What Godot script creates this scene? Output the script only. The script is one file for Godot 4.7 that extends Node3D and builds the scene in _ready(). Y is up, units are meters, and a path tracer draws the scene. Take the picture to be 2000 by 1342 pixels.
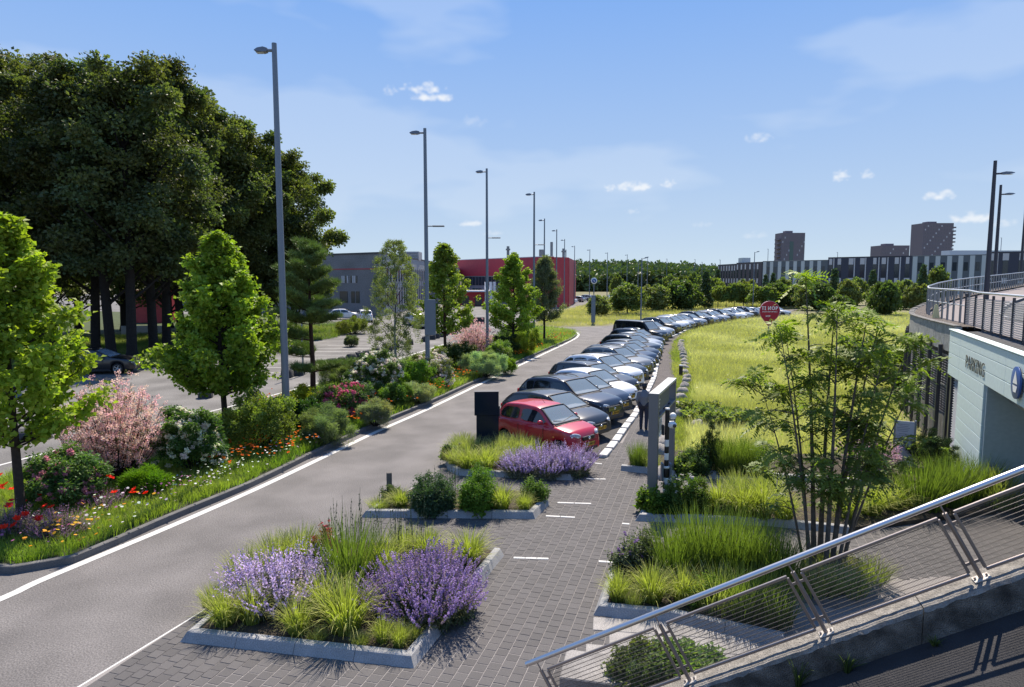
extends Node3D
# A ring-road car park seen from a ramp: asphalt lane, flower strip, kerbed beds, echelon-parked cars, meadow, woods, offices.
# Metres, y up; the camera looks towards -z.

var rng := RandomNumberGenerator.new()
var M := {}
var names := {}
var K := {}          # shared meshes
const SUN_TURN := 8.0
const SUN_HEIGHT := 54.0

class MB:
	var v := PackedVector3Array()
	var n := PackedVector3Array()
	var c := PackedColorArray()
	var ix := PackedInt32Array()
	var col := Color.WHITE
	func tri(a: Vector3, b: Vector3, d: Vector3) -> void:
		var k := v.size()
		var m := (b - a).cross(d - a).normalized()
		for p in [a, b, d]:
			v.append(p); n.append(m); c.append(col)
		ix.append_array([k, k + 2, k + 1])
	func quad(a: Vector3, b: Vector3, d: Vector3, e: Vector3) -> void:
		var k := v.size()
		var m := (d - a).cross(e - b).normalized()
		for p in [a, b, d, e]:
			v.append(p); n.append(m); c.append(col)
		ix.append_array([k, k + 2, k + 1, k, k + 3, k + 2])
	func grid(rows: Array, wrap := false) -> void:
		var k := v.size()
		var w: int = rows[0].size()
		var h := rows.size()
		for r in rows:
			for p in r:
				v.append(p); n.append(Vector3.ZERO); c.append(col)
		for i in h - 1:
			for j in (w if wrap else w - 1):
				var j2 := (j + 1) % w
				var a := k + i * w + j
				var b := k + i * w + j2
				var d := k + (i + 1) * w + j2
				var e := k + (i + 1) * w + j
				var m := (v[d] - v[a]).cross(v[e] - v[b])
				n[a] += m; n[b] += m; n[d] += m; n[e] += m
				ix.append_array([a, d, b, a, e, d])
		if wrap == false and w > 2 and rows[0][0].is_equal_approx(rows[0][w - 1]):
			for i in h:
				var s := n[k + i * w] + n[k + i * w + w - 1]
				n[k + i * w] = s; n[k + i * w + w - 1] = s
		for i in range(k, v.size()):
			n[i] = n[i].normalized() if n[i].length_squared() > 1e-14 else Vector3.UP
	func fan(pts: PackedVector3Array) -> void:
		for i in range(1, pts.size() - 1):
			tri(pts[0], pts[i], pts[i + 1])
	func box(at: Vector3, s: Vector3, b := Basis.IDENTITY) -> void:
		cbox(at, s, 0.0, b)
	func cbox(at: Vector3, s: Vector3, e: float, b := Basis.IDENTITY) -> void:
		var h := s / 2.0
		var q := func(x: float, y: float, z: float) -> Vector3: return at + b * Vector3(x, y, z)
		var t := Vector3(h.x - e, h.y - e, h.z - e)
		for ax in 3:
			for sg in [-1.0, 1.0]:
				var u := Vector3.ZERO; var w := Vector3.ZERO; var o := Vector3.ZERO
				o[ax] = h[ax] * sg
				u[(ax + 1) % 3] = t[(ax + 1) % 3] * sg
				w[(ax + 2) % 3] = t[(ax + 2) % 3]
				quad(at + b * (o - u - w), at + b * (o + u - w), at + b * (o + u + w), at + b * (o - u + w))
		if e <= 0.0:
			return
		for ax in 3:
			var a1 := (ax + 1) % 3
			var a2 := (ax + 2) % 3
			for s1 in [-1.0, 1.0]:
				for s2 in [-1.0, 1.0]:
					var p1 := Vector3.ZERO; var p2 := Vector3.ZERO; var l := Vector3.ZERO
					p1[a1] = h[a1] * s1; p1[a2] = t[a2] * s2
					p2[a1] = t[a1] * s1; p2[a2] = h[a2] * s2
					l[ax] = t[ax] * s1 * s2
					quad(at + b * (p1 - l), at + b * (p1 + l), at + b * (p2 + l), at + b * (p2 - l))
		for sx in [-1.0, 1.0]:
			for sy in [-1.0, 1.0]:
				for sz in [-1.0, 1.0]:
					var a := at + b * Vector3(h.x * sx, t.y * sy, t.z * sz)
					var d := at + b * Vector3(t.x * sx, h.y * sy, t.z * sz)
					var f := at + b * Vector3(t.x * sx, t.y * sy, h.z * sz)
					if sx * sy * sz > 0: tri(a, d, f)
					else: tri(a, f, d)
	func tube(path: PackedVector3Array, radii: Array, sides := 8, cap := true) -> void:
		var rows := []
		var up := Vector3.UP
		var m := path.size()
		for i in m:
			var d := (path[mini(i + 1, m - 1)] - path[maxi(i - 1, 0)]).normalized()
			if absf(d.dot(up)) > 0.98: up = Vector3.RIGHT if absf(d.x) < 0.9 else Vector3.BACK
			var s := d.cross(up).normalized()
			up = s.cross(d).normalized()
			var r: float = radii[i] if i < radii.size() else radii[-1]
			var row := PackedVector3Array()
			for j in sides + 1:
				var a := TAU * (j % sides) / sides
				row.append(path[i] + (s * cos(a) + up * sin(a)) * r)
			rows.append(row)
		grid(rows)
		if cap:
			var e: PackedVector3Array = rows[m - 1].slice(0, sides)
			fan(e)
			var b: PackedVector3Array = rows[0].slice(0, sides)
			b.reverse()
			fan(b)
	func lathe(prof: Array, sides: int, x := Transform3D.IDENTITY) -> void:
		var rows := []
		for p in prof:
			var row := PackedVector3Array()
			for j in sides + 1:
				var a := -TAU * (j % sides) / sides
				row.append(x * Vector3(cos(a) * p.x, p.y, sin(a) * p.x))
			rows.append(row)
		grid(rows)
	func poly(pts: PackedVector2Array, y: float) -> void:
		var t := Geometry2D.triangulate_polygon(pts)
		for i in range(0, t.size(), 3):
			var a := Vector3(pts[t[i]].x, y, pts[t[i]].y)
			var b := Vector3(pts[t[i + 1]].x, y, pts[t[i + 1]].y)
			var d := Vector3(pts[t[i + 2]].x, y, pts[t[i + 2]].y)
			if (b - a).cross(d - a).y > 0: tri(a, b, d)
			else: tri(a, d, b)
	func prism(pts: PackedVector2Array, y0: float, y1: float) -> void:
		poly(pts, y1)
		var ccw := not Geometry2D.is_polygon_clockwise(pts)
		for i in pts.size():
			var a := pts[i]; var b := pts[(i + 1) % pts.size()]
			if ccw: quad(Vector3(b.x, y0, b.y), Vector3(a.x, y0, a.y), Vector3(a.x, y1, a.y), Vector3(b.x, y1, b.y))
			else: quad(Vector3(a.x, y0, a.y), Vector3(b.x, y0, b.y), Vector3(b.x, y1, b.y), Vector3(a.x, y1, a.y))
	func ball(at: Vector3, r: Vector3, rings := 6, sides := 10, b := Basis.IDENTITY) -> void:
		var prof := []
		for i in rings + 1:
			var a := PI * i / rings - PI / 2
			prof.append(Vector2(cos(a), sin(a)))
		lathe(prof, sides, Transform3D(b * Basis.from_scale(r), at))
	func mesh() -> ArrayMesh:
		var a := []
		a.resize(Mesh.ARRAY_MAX)
		a[Mesh.ARRAY_VERTEX] = v
		a[Mesh.ARRAY_NORMAL] = n
		a[Mesh.ARRAY_COLOR] = c
		a[Mesh.ARRAY_INDEX] = ix
		var m := ArrayMesh.new()
		m.add_surface_from_arrays(Mesh.PRIMITIVE_TRIANGLES, a)
		return m

func raw_mesh(v: PackedVector3Array, c: PackedColorArray, ix: PackedInt32Array) -> ArrayMesh:
	var a := []
	a.resize(Mesh.ARRAY_MAX)
	a[Mesh.ARRAY_VERTEX] = v
	a[Mesh.ARRAY_COLOR] = c
	a[Mesh.ARRAY_INDEX] = ix
	var m := ArrayMesh.new()
	m.add_surface_from_arrays(Mesh.PRIMITIVE_TRIANGLES, a)
	return m

func rr(a: float, b: float) -> float: return rng.randf_range(a, b)
func rdir() -> Vector3:
	var z := rr(-1, 1); var a := rr(0, TAU); var r := sqrt(1 - z * z)
	return Vector3(r * cos(a), z, r * sin(a))

# ---------- naming ----------
func numbered(called: String) -> String:
	var k: int = names.get(called, 0)
	names[called] = k + 1
	return called if k == 0 else "%s_%03d" % [called, k]
func tag(o: Node3D, label: String, category: String, group := "") -> Node3D:
	o.set_meta("label", label); o.set_meta("category", category)
	if group: o.set_meta("group", group)
	return o
func thing(called: String, label: String, category: String, at := Vector3.ZERO, turn := 0.0, group := "") -> Node3D:
	var o := Node3D.new()
	o.name = numbered(called)
	add_child(o)
	o.position = at; o.rotation.y = turn
	return tag(o, label, category, group)
func part(called: String, mb, m: Material, parent: Node3D, at := Vector3.ZERO) -> MeshInstance3D:
	var o := MeshInstance3D.new()
	o.mesh = mb.mesh() if mb is MB else mb
	o.material_override = m
	o.name = called
	parent.add_child(o, true)
	o.position = at
	return o
func single(called: String, mb, m: Material, label: String, category: String, at := Vector3.ZERO, turn := 0.0, group := "") -> MeshInstance3D:
	var o := part(numbered(called), mb, m, self, at)
	o.rotation.y = turn
	tag(o, label, category, group)
	return o
func struct(called: String, mb, m: Material) -> MeshInstance3D:
	var o := part(numbered(called), mb, m, self)
	o.set_meta("kind", "structure")
	return o
func copy(o: Node3D, called: String, label: String, at: Vector3, turn := 0.0, scl := Vector3.ONE) -> Node3D:
	var d: Node3D = o.duplicate()
	d.name = numbered(called)
	add_child(d)
	d.transform = Transform3D(Basis(Vector3.UP, turn) * Basis.from_scale(scl), at)
	if label: d.set_meta("label", label)
	return d

# ---------- materials ----------
func lin(r: float, g: float, b: float) -> Color: return Color(r, g, b).linear_to_srgb()
func mat(r: float, g: float, b: float, rough := 0.7, metal := 0.0) -> StandardMaterial3D:
	var m := StandardMaterial3D.new()
	m.albedo_color = lin(r, g, b)
	m.roughness = rough; m.metallic = metal
	return m
func leaf_mat(glow: Color, rough := 0.5) -> StandardMaterial3D:
	var m := StandardMaterial3D.new()
	m.vertex_color_use_as_albedo = true
	m.roughness = rough
	m.metallic_specular = 0.35
	m.backlight_enabled = true
	m.backlight = glow.linear_to_srgb()
	m.cull_mode = BaseMaterial3D.CULL_DISABLED
	return m
func noise_tex(freq: float, lo: float, hi: float, octaves := 4, size := 512, sd := 1, kind := FastNoiseLite.TYPE_SIMPLEX_SMOOTH) -> NoiseTexture2D:
	var f := FastNoiseLite.new()
	f.noise_type = kind; f.frequency = freq; f.fractal_octaves = octaves; f.seed = sd
	var t := NoiseTexture2D.new()
	t.width = size; t.height = size; t.seamless = true; t.noise = f
	var g := Gradient.new()
	g.set_color(0, Color(lo, lo, lo)); g.set_color(1, Color(hi, hi, hi))
	t.color_ramp = g
	return t
func normal_tex(freq: float, strength: float, octaves := 4, size := 512, sd := 1) -> NoiseTexture2D:
	var t := noise_tex(freq, 0, 1, octaves, size, sd)
	t.color_ramp = null
	t.as_normal_map = true; t.bump_strength = strength
	return t
func grained(m: StandardMaterial3D, fine: Texture2D, per_m: float, coarse: Texture2D = null, per_m2 := 0.05, bump: Texture2D = null, depth := 0.5) -> StandardMaterial3D:
	m.uv1_triplanar = true; m.uv1_world_triplanar = true
	m.uv1_scale = Vector3.ONE * per_m
	m.albedo_texture = fine
	if coarse:
		m.detail_enabled = true
		m.detail_albedo = coarse
		m.detail_blend_mode = BaseMaterial3D.BLEND_MODE_MUL
		m.detail_uv_layer = BaseMaterial3D.DETAIL_UV_2
		m.uv2_triplanar = true; m.uv2_world_triplanar = true
		m.uv2_scale = Vector3.ONE * per_m2
	if bump:
		m.normal_enabled = true; m.normal_texture = bump; m.normal_scale = depth
	return m
func materials() -> void:
	var fine := noise_tex(0.11, 0.62, 1.0, 4, 512, 3)
	var grit := noise_tex(0.22, 0.55, 1.0, 3, 512, 8)
	var blot := noise_tex(0.016, 0.78, 1.0, 5, 512, 5)
	var blot2 := noise_tex(0.02, 0.66, 1.0, 5, 512, 9)
	var streak := noise_tex(0.02, 0.70, 1.0, 5, 512, 19, FastNoiseLite.TYPE_PERLIN)
	var bump := normal_tex(0.12, 6.0, 4, 512, 4)
	M.asphalt = grained(mat(0.262, 0.243, 0.234, 0.9), fine, 0.45, blot, 0.06, bump, 0.35)
	M.lot = grained(mat(0.30, 0.285, 0.27, 0.9), fine, 0.3, blot2, 0.03)
	M.ramp = grained(mat(0.075, 0.072, 0.075, 0.95), grit, 0.9, blot2, 0.2, bump, 1.0)
	M.line = grained(mat(0.78, 0.77, 0.74, 0.7), fine, 0.8)
	M.joint = grained(mat(0.36, 0.33, 0.31, 0.95), fine, 1.0)
	M.paver = []
	for k in 6:
		var s: float = [1.0, 0.92, 1.07, 0.96, 1.03, 0.86][k]
		M.paver.append(grained(mat(0.168 * s, 0.157 * s, 0.154 * s, 0.88), grit, 1.7, null, 0.05, bump, 0.6))
	M.stall = grained(mat(0.14, 0.13, 0.125, 0.9), grit, 0.8, blot2, 0.12, bump, 0.5)
	M.path = grained(mat(0.17, 0.145, 0.14, 0.9), grit, 0.7, blot, 0.1, bump, 0.5)
	M.slab = grained(mat(0.52, 0.49, 0.465, 0.85), fine, 0.7, blot, 0.2)
	M.kerb = grained(mat(0.56, 0.555, 0.55, 0.85), fine, 0.8, blot, 0.25, bump, 0.25)
	M.kerb_dark = grained(mat(0.12, 0.12, 0.125, 0.85), fine, 0.8, blot, 0.3, bump, 0.25)
	M.soil = grained(mat(0.15, 0.115, 0.075, 1.0), grit, 0.8, blot2, 0.3, bump, 1.0)
	M.turf_soil = grained(mat(0.10, 0.115, 0.035, 1.0), grit, 0.7, blot2, 0.2, bump, 1.0)
	M.field = grained(mat(0.36, 0.33, 0.15, 1.0), fine, 0.25, streak, 0.035)
	M.lawn = grained(mat(0.10, 0.14, 0.03, 1.0), fine, 0.35, blot2, 0.08)
	M.concrete = grained(mat(0.36, 0.345, 0.32, 0.9), fine, 0.5, blot2, 0.25, bump, 0.5)
	M.old_concrete = grained(mat(0.46, 0.42, 0.36, 0.95), grit, 0.8, noise_tex(0.014, 0.35, 1.0, 5, 512, 31), 0.45, bump, 1.4)
	M.gravel = grained(mat(0.33, 0.27, 0.225, 0.95), grit, 1.2, blot2, 0.5, bump, 1.5)
	M.block = grained(mat(0.11, 0.11, 0.115, 0.9), fine, 0.8, blot2, 0.5, bump, 0.8)
	M.boulder = grained(mat(0.72, 0.66, 0.58, 0.9), fine, 0.8, blot2, 0.6, bump, 1.2)
	M.pole = mat(0.16, 0.19, 0.23, 0.45, 0.35)
	M.pole_dark = mat(0.045, 0.045, 0.06, 0.5, 0.2)
	M.galv = mat(0.23, 0.24, 0.25, 0.4, 0.5)
	M.steel = mat(0.60, 0.58, 0.58, 0.34, 1.0)
	M.steel_dull = mat(0.33, 0.29, 0.275, 0.42, 0.9)
	M.wire = mat(0.10, 0.088, 0.08, 0.5, 0.3)
	M.lamp_glass = mat(0.55, 0.56, 0.55, 0.2)
	M.black = mat(0.012, 0.012, 0.014, 0.45)
	M.tyre = mat(0.014, 0.014, 0.015, 0.8)
	M.rim = mat(0.45, 0.46, 0.47, 0.35, 0.8)
	M.chrome = mat(0.75, 0.75, 0.76, 0.15, 1.0)
	M.windscreen = mat(0.55, 0.68, 0.76, 0.02)
	M.windscreen.albedo_color.a = 0.30
	M.windscreen.transparency = BaseMaterial3D.TRANSPARENCY_ALPHA
	M.windscreen.metallic_specular = 0.7
	M.dash = mat(0.16, 0.16, 0.16, 0.9)
	M.seat = mat(0.035, 0.035, 0.04, 0.9)
	M.sunlit_ledge = grained(mat(0.68, 0.63, 0.56, 0.95), grit, 0.8, noise_tex(0.03, 0.55, 1.0, 5, 512, 33), 0.5, bump, 1.2)  # paler than the wall face: sun on the top put into the colour
	M.glass = mat(0.012, 0.014, 0.018, 0.05)
	M.glass.metallic_specular = 0.7
	M.headlamp = mat(0.42, 0.45, 0.48, 0.08, 0.1)
	M.reflector = mat(0.85, 0.86, 0.88, 0.15, 1.0)
	M.amber = mat(0.8, 0.25, 0.03, 0.3)
	M.plate = mat(0.72, 0.42, 0.03, 0.4)
	M.tail = mat(0.35, 0.01, 0.012, 0.2)
	M.white = mat(0.80, 0.80, 0.79, 0.45)
	M.off_white = mat(0.75, 0.75, 0.75, 0.5)
	M.sign_red = mat(0.36, 0.012, 0.035, 0.4)
	M.navy = mat(0.008, 0.014, 0.028, 0.12)
	M.navy.metallic_specular = 0.3
	M.sign_grey = mat(0.17, 0.175, 0.185, 0.45, 0.3)
	M.sign_light = mat(0.42, 0.42, 0.40, 0.4, 0.3)
	M.blue = mat(0.03, 0.09, 0.30, 0.4)
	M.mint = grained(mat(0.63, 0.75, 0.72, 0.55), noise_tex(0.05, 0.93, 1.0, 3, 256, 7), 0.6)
	M.mint_shaded = grained(mat(0.33, 0.41, 0.42, 0.6), noise_tex(0.05, 0.93, 1.0, 3, 256, 7), 0.6)  # the mint boards again, with the recess shade put into the colour
	M.fascia = grained(mat(0.62, 0.63, 0.60, 0.8), fine, 0.5, blot2, 0.3)
	M.anthracite = mat(0.055, 0.055, 0.065, 0.5, 0.3)
	M.louvre = mat(0.34, 0.33, 0.34, 0.5, 0.4)
	M.red_clad = grained(mat(0.50, 0.045, 0.065, 0.55), noise_tex(0.05, 0.9, 1.0, 3, 256, 7), 0.1)
	M.grey_clad = grained(mat(0.40, 0.395, 0.405, 0.7), fine, 0.1, blot, 0.03)
	M.grey_light = grained(mat(0.55, 0.55, 0.56, 0.7), fine, 0.1)
	M.pane = mat(0.035, 0.045, 0.055, 0.08)
	M.pane_green = mat(0.05, 0.10, 0.095, 0.1)
	M.navy_clad = mat(0.035, 0.042, 0.07, 0.5, 0.1)
	M.plum_clad = mat(0.045, 0.038, 0.052, 0.5, 0.1)
	M.silver_clad = mat(0.46, 0.50, 0.51, 0.45, 0.2)
	M.tower = mat(0.17, 0.145, 0.165, 0.8)  # distant haze put into the colour, greyer and lighter than the walls
	M.bark = grained(mat(0.10, 0.075, 0.055, 0.95), grit, 1.5, blot2, 0.8, bump, 1.2)
	M.bark_dark = grained(mat(0.05, 0.042, 0.038, 0.95), grit, 1.2, blot2, 0.5, bump, 1.2)
	M.bark_red = grained(mat(0.15, 0.065, 0.045, 0.95), grit, 1.5, blot2, 0.8, bump, 1.2)
	M.bark_white = grained(mat(0.60, 0.58, 0.54, 0.8), noise_tex(0.03, 0.35, 1.0, 4, 512, 77), 1.3)
	M.leaf = leaf_mat(Color(0.85, 1.0, 0.28))
	M.leaf_thick = leaf_mat(Color(0.30, 0.42, 0.10), 0.45)
	M.blade = leaf_mat(Color(0.75, 0.95, 0.25), 0.6)
	M.petal = leaf_mat(Color(1.0, 0.95, 0.95), 0.7)
	M.kerb_mid = grained(mat(0.21, 0.205, 0.20, 0.85), fine, 0.8, blot, 0.25, bump, 0.25)
	M.timber = grained(mat(0.20, 0.18, 0.155, 0.9), grit, 1.2)
	M.pole_blue = mat(0.16, 0.20, 0.23, 0.45, 0.2)
	M.sign_face = mat(0.36, 0.39, 0.44, 0.45)
	M.cone = mat(0.62, 0.55, 0.28, 0.6)
	M.bark_grey = grained(mat(0.27, 0.235, 0.20, 0.9), grit, 2.0, blot2, 0.9, bump, 0.8)
	M.skin = mat(0.42, 0.24, 0.17, 0.6)
	M.jacket = grained(mat(0.24, 0.25, 0.27, 0.8), fine, 3.0)
	M.trousers = mat(0.02, 0.023, 0.04, 0.8)
	M.hair = mat(0.012, 0.01, 0.01, 0.6)

# ---------- sky ----------
func sky_image() -> Image:
	var w := 4096; var h := 2048
	var im := Image.create(w, h, false, Image.FORMAT_RGBF)
	var zen := Vector3(0.045, 0.120, 0.37)
	var mid := Vector3(0.112, 0.228, 0.480)
	var low := Vector3(0.37, 0.435, 0.465)
	for y in h / 2:
		var el := 90.0 - (y + 0.5) * 180.0 / h
		var c: Vector3
		if el > 24.0: c = mid.lerp(zen, clampf((el - 24.0) / 60.0, 0, 1))
		else: c = low.lerp(mid, pow(el / 24.0, 0.62))
		im.fill_rect(Rect2i(0, y, w, 1), Color(c.x, c.y, c.z))
	im.fill_rect(Rect2i(0, h / 2, w, h / 2), Color(0.20, 0.20, 0.14))
	var f := FastNoiseLite.new()
	f.seed = 12; f.frequency = 0.05; f.fractal_octaves = 5
	var g := FastNoiseLite.new()
	g.seed = 5; g.frequency = 0.006; g.fractal_octaves = 5
	# thin veils, everywhere above the horizon
	for y in range(700, h / 2):
		for x in range(1300, 2900):
			var q := g.get_noise_2d(x * 0.4, y * 1.3)
			var xx := posmod(x - w / 2, w)
			if q > 0.04:
				var k := minf((q - 0.04) * 0.9, 0.2) * smoothstep(700, 780, y) * smoothstep(1300, 1450, x) * (1.0 - smoothstep(2750, 2900, x))
				im.set_pixel(xx, y, im.get_pixel(xx, y).lerp(Color(0.46, 0.50, 0.54), k))
	# small fair-weather puffs: azimuth, elevation, width, height (degrees), strength
	for p in [[-7.3, 15.3, 2.3, 0.38, 1.0], [-6.7, 14.6, 2.5, 0.33, 1.0], [-10.1, 15.0, 0.9, 0.33, 0.35], [-3.2, 12.9, 1.8, 0.42, 0.2], [-3.7, 4.7, 1.7, 0.25, 0.75], [8.2, 7.5, 0.7, 0.29, 0.6],
			[10.2, 7.6, 2.0, 0.38, 0.9], [12.9, 7.7, 0.9, 0.33, 0.65], [10.1, 5.6, 0.9, 0.21, 0.3], [19.8, 10.9, 1.4, 0.33, 0.5], [25.8, 7.7, 0.9, 0.38, 0.75], [27.6, 7.7, 0.7, 0.29, 0.55],
			[32.3, 5.9, 1.4, 0.33, 0.9], [34.2, 4.2, 1.8, 0.38, 0.85], [36.2, 3.8, 1.1, 0.25, 0.4], [19.6, 3.5, 1.4, 0.25, 0.25], [-1.7, 3.9, 1.3, 0.21, 0.3], [15.7, 4.4, 1.2, 0.21, 0.2],
			[60, 14, 4, 0.9, 0.8], [95, 9, 4, 0.9, 0.8], [140, 16, 4, 1.0, 0.8], [-70, 12, 4, 0.9, 0.8], [-120, 9, 5, 0.9, 0.8], [175, 20, 4, 1.1, 0.7]]:
		var cx: float = p[0] / 360.0 * w
		var cy: float = (90.0 - p[1]) / 180.0 * h
		var rx: float = p[2] / 360.0 * w * 0.72
		var ry: float = p[3] / 180.0 * h * 1.35
		for y in range(int(cy - ry * 2), int(cy + ry * 2) + 1):
			for x in range(int(cx - rx * 2), int(cx + rx * 2) + 1):
				if y < 0: continue
				var xx := posmod(x, w)
				var dx := (x - cx) / rx; var dy := (y - cy) / ry
				if dy > 0: dy *= 1.7
				var a := 1.0 - dx * dx - dy * dy + f.get_noise_2d(x * 5.0 / maxf(rx / 5.0, 1.0), y * 7.0 / maxf(rx / 5.0, 1.0)) * 1.5
				if a > 0.0:
					im.set_pixel(xx, y, im.get_pixel(xx, y).lerp(Color(0.52, 0.53, 0.54), clampf(a * 0.8, 0, 1) * p[4] * 0.85))
	return im

# ---------- vegetation ----------
func leaves(n: int, R: Vector3, ll: float, lw: float, sd: int, lift := 0.35, droop := 0.0) -> ArrayMesh:
	rng.seed = sd
	var v := PackedVector3Array(); var c := PackedColorArray(); var ix := PackedInt32Array()
	for i in n:
		var p := rdir() * pow(rng.randf(), 0.5)
		var o := p * R
		var d := (rdir() + p * 0.8 + Vector3(0, lift * 0.4 - droop, 0)).normalized()
		var up := (rdir() * 0.9 + Vector3.UP * lift * 2.0 + p * 0.5).normalized()
		var s := d.cross(up).normalized()
		up = s.cross(d)
		var l := ll * rr(0.7, 1.2); var w := lw * rr(0.75, 1.2)
		var k := v.size()
		v.append_array([o, o + d * l * 0.5 + s * w * 0.5 + up * w * 0.12, o + d * l - up * l * 0.12, o + d * l * 0.5 - s * w * 0.5 + up * w * 0.12])
		var t := rr(0.72, 1.22)
		var q := Color(t * rr(0.9, 1.12), t, t * rr(0.8, 1.1))
		for j in 4: c.append(q)
		ix.append_array([k, k + 1, k + 2, k, k + 2, k + 3])
	return raw_mesh(v, c, ix)

func pinnate(sd: int) -> ArrayMesh:      # a spray of compound leaves, each a stalk with paired leaflets
	rng.seed = sd
	var v := PackedVector3Array(); var c := PackedColorArray(); var ix := PackedInt32Array()
	for f in 5:
		var a := TAU * f / 5.0 + rr(-0.4, 0.4)
		var d := Vector3(cos(a), rr(-0.5, 0.8), sin(a)).normalized()
		var s := (d.cross(Vector3.UP).normalized() + Vector3(0, rr(-0.7, 0.7), 0)).normalized()
		var L := rr(0.3, 0.46)
		var tone := rr(0.75, 1.25)
		for k in 7:
			var t := (k + 1.0) / 7.0
			var o := d * L * t + Vector3.DOWN * L * 0.6 * t * t
			for sg in ([-1.0, 1.0] if k < 6 else [0.0]):
				var ld: Vector3 = (s * sg * 1.0 + d * (0.5 if sg != 0 else 1.0) + Vector3.DOWN * rr(0.1, 0.5)).normalized()
				var ls := ld.cross(Vector3.UP).normalized()
				var l := rr(0.11, 0.16) * (1.15 - 0.4 * absf(t - 0.5)); var w := l * 0.42
				var i := v.size()
				v.append_array([o, o + ld * l * 0.45 + ls * w * 0.5, o + ld * l, o + ld * l * 0.45 - ls * w * 0.5])
				var q := Color(tone * rr(0.85, 1.15), tone, tone * 0.9)
				for j in 4: c.append(q)
				ix.append_array([i, i + 1, i + 2, i, i + 2, i + 3])
	return raw_mesh(v, c, ix)

func needles(n: int, len: float, w: float, sd: int, up := 0.5) -> ArrayMesh:
	rng.seed = sd
	var v := PackedVector3Array(); var c := PackedColorArray(); var ix := PackedInt32Array()
	for i in n:
		var o := Vector3(rr(-1, 1), rr(-0.3, 0.3), rr(-1, 1)) * len * 0.55
		var d := (rdir() + Vector3.UP * up).normalized()
		var s := d.cross(rdir()).normalized() * w
		var k := v.size()
		v.append_array([o - s, o + s, o + d * len * rr(0.7, 1.1)])
		var t := rr(0.65, 1.3)
		for j in 3: c.append(Color(t, t, t * 0.9))
		ix.append_array([k, k + 1, k + 2])
	return raw_mesh(v, c, ix)

func blades(n: int, h: float, r0: float, spread: float, droop: float, w: float, base: Color, tip: Color, sd: int, segs := 4, upright := 0.0) -> ArrayMesh:
	rng.seed = sd
	var v := PackedVector3Array(); var c := PackedColorArray(); var ix := PackedInt32Array()
	for i in n:
		var a := rr(0, TAU)
		var e := sqrt(rng.randf())
		var out := Vector3(cos(a), 0, sin(a))
		var o := out * r0 * e
		var H := h * rr(0.55, 1.08)
		var S := spread * (upright + (1.0 - upright) * e) * rr(0.5, 1.15)
		var D := droop * rr(0.4, 1.3) * e
		var side := Vector3(-out.z, 0, out.x).rotated(Vector3.UP, rr(-0.9, 0.9))
		var t0 := rr(0.78, 1.2)
		var k := v.size()
		var sway := side * rr(-0.12, 0.12) * h
		for q in segs + 1:
			var t := float(q) / segs
			var p := o + out * S * pow(t, 1.5) + Vector3.UP * H * (t - D * t * t * t) + sway * t * t
			var col := base.lerp(tip, t) * t0
			if q < segs:
				var hw := side * w * (1.0 - 0.75 * t) * 0.5
				v.append(p - hw); v.append(p + hw)
				c.append(col); c.append(col)
			else:
				v.append(p); c.append(col)
		for q in segs - 1:
			var b := k + q * 2
			ix.append_array([b, b + 1, b + 3, b, b + 3, b + 2])
		var l := k + (segs - 1) * 2
		ix.append_array([l, l + 1, l + 2])
	return raw_mesh(v, c, ix)

func flower_head(petals: int, layers: int, open: float, sd: int) -> ArrayMesh:  # unit radius rosette facing +y
	rng.seed = sd
	var v := PackedVector3Array(); var c := PackedColorArray(); var ix := PackedInt32Array()
	for l in layers:
		var f := 1.0 - l * 0.28
		for i in petals:
			var a := TAU * (i + l * 0.5) / petals + rr(-0.15, 0.15)
			var d := Vector3(cos(a), 0, sin(a)); var s := Vector3(-d.z, 0, d.x)
			var t := rr(0.82, 1.1) * (1.0 - 0.08 * l)
			var k := v.size()
			var tipy := (1.0 - open) * 0.8 + l * 0.15
			v.append_array([Vector3(0, 0.05, 0), d * f * 0.6 + s * f * 0.42 + Vector3.UP * tipy * 0.4, d * f + Vector3.UP * tipy, d * f * 0.6 - s * f * 0.42 + Vector3.UP * tipy * 0.4])
			for j in 4: c.append(Color(t, t, t))
			ix.append_array([k, k + 1, k + 2, k, k + 2, k + 3])
	return raw_mesh(v, c, ix)

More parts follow.
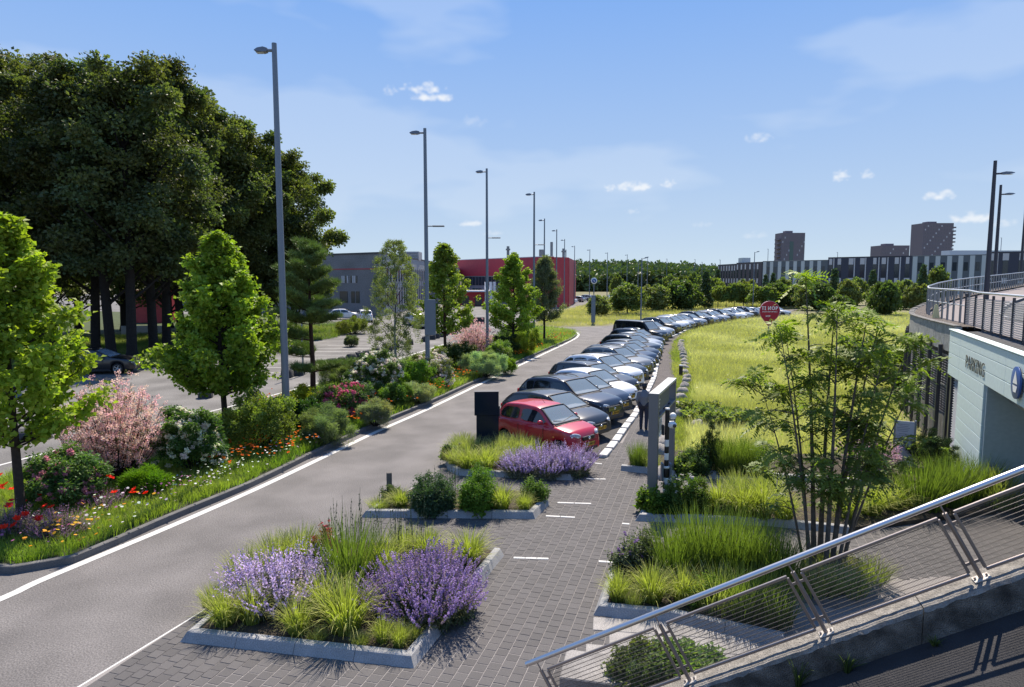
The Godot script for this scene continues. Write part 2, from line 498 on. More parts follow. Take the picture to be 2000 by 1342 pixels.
func spike(h: float, bloom: float, sd: int, stem: Color, flower: Color, r := 0.018) -> ArrayMesh:   # lavender-like stalk
	rng.seed = sd
	var v := PackedVector3Array(); var c := PackedColorArray(); var ix := PackedInt32Array()
	var bend := Vector3(rr(-0.1, 0.1), 0, rr(-0.1, 0.1)) * h
	for s in [Vector3(0.004, 0, 0), Vector3(0, 0, 0.004)]:
		var k := v.size()
		v.append_array([-s, s, bend + Vector3.UP * h])
		for j in 3: c.append(stem)
		ix.append_array([k, k + 1, k + 2])
	for i in 8:    # narrow grey-green leaves low on the stalk
		var t := rr(0.05, 0.6)
		var o := bend * t + Vector3.UP * h * t
		var d := (rdir() + Vector3.UP * 0.6).normalized() * h * 0.16
		var w := d.cross(Vector3.UP).normalized() * 0.009
		var k := v.size()
		v.append_array([o, o + d * 0.5 + w, o + d, o + d * 0.5 - w])
		for j in 4: c.append(stem * rr(0.8, 1.3))
		ix.append_array([k, k + 1, k + 2, k, k + 2, k + 3])
	for i in 20:
		var t := 1.0 - bloom + bloom * (i + rng.randf()) / 20.0
		var o := bend * t + Vector3.UP * h * t
		var d := (rdir() * Vector3(1, 0.5, 1) + Vector3.UP * 0.35).normalized() * r * rr(1.0, 1.9) * (1.25 - 0.5 * t)
		var w := d.cross(rdir()).normalized() * r * rr(0.6, 1.0)
		var k := v.size()
		v.append_array([o, o + d * 0.6 + w, o + d * 1.3, o + d * 0.6 - w])
		var q := flower * rr(0.6, 1.35)
		for j in 4: c.append(q)
		ix.append_array([k, k + 1, k + 2, k, k + 2, k + 3])
	return raw_mesh(v, c, ix)

func scatter(called: String, mesh: Mesh, m: Material, xf: Array, cols: Array, parent: Node3D = self) -> MultiMeshInstance3D:
	var mm := MultiMesh.new()
	mm.transform_format = MultiMesh.TRANSFORM_3D
	mm.use_colors = true
	mm.mesh = mesh
	mm.instance_count = xf.size()
	var gain := 1.75 if m == M.leaf or m == M.blade else (1.55 if m == M.leaf_thick else (1.15 if m == M.petal else 1.0))
	for i in xf.size():
		mm.set_instance_transform(i, xf[i])
		mm.set_instance_color(i, Color(cols[i].r * gain, cols[i].g * gain, cols[i].b * gain))
	var o := MultiMeshInstance3D.new()
	o.multimesh = mm
	o.material_override = m
	o.name = called
	parent.add_child(o, true)
	o.set_meta("kind", "stuff")
	return o

func turned(at: Vector3, s: float, tilt := 0.6) -> Transform3D:
	return Transform3D(Basis(Vector3(rr(-1, 1), 0, rr(-1, 1)).normalized(), rr(-tilt, tilt)) * Basis(Vector3.UP, rr(0, TAU)) * Basis.from_scale(Vector3.ONE * s), at)

# lobes: [centre, radii]; clumps sit near each lobe's surface
func crown(parent: Node3D, called: String, lobes: Array, per: int, mesh: Mesh, m: Material, col: Color, size: float, vary := 0.22, hue := 0.15, tilt := 0.6, shell := 0.55) -> void:
	var xf := []; var cs := []
	for l in lobes:
		var t := rr(1.0 - vary, 1.0 + vary)
		var w := rr(-hue, hue)
		for i in per:
			var d := rdir()
			if d.y < -0.2 and rng.randf() < 0.55: d.y = -d.y
			var p: Vector3 = l[0] + d * l[1] * (shell + (1.0 - shell) * pow(rng.randf(), 0.6))
			xf.append(turned(p, size * rr(0.75, 1.25), tilt))
			var b := t * rr(0.85, 1.15)
			cs.append(Color(col.r * b * (1.0 + w), col.g * b, col.b * b * (1.0 - w)))
	scatter(called, mesh, m, xf, cs, parent)

func bough(mb: MB, a: Vector3, b: Vector3, r0: float, r1: float, sag := 0.1, sides := 6) -> void:
	var path := PackedVector3Array(); var rad := []
	var L := a.distance_to(b)
	var off := Vector3(rr(-1, 1), 0, rr(-1, 1)) * L * 0.05
	for i in 6:
		var t := i / 5.0
		path.append(a.lerp(b, t) + off * sin(t * PI) + Vector3.UP * sag * L * sin(t * PI) * -1.0)
		rad.append(lerpf(r0, r1, t))
	mb.tube(path, rad, sides)

func maple(label: String, at: Vector3, h: float, cw: float, base: float, sd: int, col: Color, bark: Material, name := "street_tree", mesh := "maple", per := 30, count := 60, taper := 0.8) -> void:
	var o := thing(name, label, "tree", at, 0.0, "young trees planted along the flower strip")
	rng.seed = sd
	var tr := MB.new()
	var lean := Vector3(rr(-0.12, 0.12), 0, rr(-0.12, 0.12))
	var path := PackedVector3Array([Vector3(0, -0.05, 0), Vector3(0, 0.25, 0) + lean * 0.1, Vector3(0, h * 0.3, 0) + lean * 0.6, Vector3(0, h * 0.6, 0) + lean, Vector3(0, h * 0.93, 0)])
	tr.tube(path, [0.15, 0.105, 0.085, 0.055, 0.015], 10)
	part("trunk", tr, bark, o)
	var br := MB.new()
	var xf := []; var cs := []
	var sc := cw / 4.0
	var add := func(p: Vector3, tone: float, tip: float) -> void:
		xf.append(turned(p, rr(0.75, 1.2) * (0.6 + 0.4 * sc), 0.55))
		var b := tone * rr(0.85, 1.18) * (1.0 + 0.18 * tip)
		cs.append(Color(col.r * b * (1.0 + 0.12 * tip), col.g * b, col.b * b))
	for i in count:
		var t := pow((i + rr(0.2, 0.8)) / count, 0.92)
		var prof := lerpf(0.72, 1.0, smoothstep(0.0, 0.2, t)) if t < 0.2 else 0.05 + 0.95 * pow(1.0 - (t - 0.2) / 0.8, taper)
		var a := i * 2.39996 + rr(-0.35, 0.35)
		var r := cw * 0.5 * prof * rr(0.62, 1.1)
		var y := base + (h - base) * t
		var e := Vector3(cos(a) * r, minf(y + r * rr(0.0, 0.25), h), sin(a) * r)
		var s := Vector3(0, maxf(base * 0.82, y - r * rr(0.35, 0.75)), 0) + lean * minf(1.0, y / h)
		var tone := rr(0.78, 1.2)
		bough(br, s, e, 0.012 + 0.016 * r, 0.005, 0.05, 5)
		for k in per / 4:
			var q := rr(0.34, 1.06)
			add.call(s.lerp(e, q) + rdir() * (0.06 + 0.10 * r * q) + Vector3.DOWN * 0.05 * r * sin(q * PI), tone, smoothstep(0.7, 1.05, q))
		for w in 4:
			var q := rr(0.3, 0.95)
			var o0 := s.lerp(e, q) + Vector3.DOWN * 0.05 * r * sin(q * PI)
			var dv := (e - s).normalized().rotated(Vector3.UP, rr(-1.0, 1.0))
			dv = (dv + Vector3.UP * rr(-0.25, 0.65)).normalized()
			var L := (0.16 + 0.34 * r * (1.1 - q)) * rr(0.7, 1.4)
			bough(br, o0, o0 + dv * L, 0.008, 0.003, 0.0, 3)
			for k in per / 7:
				var u := (k + rng.randf()) / (per / 7.0)
				add.call(o0 + dv * L * u + rdir() * 0.07 * sc, tone, u * 0.9)
	for k in 12: add.call(Vector3(0, h * rr(0.9, 1.01), 0) + rdir() * Vector3(0.12, 0.02, 0.12), 1.1, 1.0)
	part("branches", br, bark, o)
	scatter("crown", K[mesh], M.leaf, xf, cs, o)

func pine(label: String, at: Vector3, h: float, cw: float, sd: int) -> void:
	var o := thing("pine_tree", label, "tree", at)
	rng.seed = sd
	var tr := MB.new()
	tr.tube(PackedVector3Array([Vector3(0, -0.05, 0), Vector3(0.03, h * 0.3, 0), Vector3(-0.02, h * 0.6, 0.02), Vector3(0, h * 0.96, 0)]), [0.13, 0.10, 0.065, 0.015], 10)
	part("trunk", tr, M.bark_red, o)
	var br := MB.new()
	var xf := []; var cs := []
	var y := h * 0.24
	var lvl := 0
	while y < h * 0.97:
		var t := y / h
		var L := cw * 0.5 * clampf(1.08 - pow(t, 2.2), 0.1, 1.0) * (0.8 if lvl == 0 else 1.0)
		var n := 4 if t < 0.5 else 5
		for i in n:
			if t < 0.55 and rng.randf() < 0.25: continue
			var a := TAU * i / n + lvl * 1.1 + rr(-0.3, 0.3)
			var len := L * rr(0.6, 1.1)
			var rise := lerpf(0.08, 0.9, t * t)
			var e := Vector3(cos(a) * len, y + len * rise + rr(-0.1, 0.2), sin(a) * len)
			bough(br, Vector3(0, y, 0), e, 0.03 * (1.2 - t), 0.008, 0.06, 5)
			for k in int(46 * len / 1.3) + 10:
				var s := rr(0.28, 1.05)
				var p := Vector3(0, y, 0).lerp(e, s) + Vector3(rr(-1, 1), rr(-0.05, 0.35), rr(-1, 1)) * (0.13 + 0.22 * len * s * 0.5)
				xf.append(turned(p, rr(0.8, 1.2), 0.5))
				var b := rr(0.7, 1.25)
				cs.append(Color(0.115 * b, 0.15 * b, 0.045 * b))
		y += h * rr(0.075, 0.10)
		lvl += 1
	for k in 30:
		var p := Vector3(rr(-0.12, 0.12), h * rr(0.88, 1.0), rr(-0.12, 0.12))
		xf.append(turned(p, 0.9, 0.2)); cs.append(Color(0.1, 0.13, 0.035))
	part("branches", br, M.bark_red, o)
	scatter("needles", K.needle, M.leaf_thick, xf, cs, o)

func birch(label: String, at: Vector3, h: float, cw: float, base: float, sd: int) -> void:
	var o := thing("birch_tree", label, "tree", at)
	rng.seed = sd
	var tr := MB.new()
	tr.tube(PackedVector3Array([Vector3(0, -0.05, 0), Vector3(0.02, 0.4, 0), Vector3(-0.05, h * 0.35, 0), Vector3(0.05, h * 0.65, 0), Vector3(0, h * 0.98, 0)]), [0.10, 0.075, 0.06, 0.035, 0.008], 10)
	part("trunk", tr, M.bark_white, o)
	var br := MB.new()
	var xf := []; var cs := []
	for i in 64:
		var t := (i + rr(0, 1)) / 64.0
		var prof := 0.75 + 0.25 * smoothstep(0, 0.3, t) if t < 0.35 else pow(maxf(0.02, 1.0 - pow((t - 0.35) / 0.68, 1.7)), 0.7)
		var a := i * 2.39996 + rr(-0.3, 0.3)
		var q := cw * 0.5 * prof * rr(0.45, 1.0)
		var y := base + (h - base) * t
		var e := Vector3(cos(a) * q, y + 0.25, sin(a) * q)
		if e.y > h: e.y = h
		if i % 2 == 0: bough(br, Vector3(0, maxf(base * 0.7, y - q * 0.9), 0), e, 0.02, 0.005, -0.05, 4)
		var hang := rr(0.5, 1.3) * (1.1 - t * 0.6)
		var b0 := rr(0.75, 1.2)
		for k in 30:
			var s := rng.randf()
			var p := e + Vector3(rr(-0.16, 0.16) + cos(a) * 0.12 * s, -hang * s * s + 0.1 * (1 - s), rr(-0.16, 0.16) + sin(a) * 0.12 * s)
			xf.append(turned(p, rr(0.8, 1.25), 0.5))
			var b := b0 * rr(0.75, 1.2)
			cs.append(Color(0.15 * b, 0.175 * b, 0.07 * b))
	part("branches", br, M.bark_dark, o)
	scatter("crown", K.small, M.leaf, xf, cs, o)

func big_tree(label: String, at: Vector3, h: float, cr: float, base: float, sd: int, col: Color) -> void:
	var o := thing("woodland_tree", label, "tree", at, 0.0, "tall dark trees of the wood")
	rng.seed = sd
	var tr := MB.new()
	var ln := Vector3(rr(-0.6, 0.6), 0, rr(-0.6, 0.6))
	tr.tube(PackedVector3Array([Vector3(0, -0.1, 0), Vector3(0, 0.7, 0), Vector3(0, h * 0.3, 0) + ln * 0.4, Vector3(0, h * 0.6, 0) + ln, Vector3(0, h * 0.92, 0)]), [0.52, 0.34, 0.29, 0.2, 0.04], 10)
	var lobes := []
	for i in 46:
		var t := (i + rr(0, 1)) / 46.0
		var prof := lerpf(0.75, 1.0, smoothstep(0, 0.35, t)) if t < 0.5 else pow(maxf(0.03, 1.0 - pow((t - 0.5) / 0.52, 2.2)), 0.6)
		var a := i * 2.39996 + rr(-0.5, 0.5)
		var lr := cr * rr(0.17, 0.36)
		var q := maxf(0, cr * prof * rr(0.8, 1.18) - lr * 0.5) * rr(0.55, 1.0)
		var c := Vector3(cos(a) * q, minf(base + (h - base) * t, h - lr * 0.6), sin(a) * q) + ln * t
		lobes.append([c, Vector3(lr, lr * 0.72, lr)])
		if i % 2 == 0: bough(tr, Vector3(0, maxf(base * 0.6, c.y - q * 0.9), 0) + ln * t * 0.7, c, 0.13, 0.03, 0.02, 5)
	for i in 40:
		var l: Array = lobes[rng.randi() % lobes.size()]
		var d: Vector3 = (Vector3(l[0].x, 0, l[0].z).normalized() + Vector3.UP * rr(-0.2, 1.2)).normalized()
		lobes.append([l[0] + d * l[1] * rr(1.1, 1.6), l[1] * rr(0.25, 0.5)])
	part("trunk", tr, M.bark_dark, o)
	crown(o, "crown", lobes, 15, K.big, M.leaf, col, 0.8, 0.35, 0.12, 0.9, 0.4)

func shrub(label: String, at: Vector3, w: float, h: float, col: Color, mesh: String, sd: int, o_opt := {}) -> Node3D:
	var o := thing(o_opt.get("name", "shrub"), label, o_opt.get("cat", "shrub"), at, 0.0, o_opt.get("group", "shrubs of the flower strip"))
	rng.seed = sd
	var st := MB.new()
	var lobes := []
	var n: int = o_opt.get("lobes", 16)
	var open: float = o_opt.get("open", 0.0)
	for i in n:
		var t := (i + 0.5) / n
		var a := i * 2.39996 + rr(-0.3, 0.3)
		var y := h * lerpf(0.22 + open * 0.35, 0.80, t)
		var q := w * 0.5 * sqrt(maxf(0.02, 1.0 - pow(t, 2.4))) * rr(0.5, 0.82)
		var lr := w * rr(0.11, 0.24)
		var c := Vector3(cos(a) * q, y * rr(0.88, 1.1), sin(a) * q)
		lobes.append([c, Vector3(lr, minf(lr, h * 0.28), lr)])
		bough(st, Vector3(cos(a), 0, sin(a)) * w * 0.06, c, 0.018 * maxf(1.0, w / 1.5), 0.005, -0.08 if open > 0 else 0.05, 5)
	for i in n:
		var l: Array = lobes[i]
		var d := (Vector3(l[0].x, 0, l[0].z).normalized() + Vector3.UP * rr(0.2, 1.4)).normalized()
		lobes.append([l[0] + d * l[1] * rr(0.9, 1.3), l[1] * rr(0.3, 0.5)])
	part("stems", st, o_opt.get("bark", M.bark_dark), o)
	var per: int = o_opt.get("per", 34)
	crown(o, o_opt.get("leafname", "foliage"), lobes, int(per * 0.72), K[mesh], o_opt.get("mat", M.leaf), col, o_opt.get("size", 1.0), 0.18, 0.1, 0.7, 0.5)
	if o_opt.has("flower"):
		var xf := []; var cs := []
		var fs: float = o_opt.get("fsize", 0.06)
		for i in int(o_opt.get("flowers", 60)):
			var l: Array = lobes[rng.randi() % n]
			var d := (rdir() + Vector3(l[0].x, 0, l[0].z).normalized() * 0.6 + Vector3.UP * 0.45).normalized()
			var p: Vector3 = l[0] + d * l[1] * rr(1.05, 1.25)
			var bs := Basis(Quaternion(Vector3.UP, (d + Vector3.UP * 0.25 + rdir() * 0.3).normalized()))
			xf.append(Transform3D(bs * Basis.from_scale(Vector3.ONE * fs * rr(0.7, 1.25)), p))
			var f: Color = o_opt.flower
			var b := rr(0.85, 1.1)
			cs.append(Color(f.r * b, f.g * b * rr(0.9, 1.1), f.b * b))
		scatter("blossoms", K.pom, M.petal, xf, cs, o)
	return o

func blossom_bush(label: String, at: Vector3, w: float, h: float, sd: int, pink: Color, count: int) -> void:  # many dark stems, all of it in flower
	var o := thing("blossom_bush", label, "shrub", at)
	rng.seed = sd
	var st := MB.new()
	var xf := []; var cs := []
	for i in count:
		var a := i * 2.39996
		var e := sqrt((i + 0.5) / count)
		var lean := w * 0.5 * e * rr(0.85, 1.1)
		var H := h * (1.0 - 0.42 * e * e) * rr(0.85, 1.05)
		var base := Vector3(cos(a), 0, sin(a)) * 0.12 * e
		var tip := Vector3(cos(a) * lean, H, sin(a) * lean)
		bough(st, base, tip, 0.02, 0.004, 0.10, 4)
		for k in 17:
			var t := rr(0.42, 1.05)
			var p := base.lerp(tip, t) + Vector3.DOWN * 0.10 * base.distance_to(tip) * sin(t * PI) + rdir() * rr(0.02, 0.15) * (0.6 + t * 0.6)
			xf.append(turned(p, rr(0.7, 1.2), 1.2))
			var b := rr(0.75, 1.15)
			if rng.randf() < 0.12: cs.append(Color(0.12 * b, 0.14 * b, 0.05 * b))
			else: cs.append(Color(pink.r * b, pink.g * b * rr(0.85, 1.15), pink.b * b))
	part("stems", st, M.bark_dark, o)
	scatter("blossoms", K.blossom, M.petal, xf, cs, o)

func lavender(label: String, at: Vector3, w: float, h: float, n: int, sd: int, mesh: String, leafc: Color, cat := "lavender", group := "lavender clumps in the kerbed beds") -> void:
	var o := thing("lavender", label, cat, at, 0.0, group)
	rng.seed = sd
	var xf := []; var cs := []; var lf := []; var lc := []
	for i in n:
		var a := rr(0, TAU); var e := sqrt(rng.randf())
		var out := Vector3(cos(a), 0, sin(a))
		var p := out * w * 0.33 * e
		var tilt := e * rr(0.55, 0.95)
		var s := h * (1.0 - 0.28 * e * e) * rr(0.55, 1.08) * (0.9 + 0.16 * sin(3.0 * a + sd) * e)
		xf.append(Transform3D(Basis(Vector3.UP.cross(out).normalized(), tilt) * Basis(Vector3.UP, rr(0, TAU)) * Basis.from_scale(Vector3(1.0, s, 1.0)), p))
		var b := rr(0.65, 1.3)
		cs.append(Color(b, b, b) if rng.randf() > 0.1 else Color(b * 0.75, b * 0.8, b * 0.45))
	for i in n / 3:
		var d := rdir(); d.y = absf(d.y)
		lf.append(turned(d * Vector3(w * 0.36, h * 0.42, w * 0.36), rr(0.8, 1.2), 1.0))
		var b := rr(0.7, 1.2)
		lc.append(leafc * b)
	scatter("flower_spikes", K[mesh], M.petal, xf, cs, o)
	scatter("foliage", K.small, M.leaf_thick, lf, lc, o)

func grass(label: String, at: Vector3, w: float, h: float, mesh: String, turn := 0.0, group := "ornamental grasses in the kerbed beds") -> MeshInstance3D:
	var o := single("ornamental_grass", K[mesh], M.blade, label, "grass", at, turn, group)
	o.scale = Vector3(w, h, w)
	return o

func stems_plant(label: String, at: Vector3, w: float, h: float, n: int, col: Color, mesh: String, sd: int, dense := 16, name := "leafy_perennial", tops := Color(0, 0, 0)) -> void:
	var o := thing(name, label, "plant", at, 0.0, "perennials in the kerbed beds")
	rng.seed = sd
	var st := MB.new()
	var xf := []; var cs := []; var fx := []; var fc := []
	for i in n:
		var a := rr(0, TAU); var e := sqrt(rng.randf())
		var b := Vector3(cos(a), 0, sin(a)) * w * 0.38 * e
		var t := b * rr(1.2, 1.7) + Vector3(rr(-0.08, 0.08), h * rr(0.55, 1.1) * (1.0 - 0.4 * e * e), rr(-0.08, 0.08))
		bough(st, b, t, 0.008, 0.003, 0.0, 3)
		for k in dense:
			var s := rr(0.08, 1.0)
			xf.append(turned(b.lerp(t, s) + rdir() * w * 0.07, rr(0.6, 1.0) * (1.15 - 0.5 * s), 0.8))
			var q := rr(0.7, 1.25)
			cs.append(col * q)
		if tops.r > 0:
			for k in 3:
				fx.append(turned(t + rdir() * 0.03, 0.03 * rr(0.7, 1.3), 1.0)); fc.append(tops * rr(0.8, 1.1))
	part("stems", st, M.bark_dark if tops.r == 0 else M.bark, o)
	if xf: scatter("foliage", K[mesh], M.leaf, xf, cs, o)
	if fx: scatter("blossoms", K.rose, M.petal, fx, fc, o)

func wisps(label: String, at: Vector3, w: float, h: float, n: int, sd: int, tone: Color) -> void:      # bare flower stalks over the grass
	rng.seed = sd
	var mb := MB.new()
	for i in n:
		var a := rr(0, TAU); var e := sqrt(rng.randf())
		var b := Vector3(cos(a) * w * 0.45 * e, 0, sin(a) * w * 0.35 * e)
		var t := b + Vector3(rr(-0.08, 0.08), h * rr(0.65, 1.05), rr(-0.08, 0.08))
		mb.col = tone
		mb.tube(PackedVector3Array([b, b.lerp(t, 0.5) + Vector3(rr(-0.03, 0.03), 0, rr(-0.03, 0.03)), t]), [0.0045, 0.004, 0.003], 3, false)
		for k in 5:
			var p := b.lerp(t, rr(0.55, 1.0))
			mb.ball(p, Vector3(0.012, 0.02, 0.012), 2, 4)
	single("flower_stalks", mb, M.stalk, label, "plant", at, 0.0, "perennials in the kerbed beds")

func pine_shrub(label: String, at: Vector3, w: float, h: float, n: int, sd: int) -> void:
	var o := thing("dwarf_pine", label, "shrub", at, 0.0, "dwarf pines in the right-hand beds")
	rng.seed = sd
	var st := MB.new()
	var xf := []; var cs := []
	for i in n:
		var a := i * 2.39996; var e := sqrt(float(i) / n)
		var t := Vector3(cos(a) * w * 0.45 * e, h * (1.0 - 0.5 * e) * rr(0.8, 1.05), sin(a) * w * 0.45 * e)
		bough(st, Vector3.ZERO, t, 0.02, 0.008, 0.06, 5)
		for k in 26:
			var s := rr(0.35, 1.0)
			xf.append(turned(t * s + rdir() * 0.05, rr(0.55, 0.8), 0.3))
			var b := rr(0.7, 1.25)
			cs.append(Color(0.032 * b, 0.048 * b, 0.018 * b))
	part("stems", st, M.bark_dark, o)
	scatter("needles", K.candle, M.leaf_thick, xf, cs, o)

func far_tree(label: String, name: String, h: float, w: float, base: float, sd: int, col: Color, conic := 0.0, mesh := "far") -> Node3D:
	var o := thing(name, label, "tree", Vector3.ZERO, 0.0, "shrubs and young trees beyond the meadow")
	rng.seed = sd
	var tr := MB.new()
	tr.tube(PackedVector3Array([Vector3(0, -0.1, 0), Vector3(0, h * 0.4, 0), Vector3(0, h * 0.9, 0)]), [0.12, 0.08, 0.02], 6)
	part("trunk", tr, M.bark_dark, o)
	var lobes := []
	for i in 22:
		var t := (i + rr(0, 1)) / 22.0
		var prof := (1.0 - t) * 0.95 + 0.08 if conic > 0.5 else (0.8 + 0.2 * smoothstep(0, 0.3, t) if t < 0.4 else sqrt(maxf(0.02, 1.0 - pow((t - 0.4) / 0.62, 2.0))))
		var a := i * 2.39996
		var lr := w * rr(0.09, 0.21) * (0.5 + prof * 0.5)
		var q := w * 0.5 * prof * rr(0.45, 1.0)
		lobes.append([Vector3(cos(a) * q, base + (h - base) * t * 0.95, sin(a) * q), Vector3(lr, lr * 0.8, lr)])
	crown(o, "crown", lobes, 17, K[mesh], M.leaf_thick if conic > 0.5 else M.leaf, col, w / 4.5, 0.22, 0.1)
	return o

func plant_kinds() -> void:
	K.maple = leaves(13, Vector3(0.2, 0.15, 0.2), 0.14, 0.13, 11, 0.5)
	K.small = leaves(16, Vector3(0.13, 0.13, 0.13), 0.065, 0.036, 12, 0.1, 0.35)
	K.shrubby = leaves(16, Vector3(0.15, 0.13, 0.15), 0.085, 0.05, 13, 0.45)
	K.round = leaves(18, Vector3(0.14, 0.12, 0.14), 0.065, 0.045, 14, 0.5)
	K.willow = leaves(22, Vector3(0.14, 0.16, 0.14), 0.10, 0.016, 15, 0.9)
	K.broad = leaves(9, Vector3(0.13, 0.09, 0.13), 0.15, 0.11, 16, 0.8)
	K.big = leaves(30, Vector3(0.95, 0.75, 0.95), 0.31, 0.23, 17, 0.35)
	K.far = leaves(16, Vector3(0.6, 0.5, 0.6), 0.38, 0.30, 18, 0.3)
	K.dusty = leaves(14, Vector3(0.24, 0.2, 0.24), 0.13, 0.07, 19, 0.1)
	K.needle = needles(64, 0.25, 0.0085, 20, 0.8)
	K.candle = needles(30, 0.17, 0.006, 21, 1.2)
	K.pinnate = pinnate(22)
	K.rose = flower_head(7, 3, 0.5, 23)
	K.pom = leaves(30, Vector3(0.62, 0.5, 0.62), 0.75, 0.65, 28, 0.5)
	K.daisy = flower_head(8, 1, 0.9, 24)
	K.poppy = flower_head(5, 2, 0.45, 25)
	K.blossom = leaves(14, Vector3(0.055, 0.055, 0.055), 0.045, 0.04, 26, 0.0)
	var lime := Color(0.255, 0.30, 0.05); var limet := Color(0.53, 0.52, 0.17)
	var deep := Color(0.075, 0.12, 0.022); var deept := Color(0.23, 0.28, 0.075)
	# unit-size clumps: one metre across and one metre high
	for k in 3:
		K["fountain%d" % k] = blades(420, 1.12, 0.16, 0.56, 0.55, 0.017, lime, limet, 30 + k, 5)
		K["upright%d" % k] = blades(520, 1.05, 0.26, 0.30, 0.12, 0.012, deep, deept, 40 + k, 4, 0.15)
		K["soft%d" % k] = blades(380, 1.05, 0.3, 0.35, 0.35, 0.013, Color(0.24, 0.285, 0.065), Color(0.50, 0.48, 0.22), 50 + k, 4, 0.1)
	K.tuft = blades(15, 0.42, 0.17, 0.16, 0.3, 0.014, Color(0.9, 0.95, 0.8), Color(1.25, 1.15, 1.3), 60, 3, 0.2)
	K.tuft2 = blades(13, 0.5, 0.2, 0.14, 0.2, 0.012, Color(0.85, 0.95, 0.8), Color(1.5, 1.3, 1.5), 61, 3, 0.2)
	K.turf = blades(18, 0.32, 0.18, 0.16, 0.35, 0.013, Color(0.75, 0.9, 0.7), Color(1.2, 1.15, 1.2), 62, 3, 0.1)
	K.straw = blades(16, 0.22, 0.14, 0.22, 0.9, 0.010, Color(0.8, 0.85, 0.7), Color(1.2, 1.1, 1.1), 63, 3, 0.3)
	var sage := Color(0.12, 0.14, 0.08)
	K.lav_pale = spike(1.0, 0.6, 70, sage, Color(0.52, 0.42, 0.66), 0.021)
	K.lav_deep = spike(1.0, 0.5, 71, Color(0.12, 0.14, 0.07), Color(0.29, 0.205, 0.43), 0.02)
	K.lav_grey = spike(1.0, 0.42, 72, Color(0.22, 0.23, 0.16), Color(0.38, 0.30, 0.52), 0.02)
	K.sage_mauve = spike(1.0, 0.6, 73, Color(0.12, 0.13, 0.07), Color(0.30, 0.16, 0.30), 0.014)
	M.stalk = mat(0.10, 0.12, 0.06, 0.8)

# ---------- cars: x forward, y up, z to the right-hand side ----------
func pl(x: float, xs: Array, ys: Array) -> float:
	if x <= xs[0]: return ys[0]
	for i in range(1, xs.size()):
		if x <= xs[i]: return lerpf(ys[i - 1], ys[i], (x - xs[i - 1]) / (xs[i] - xs[i - 1]))
	return ys[-1]

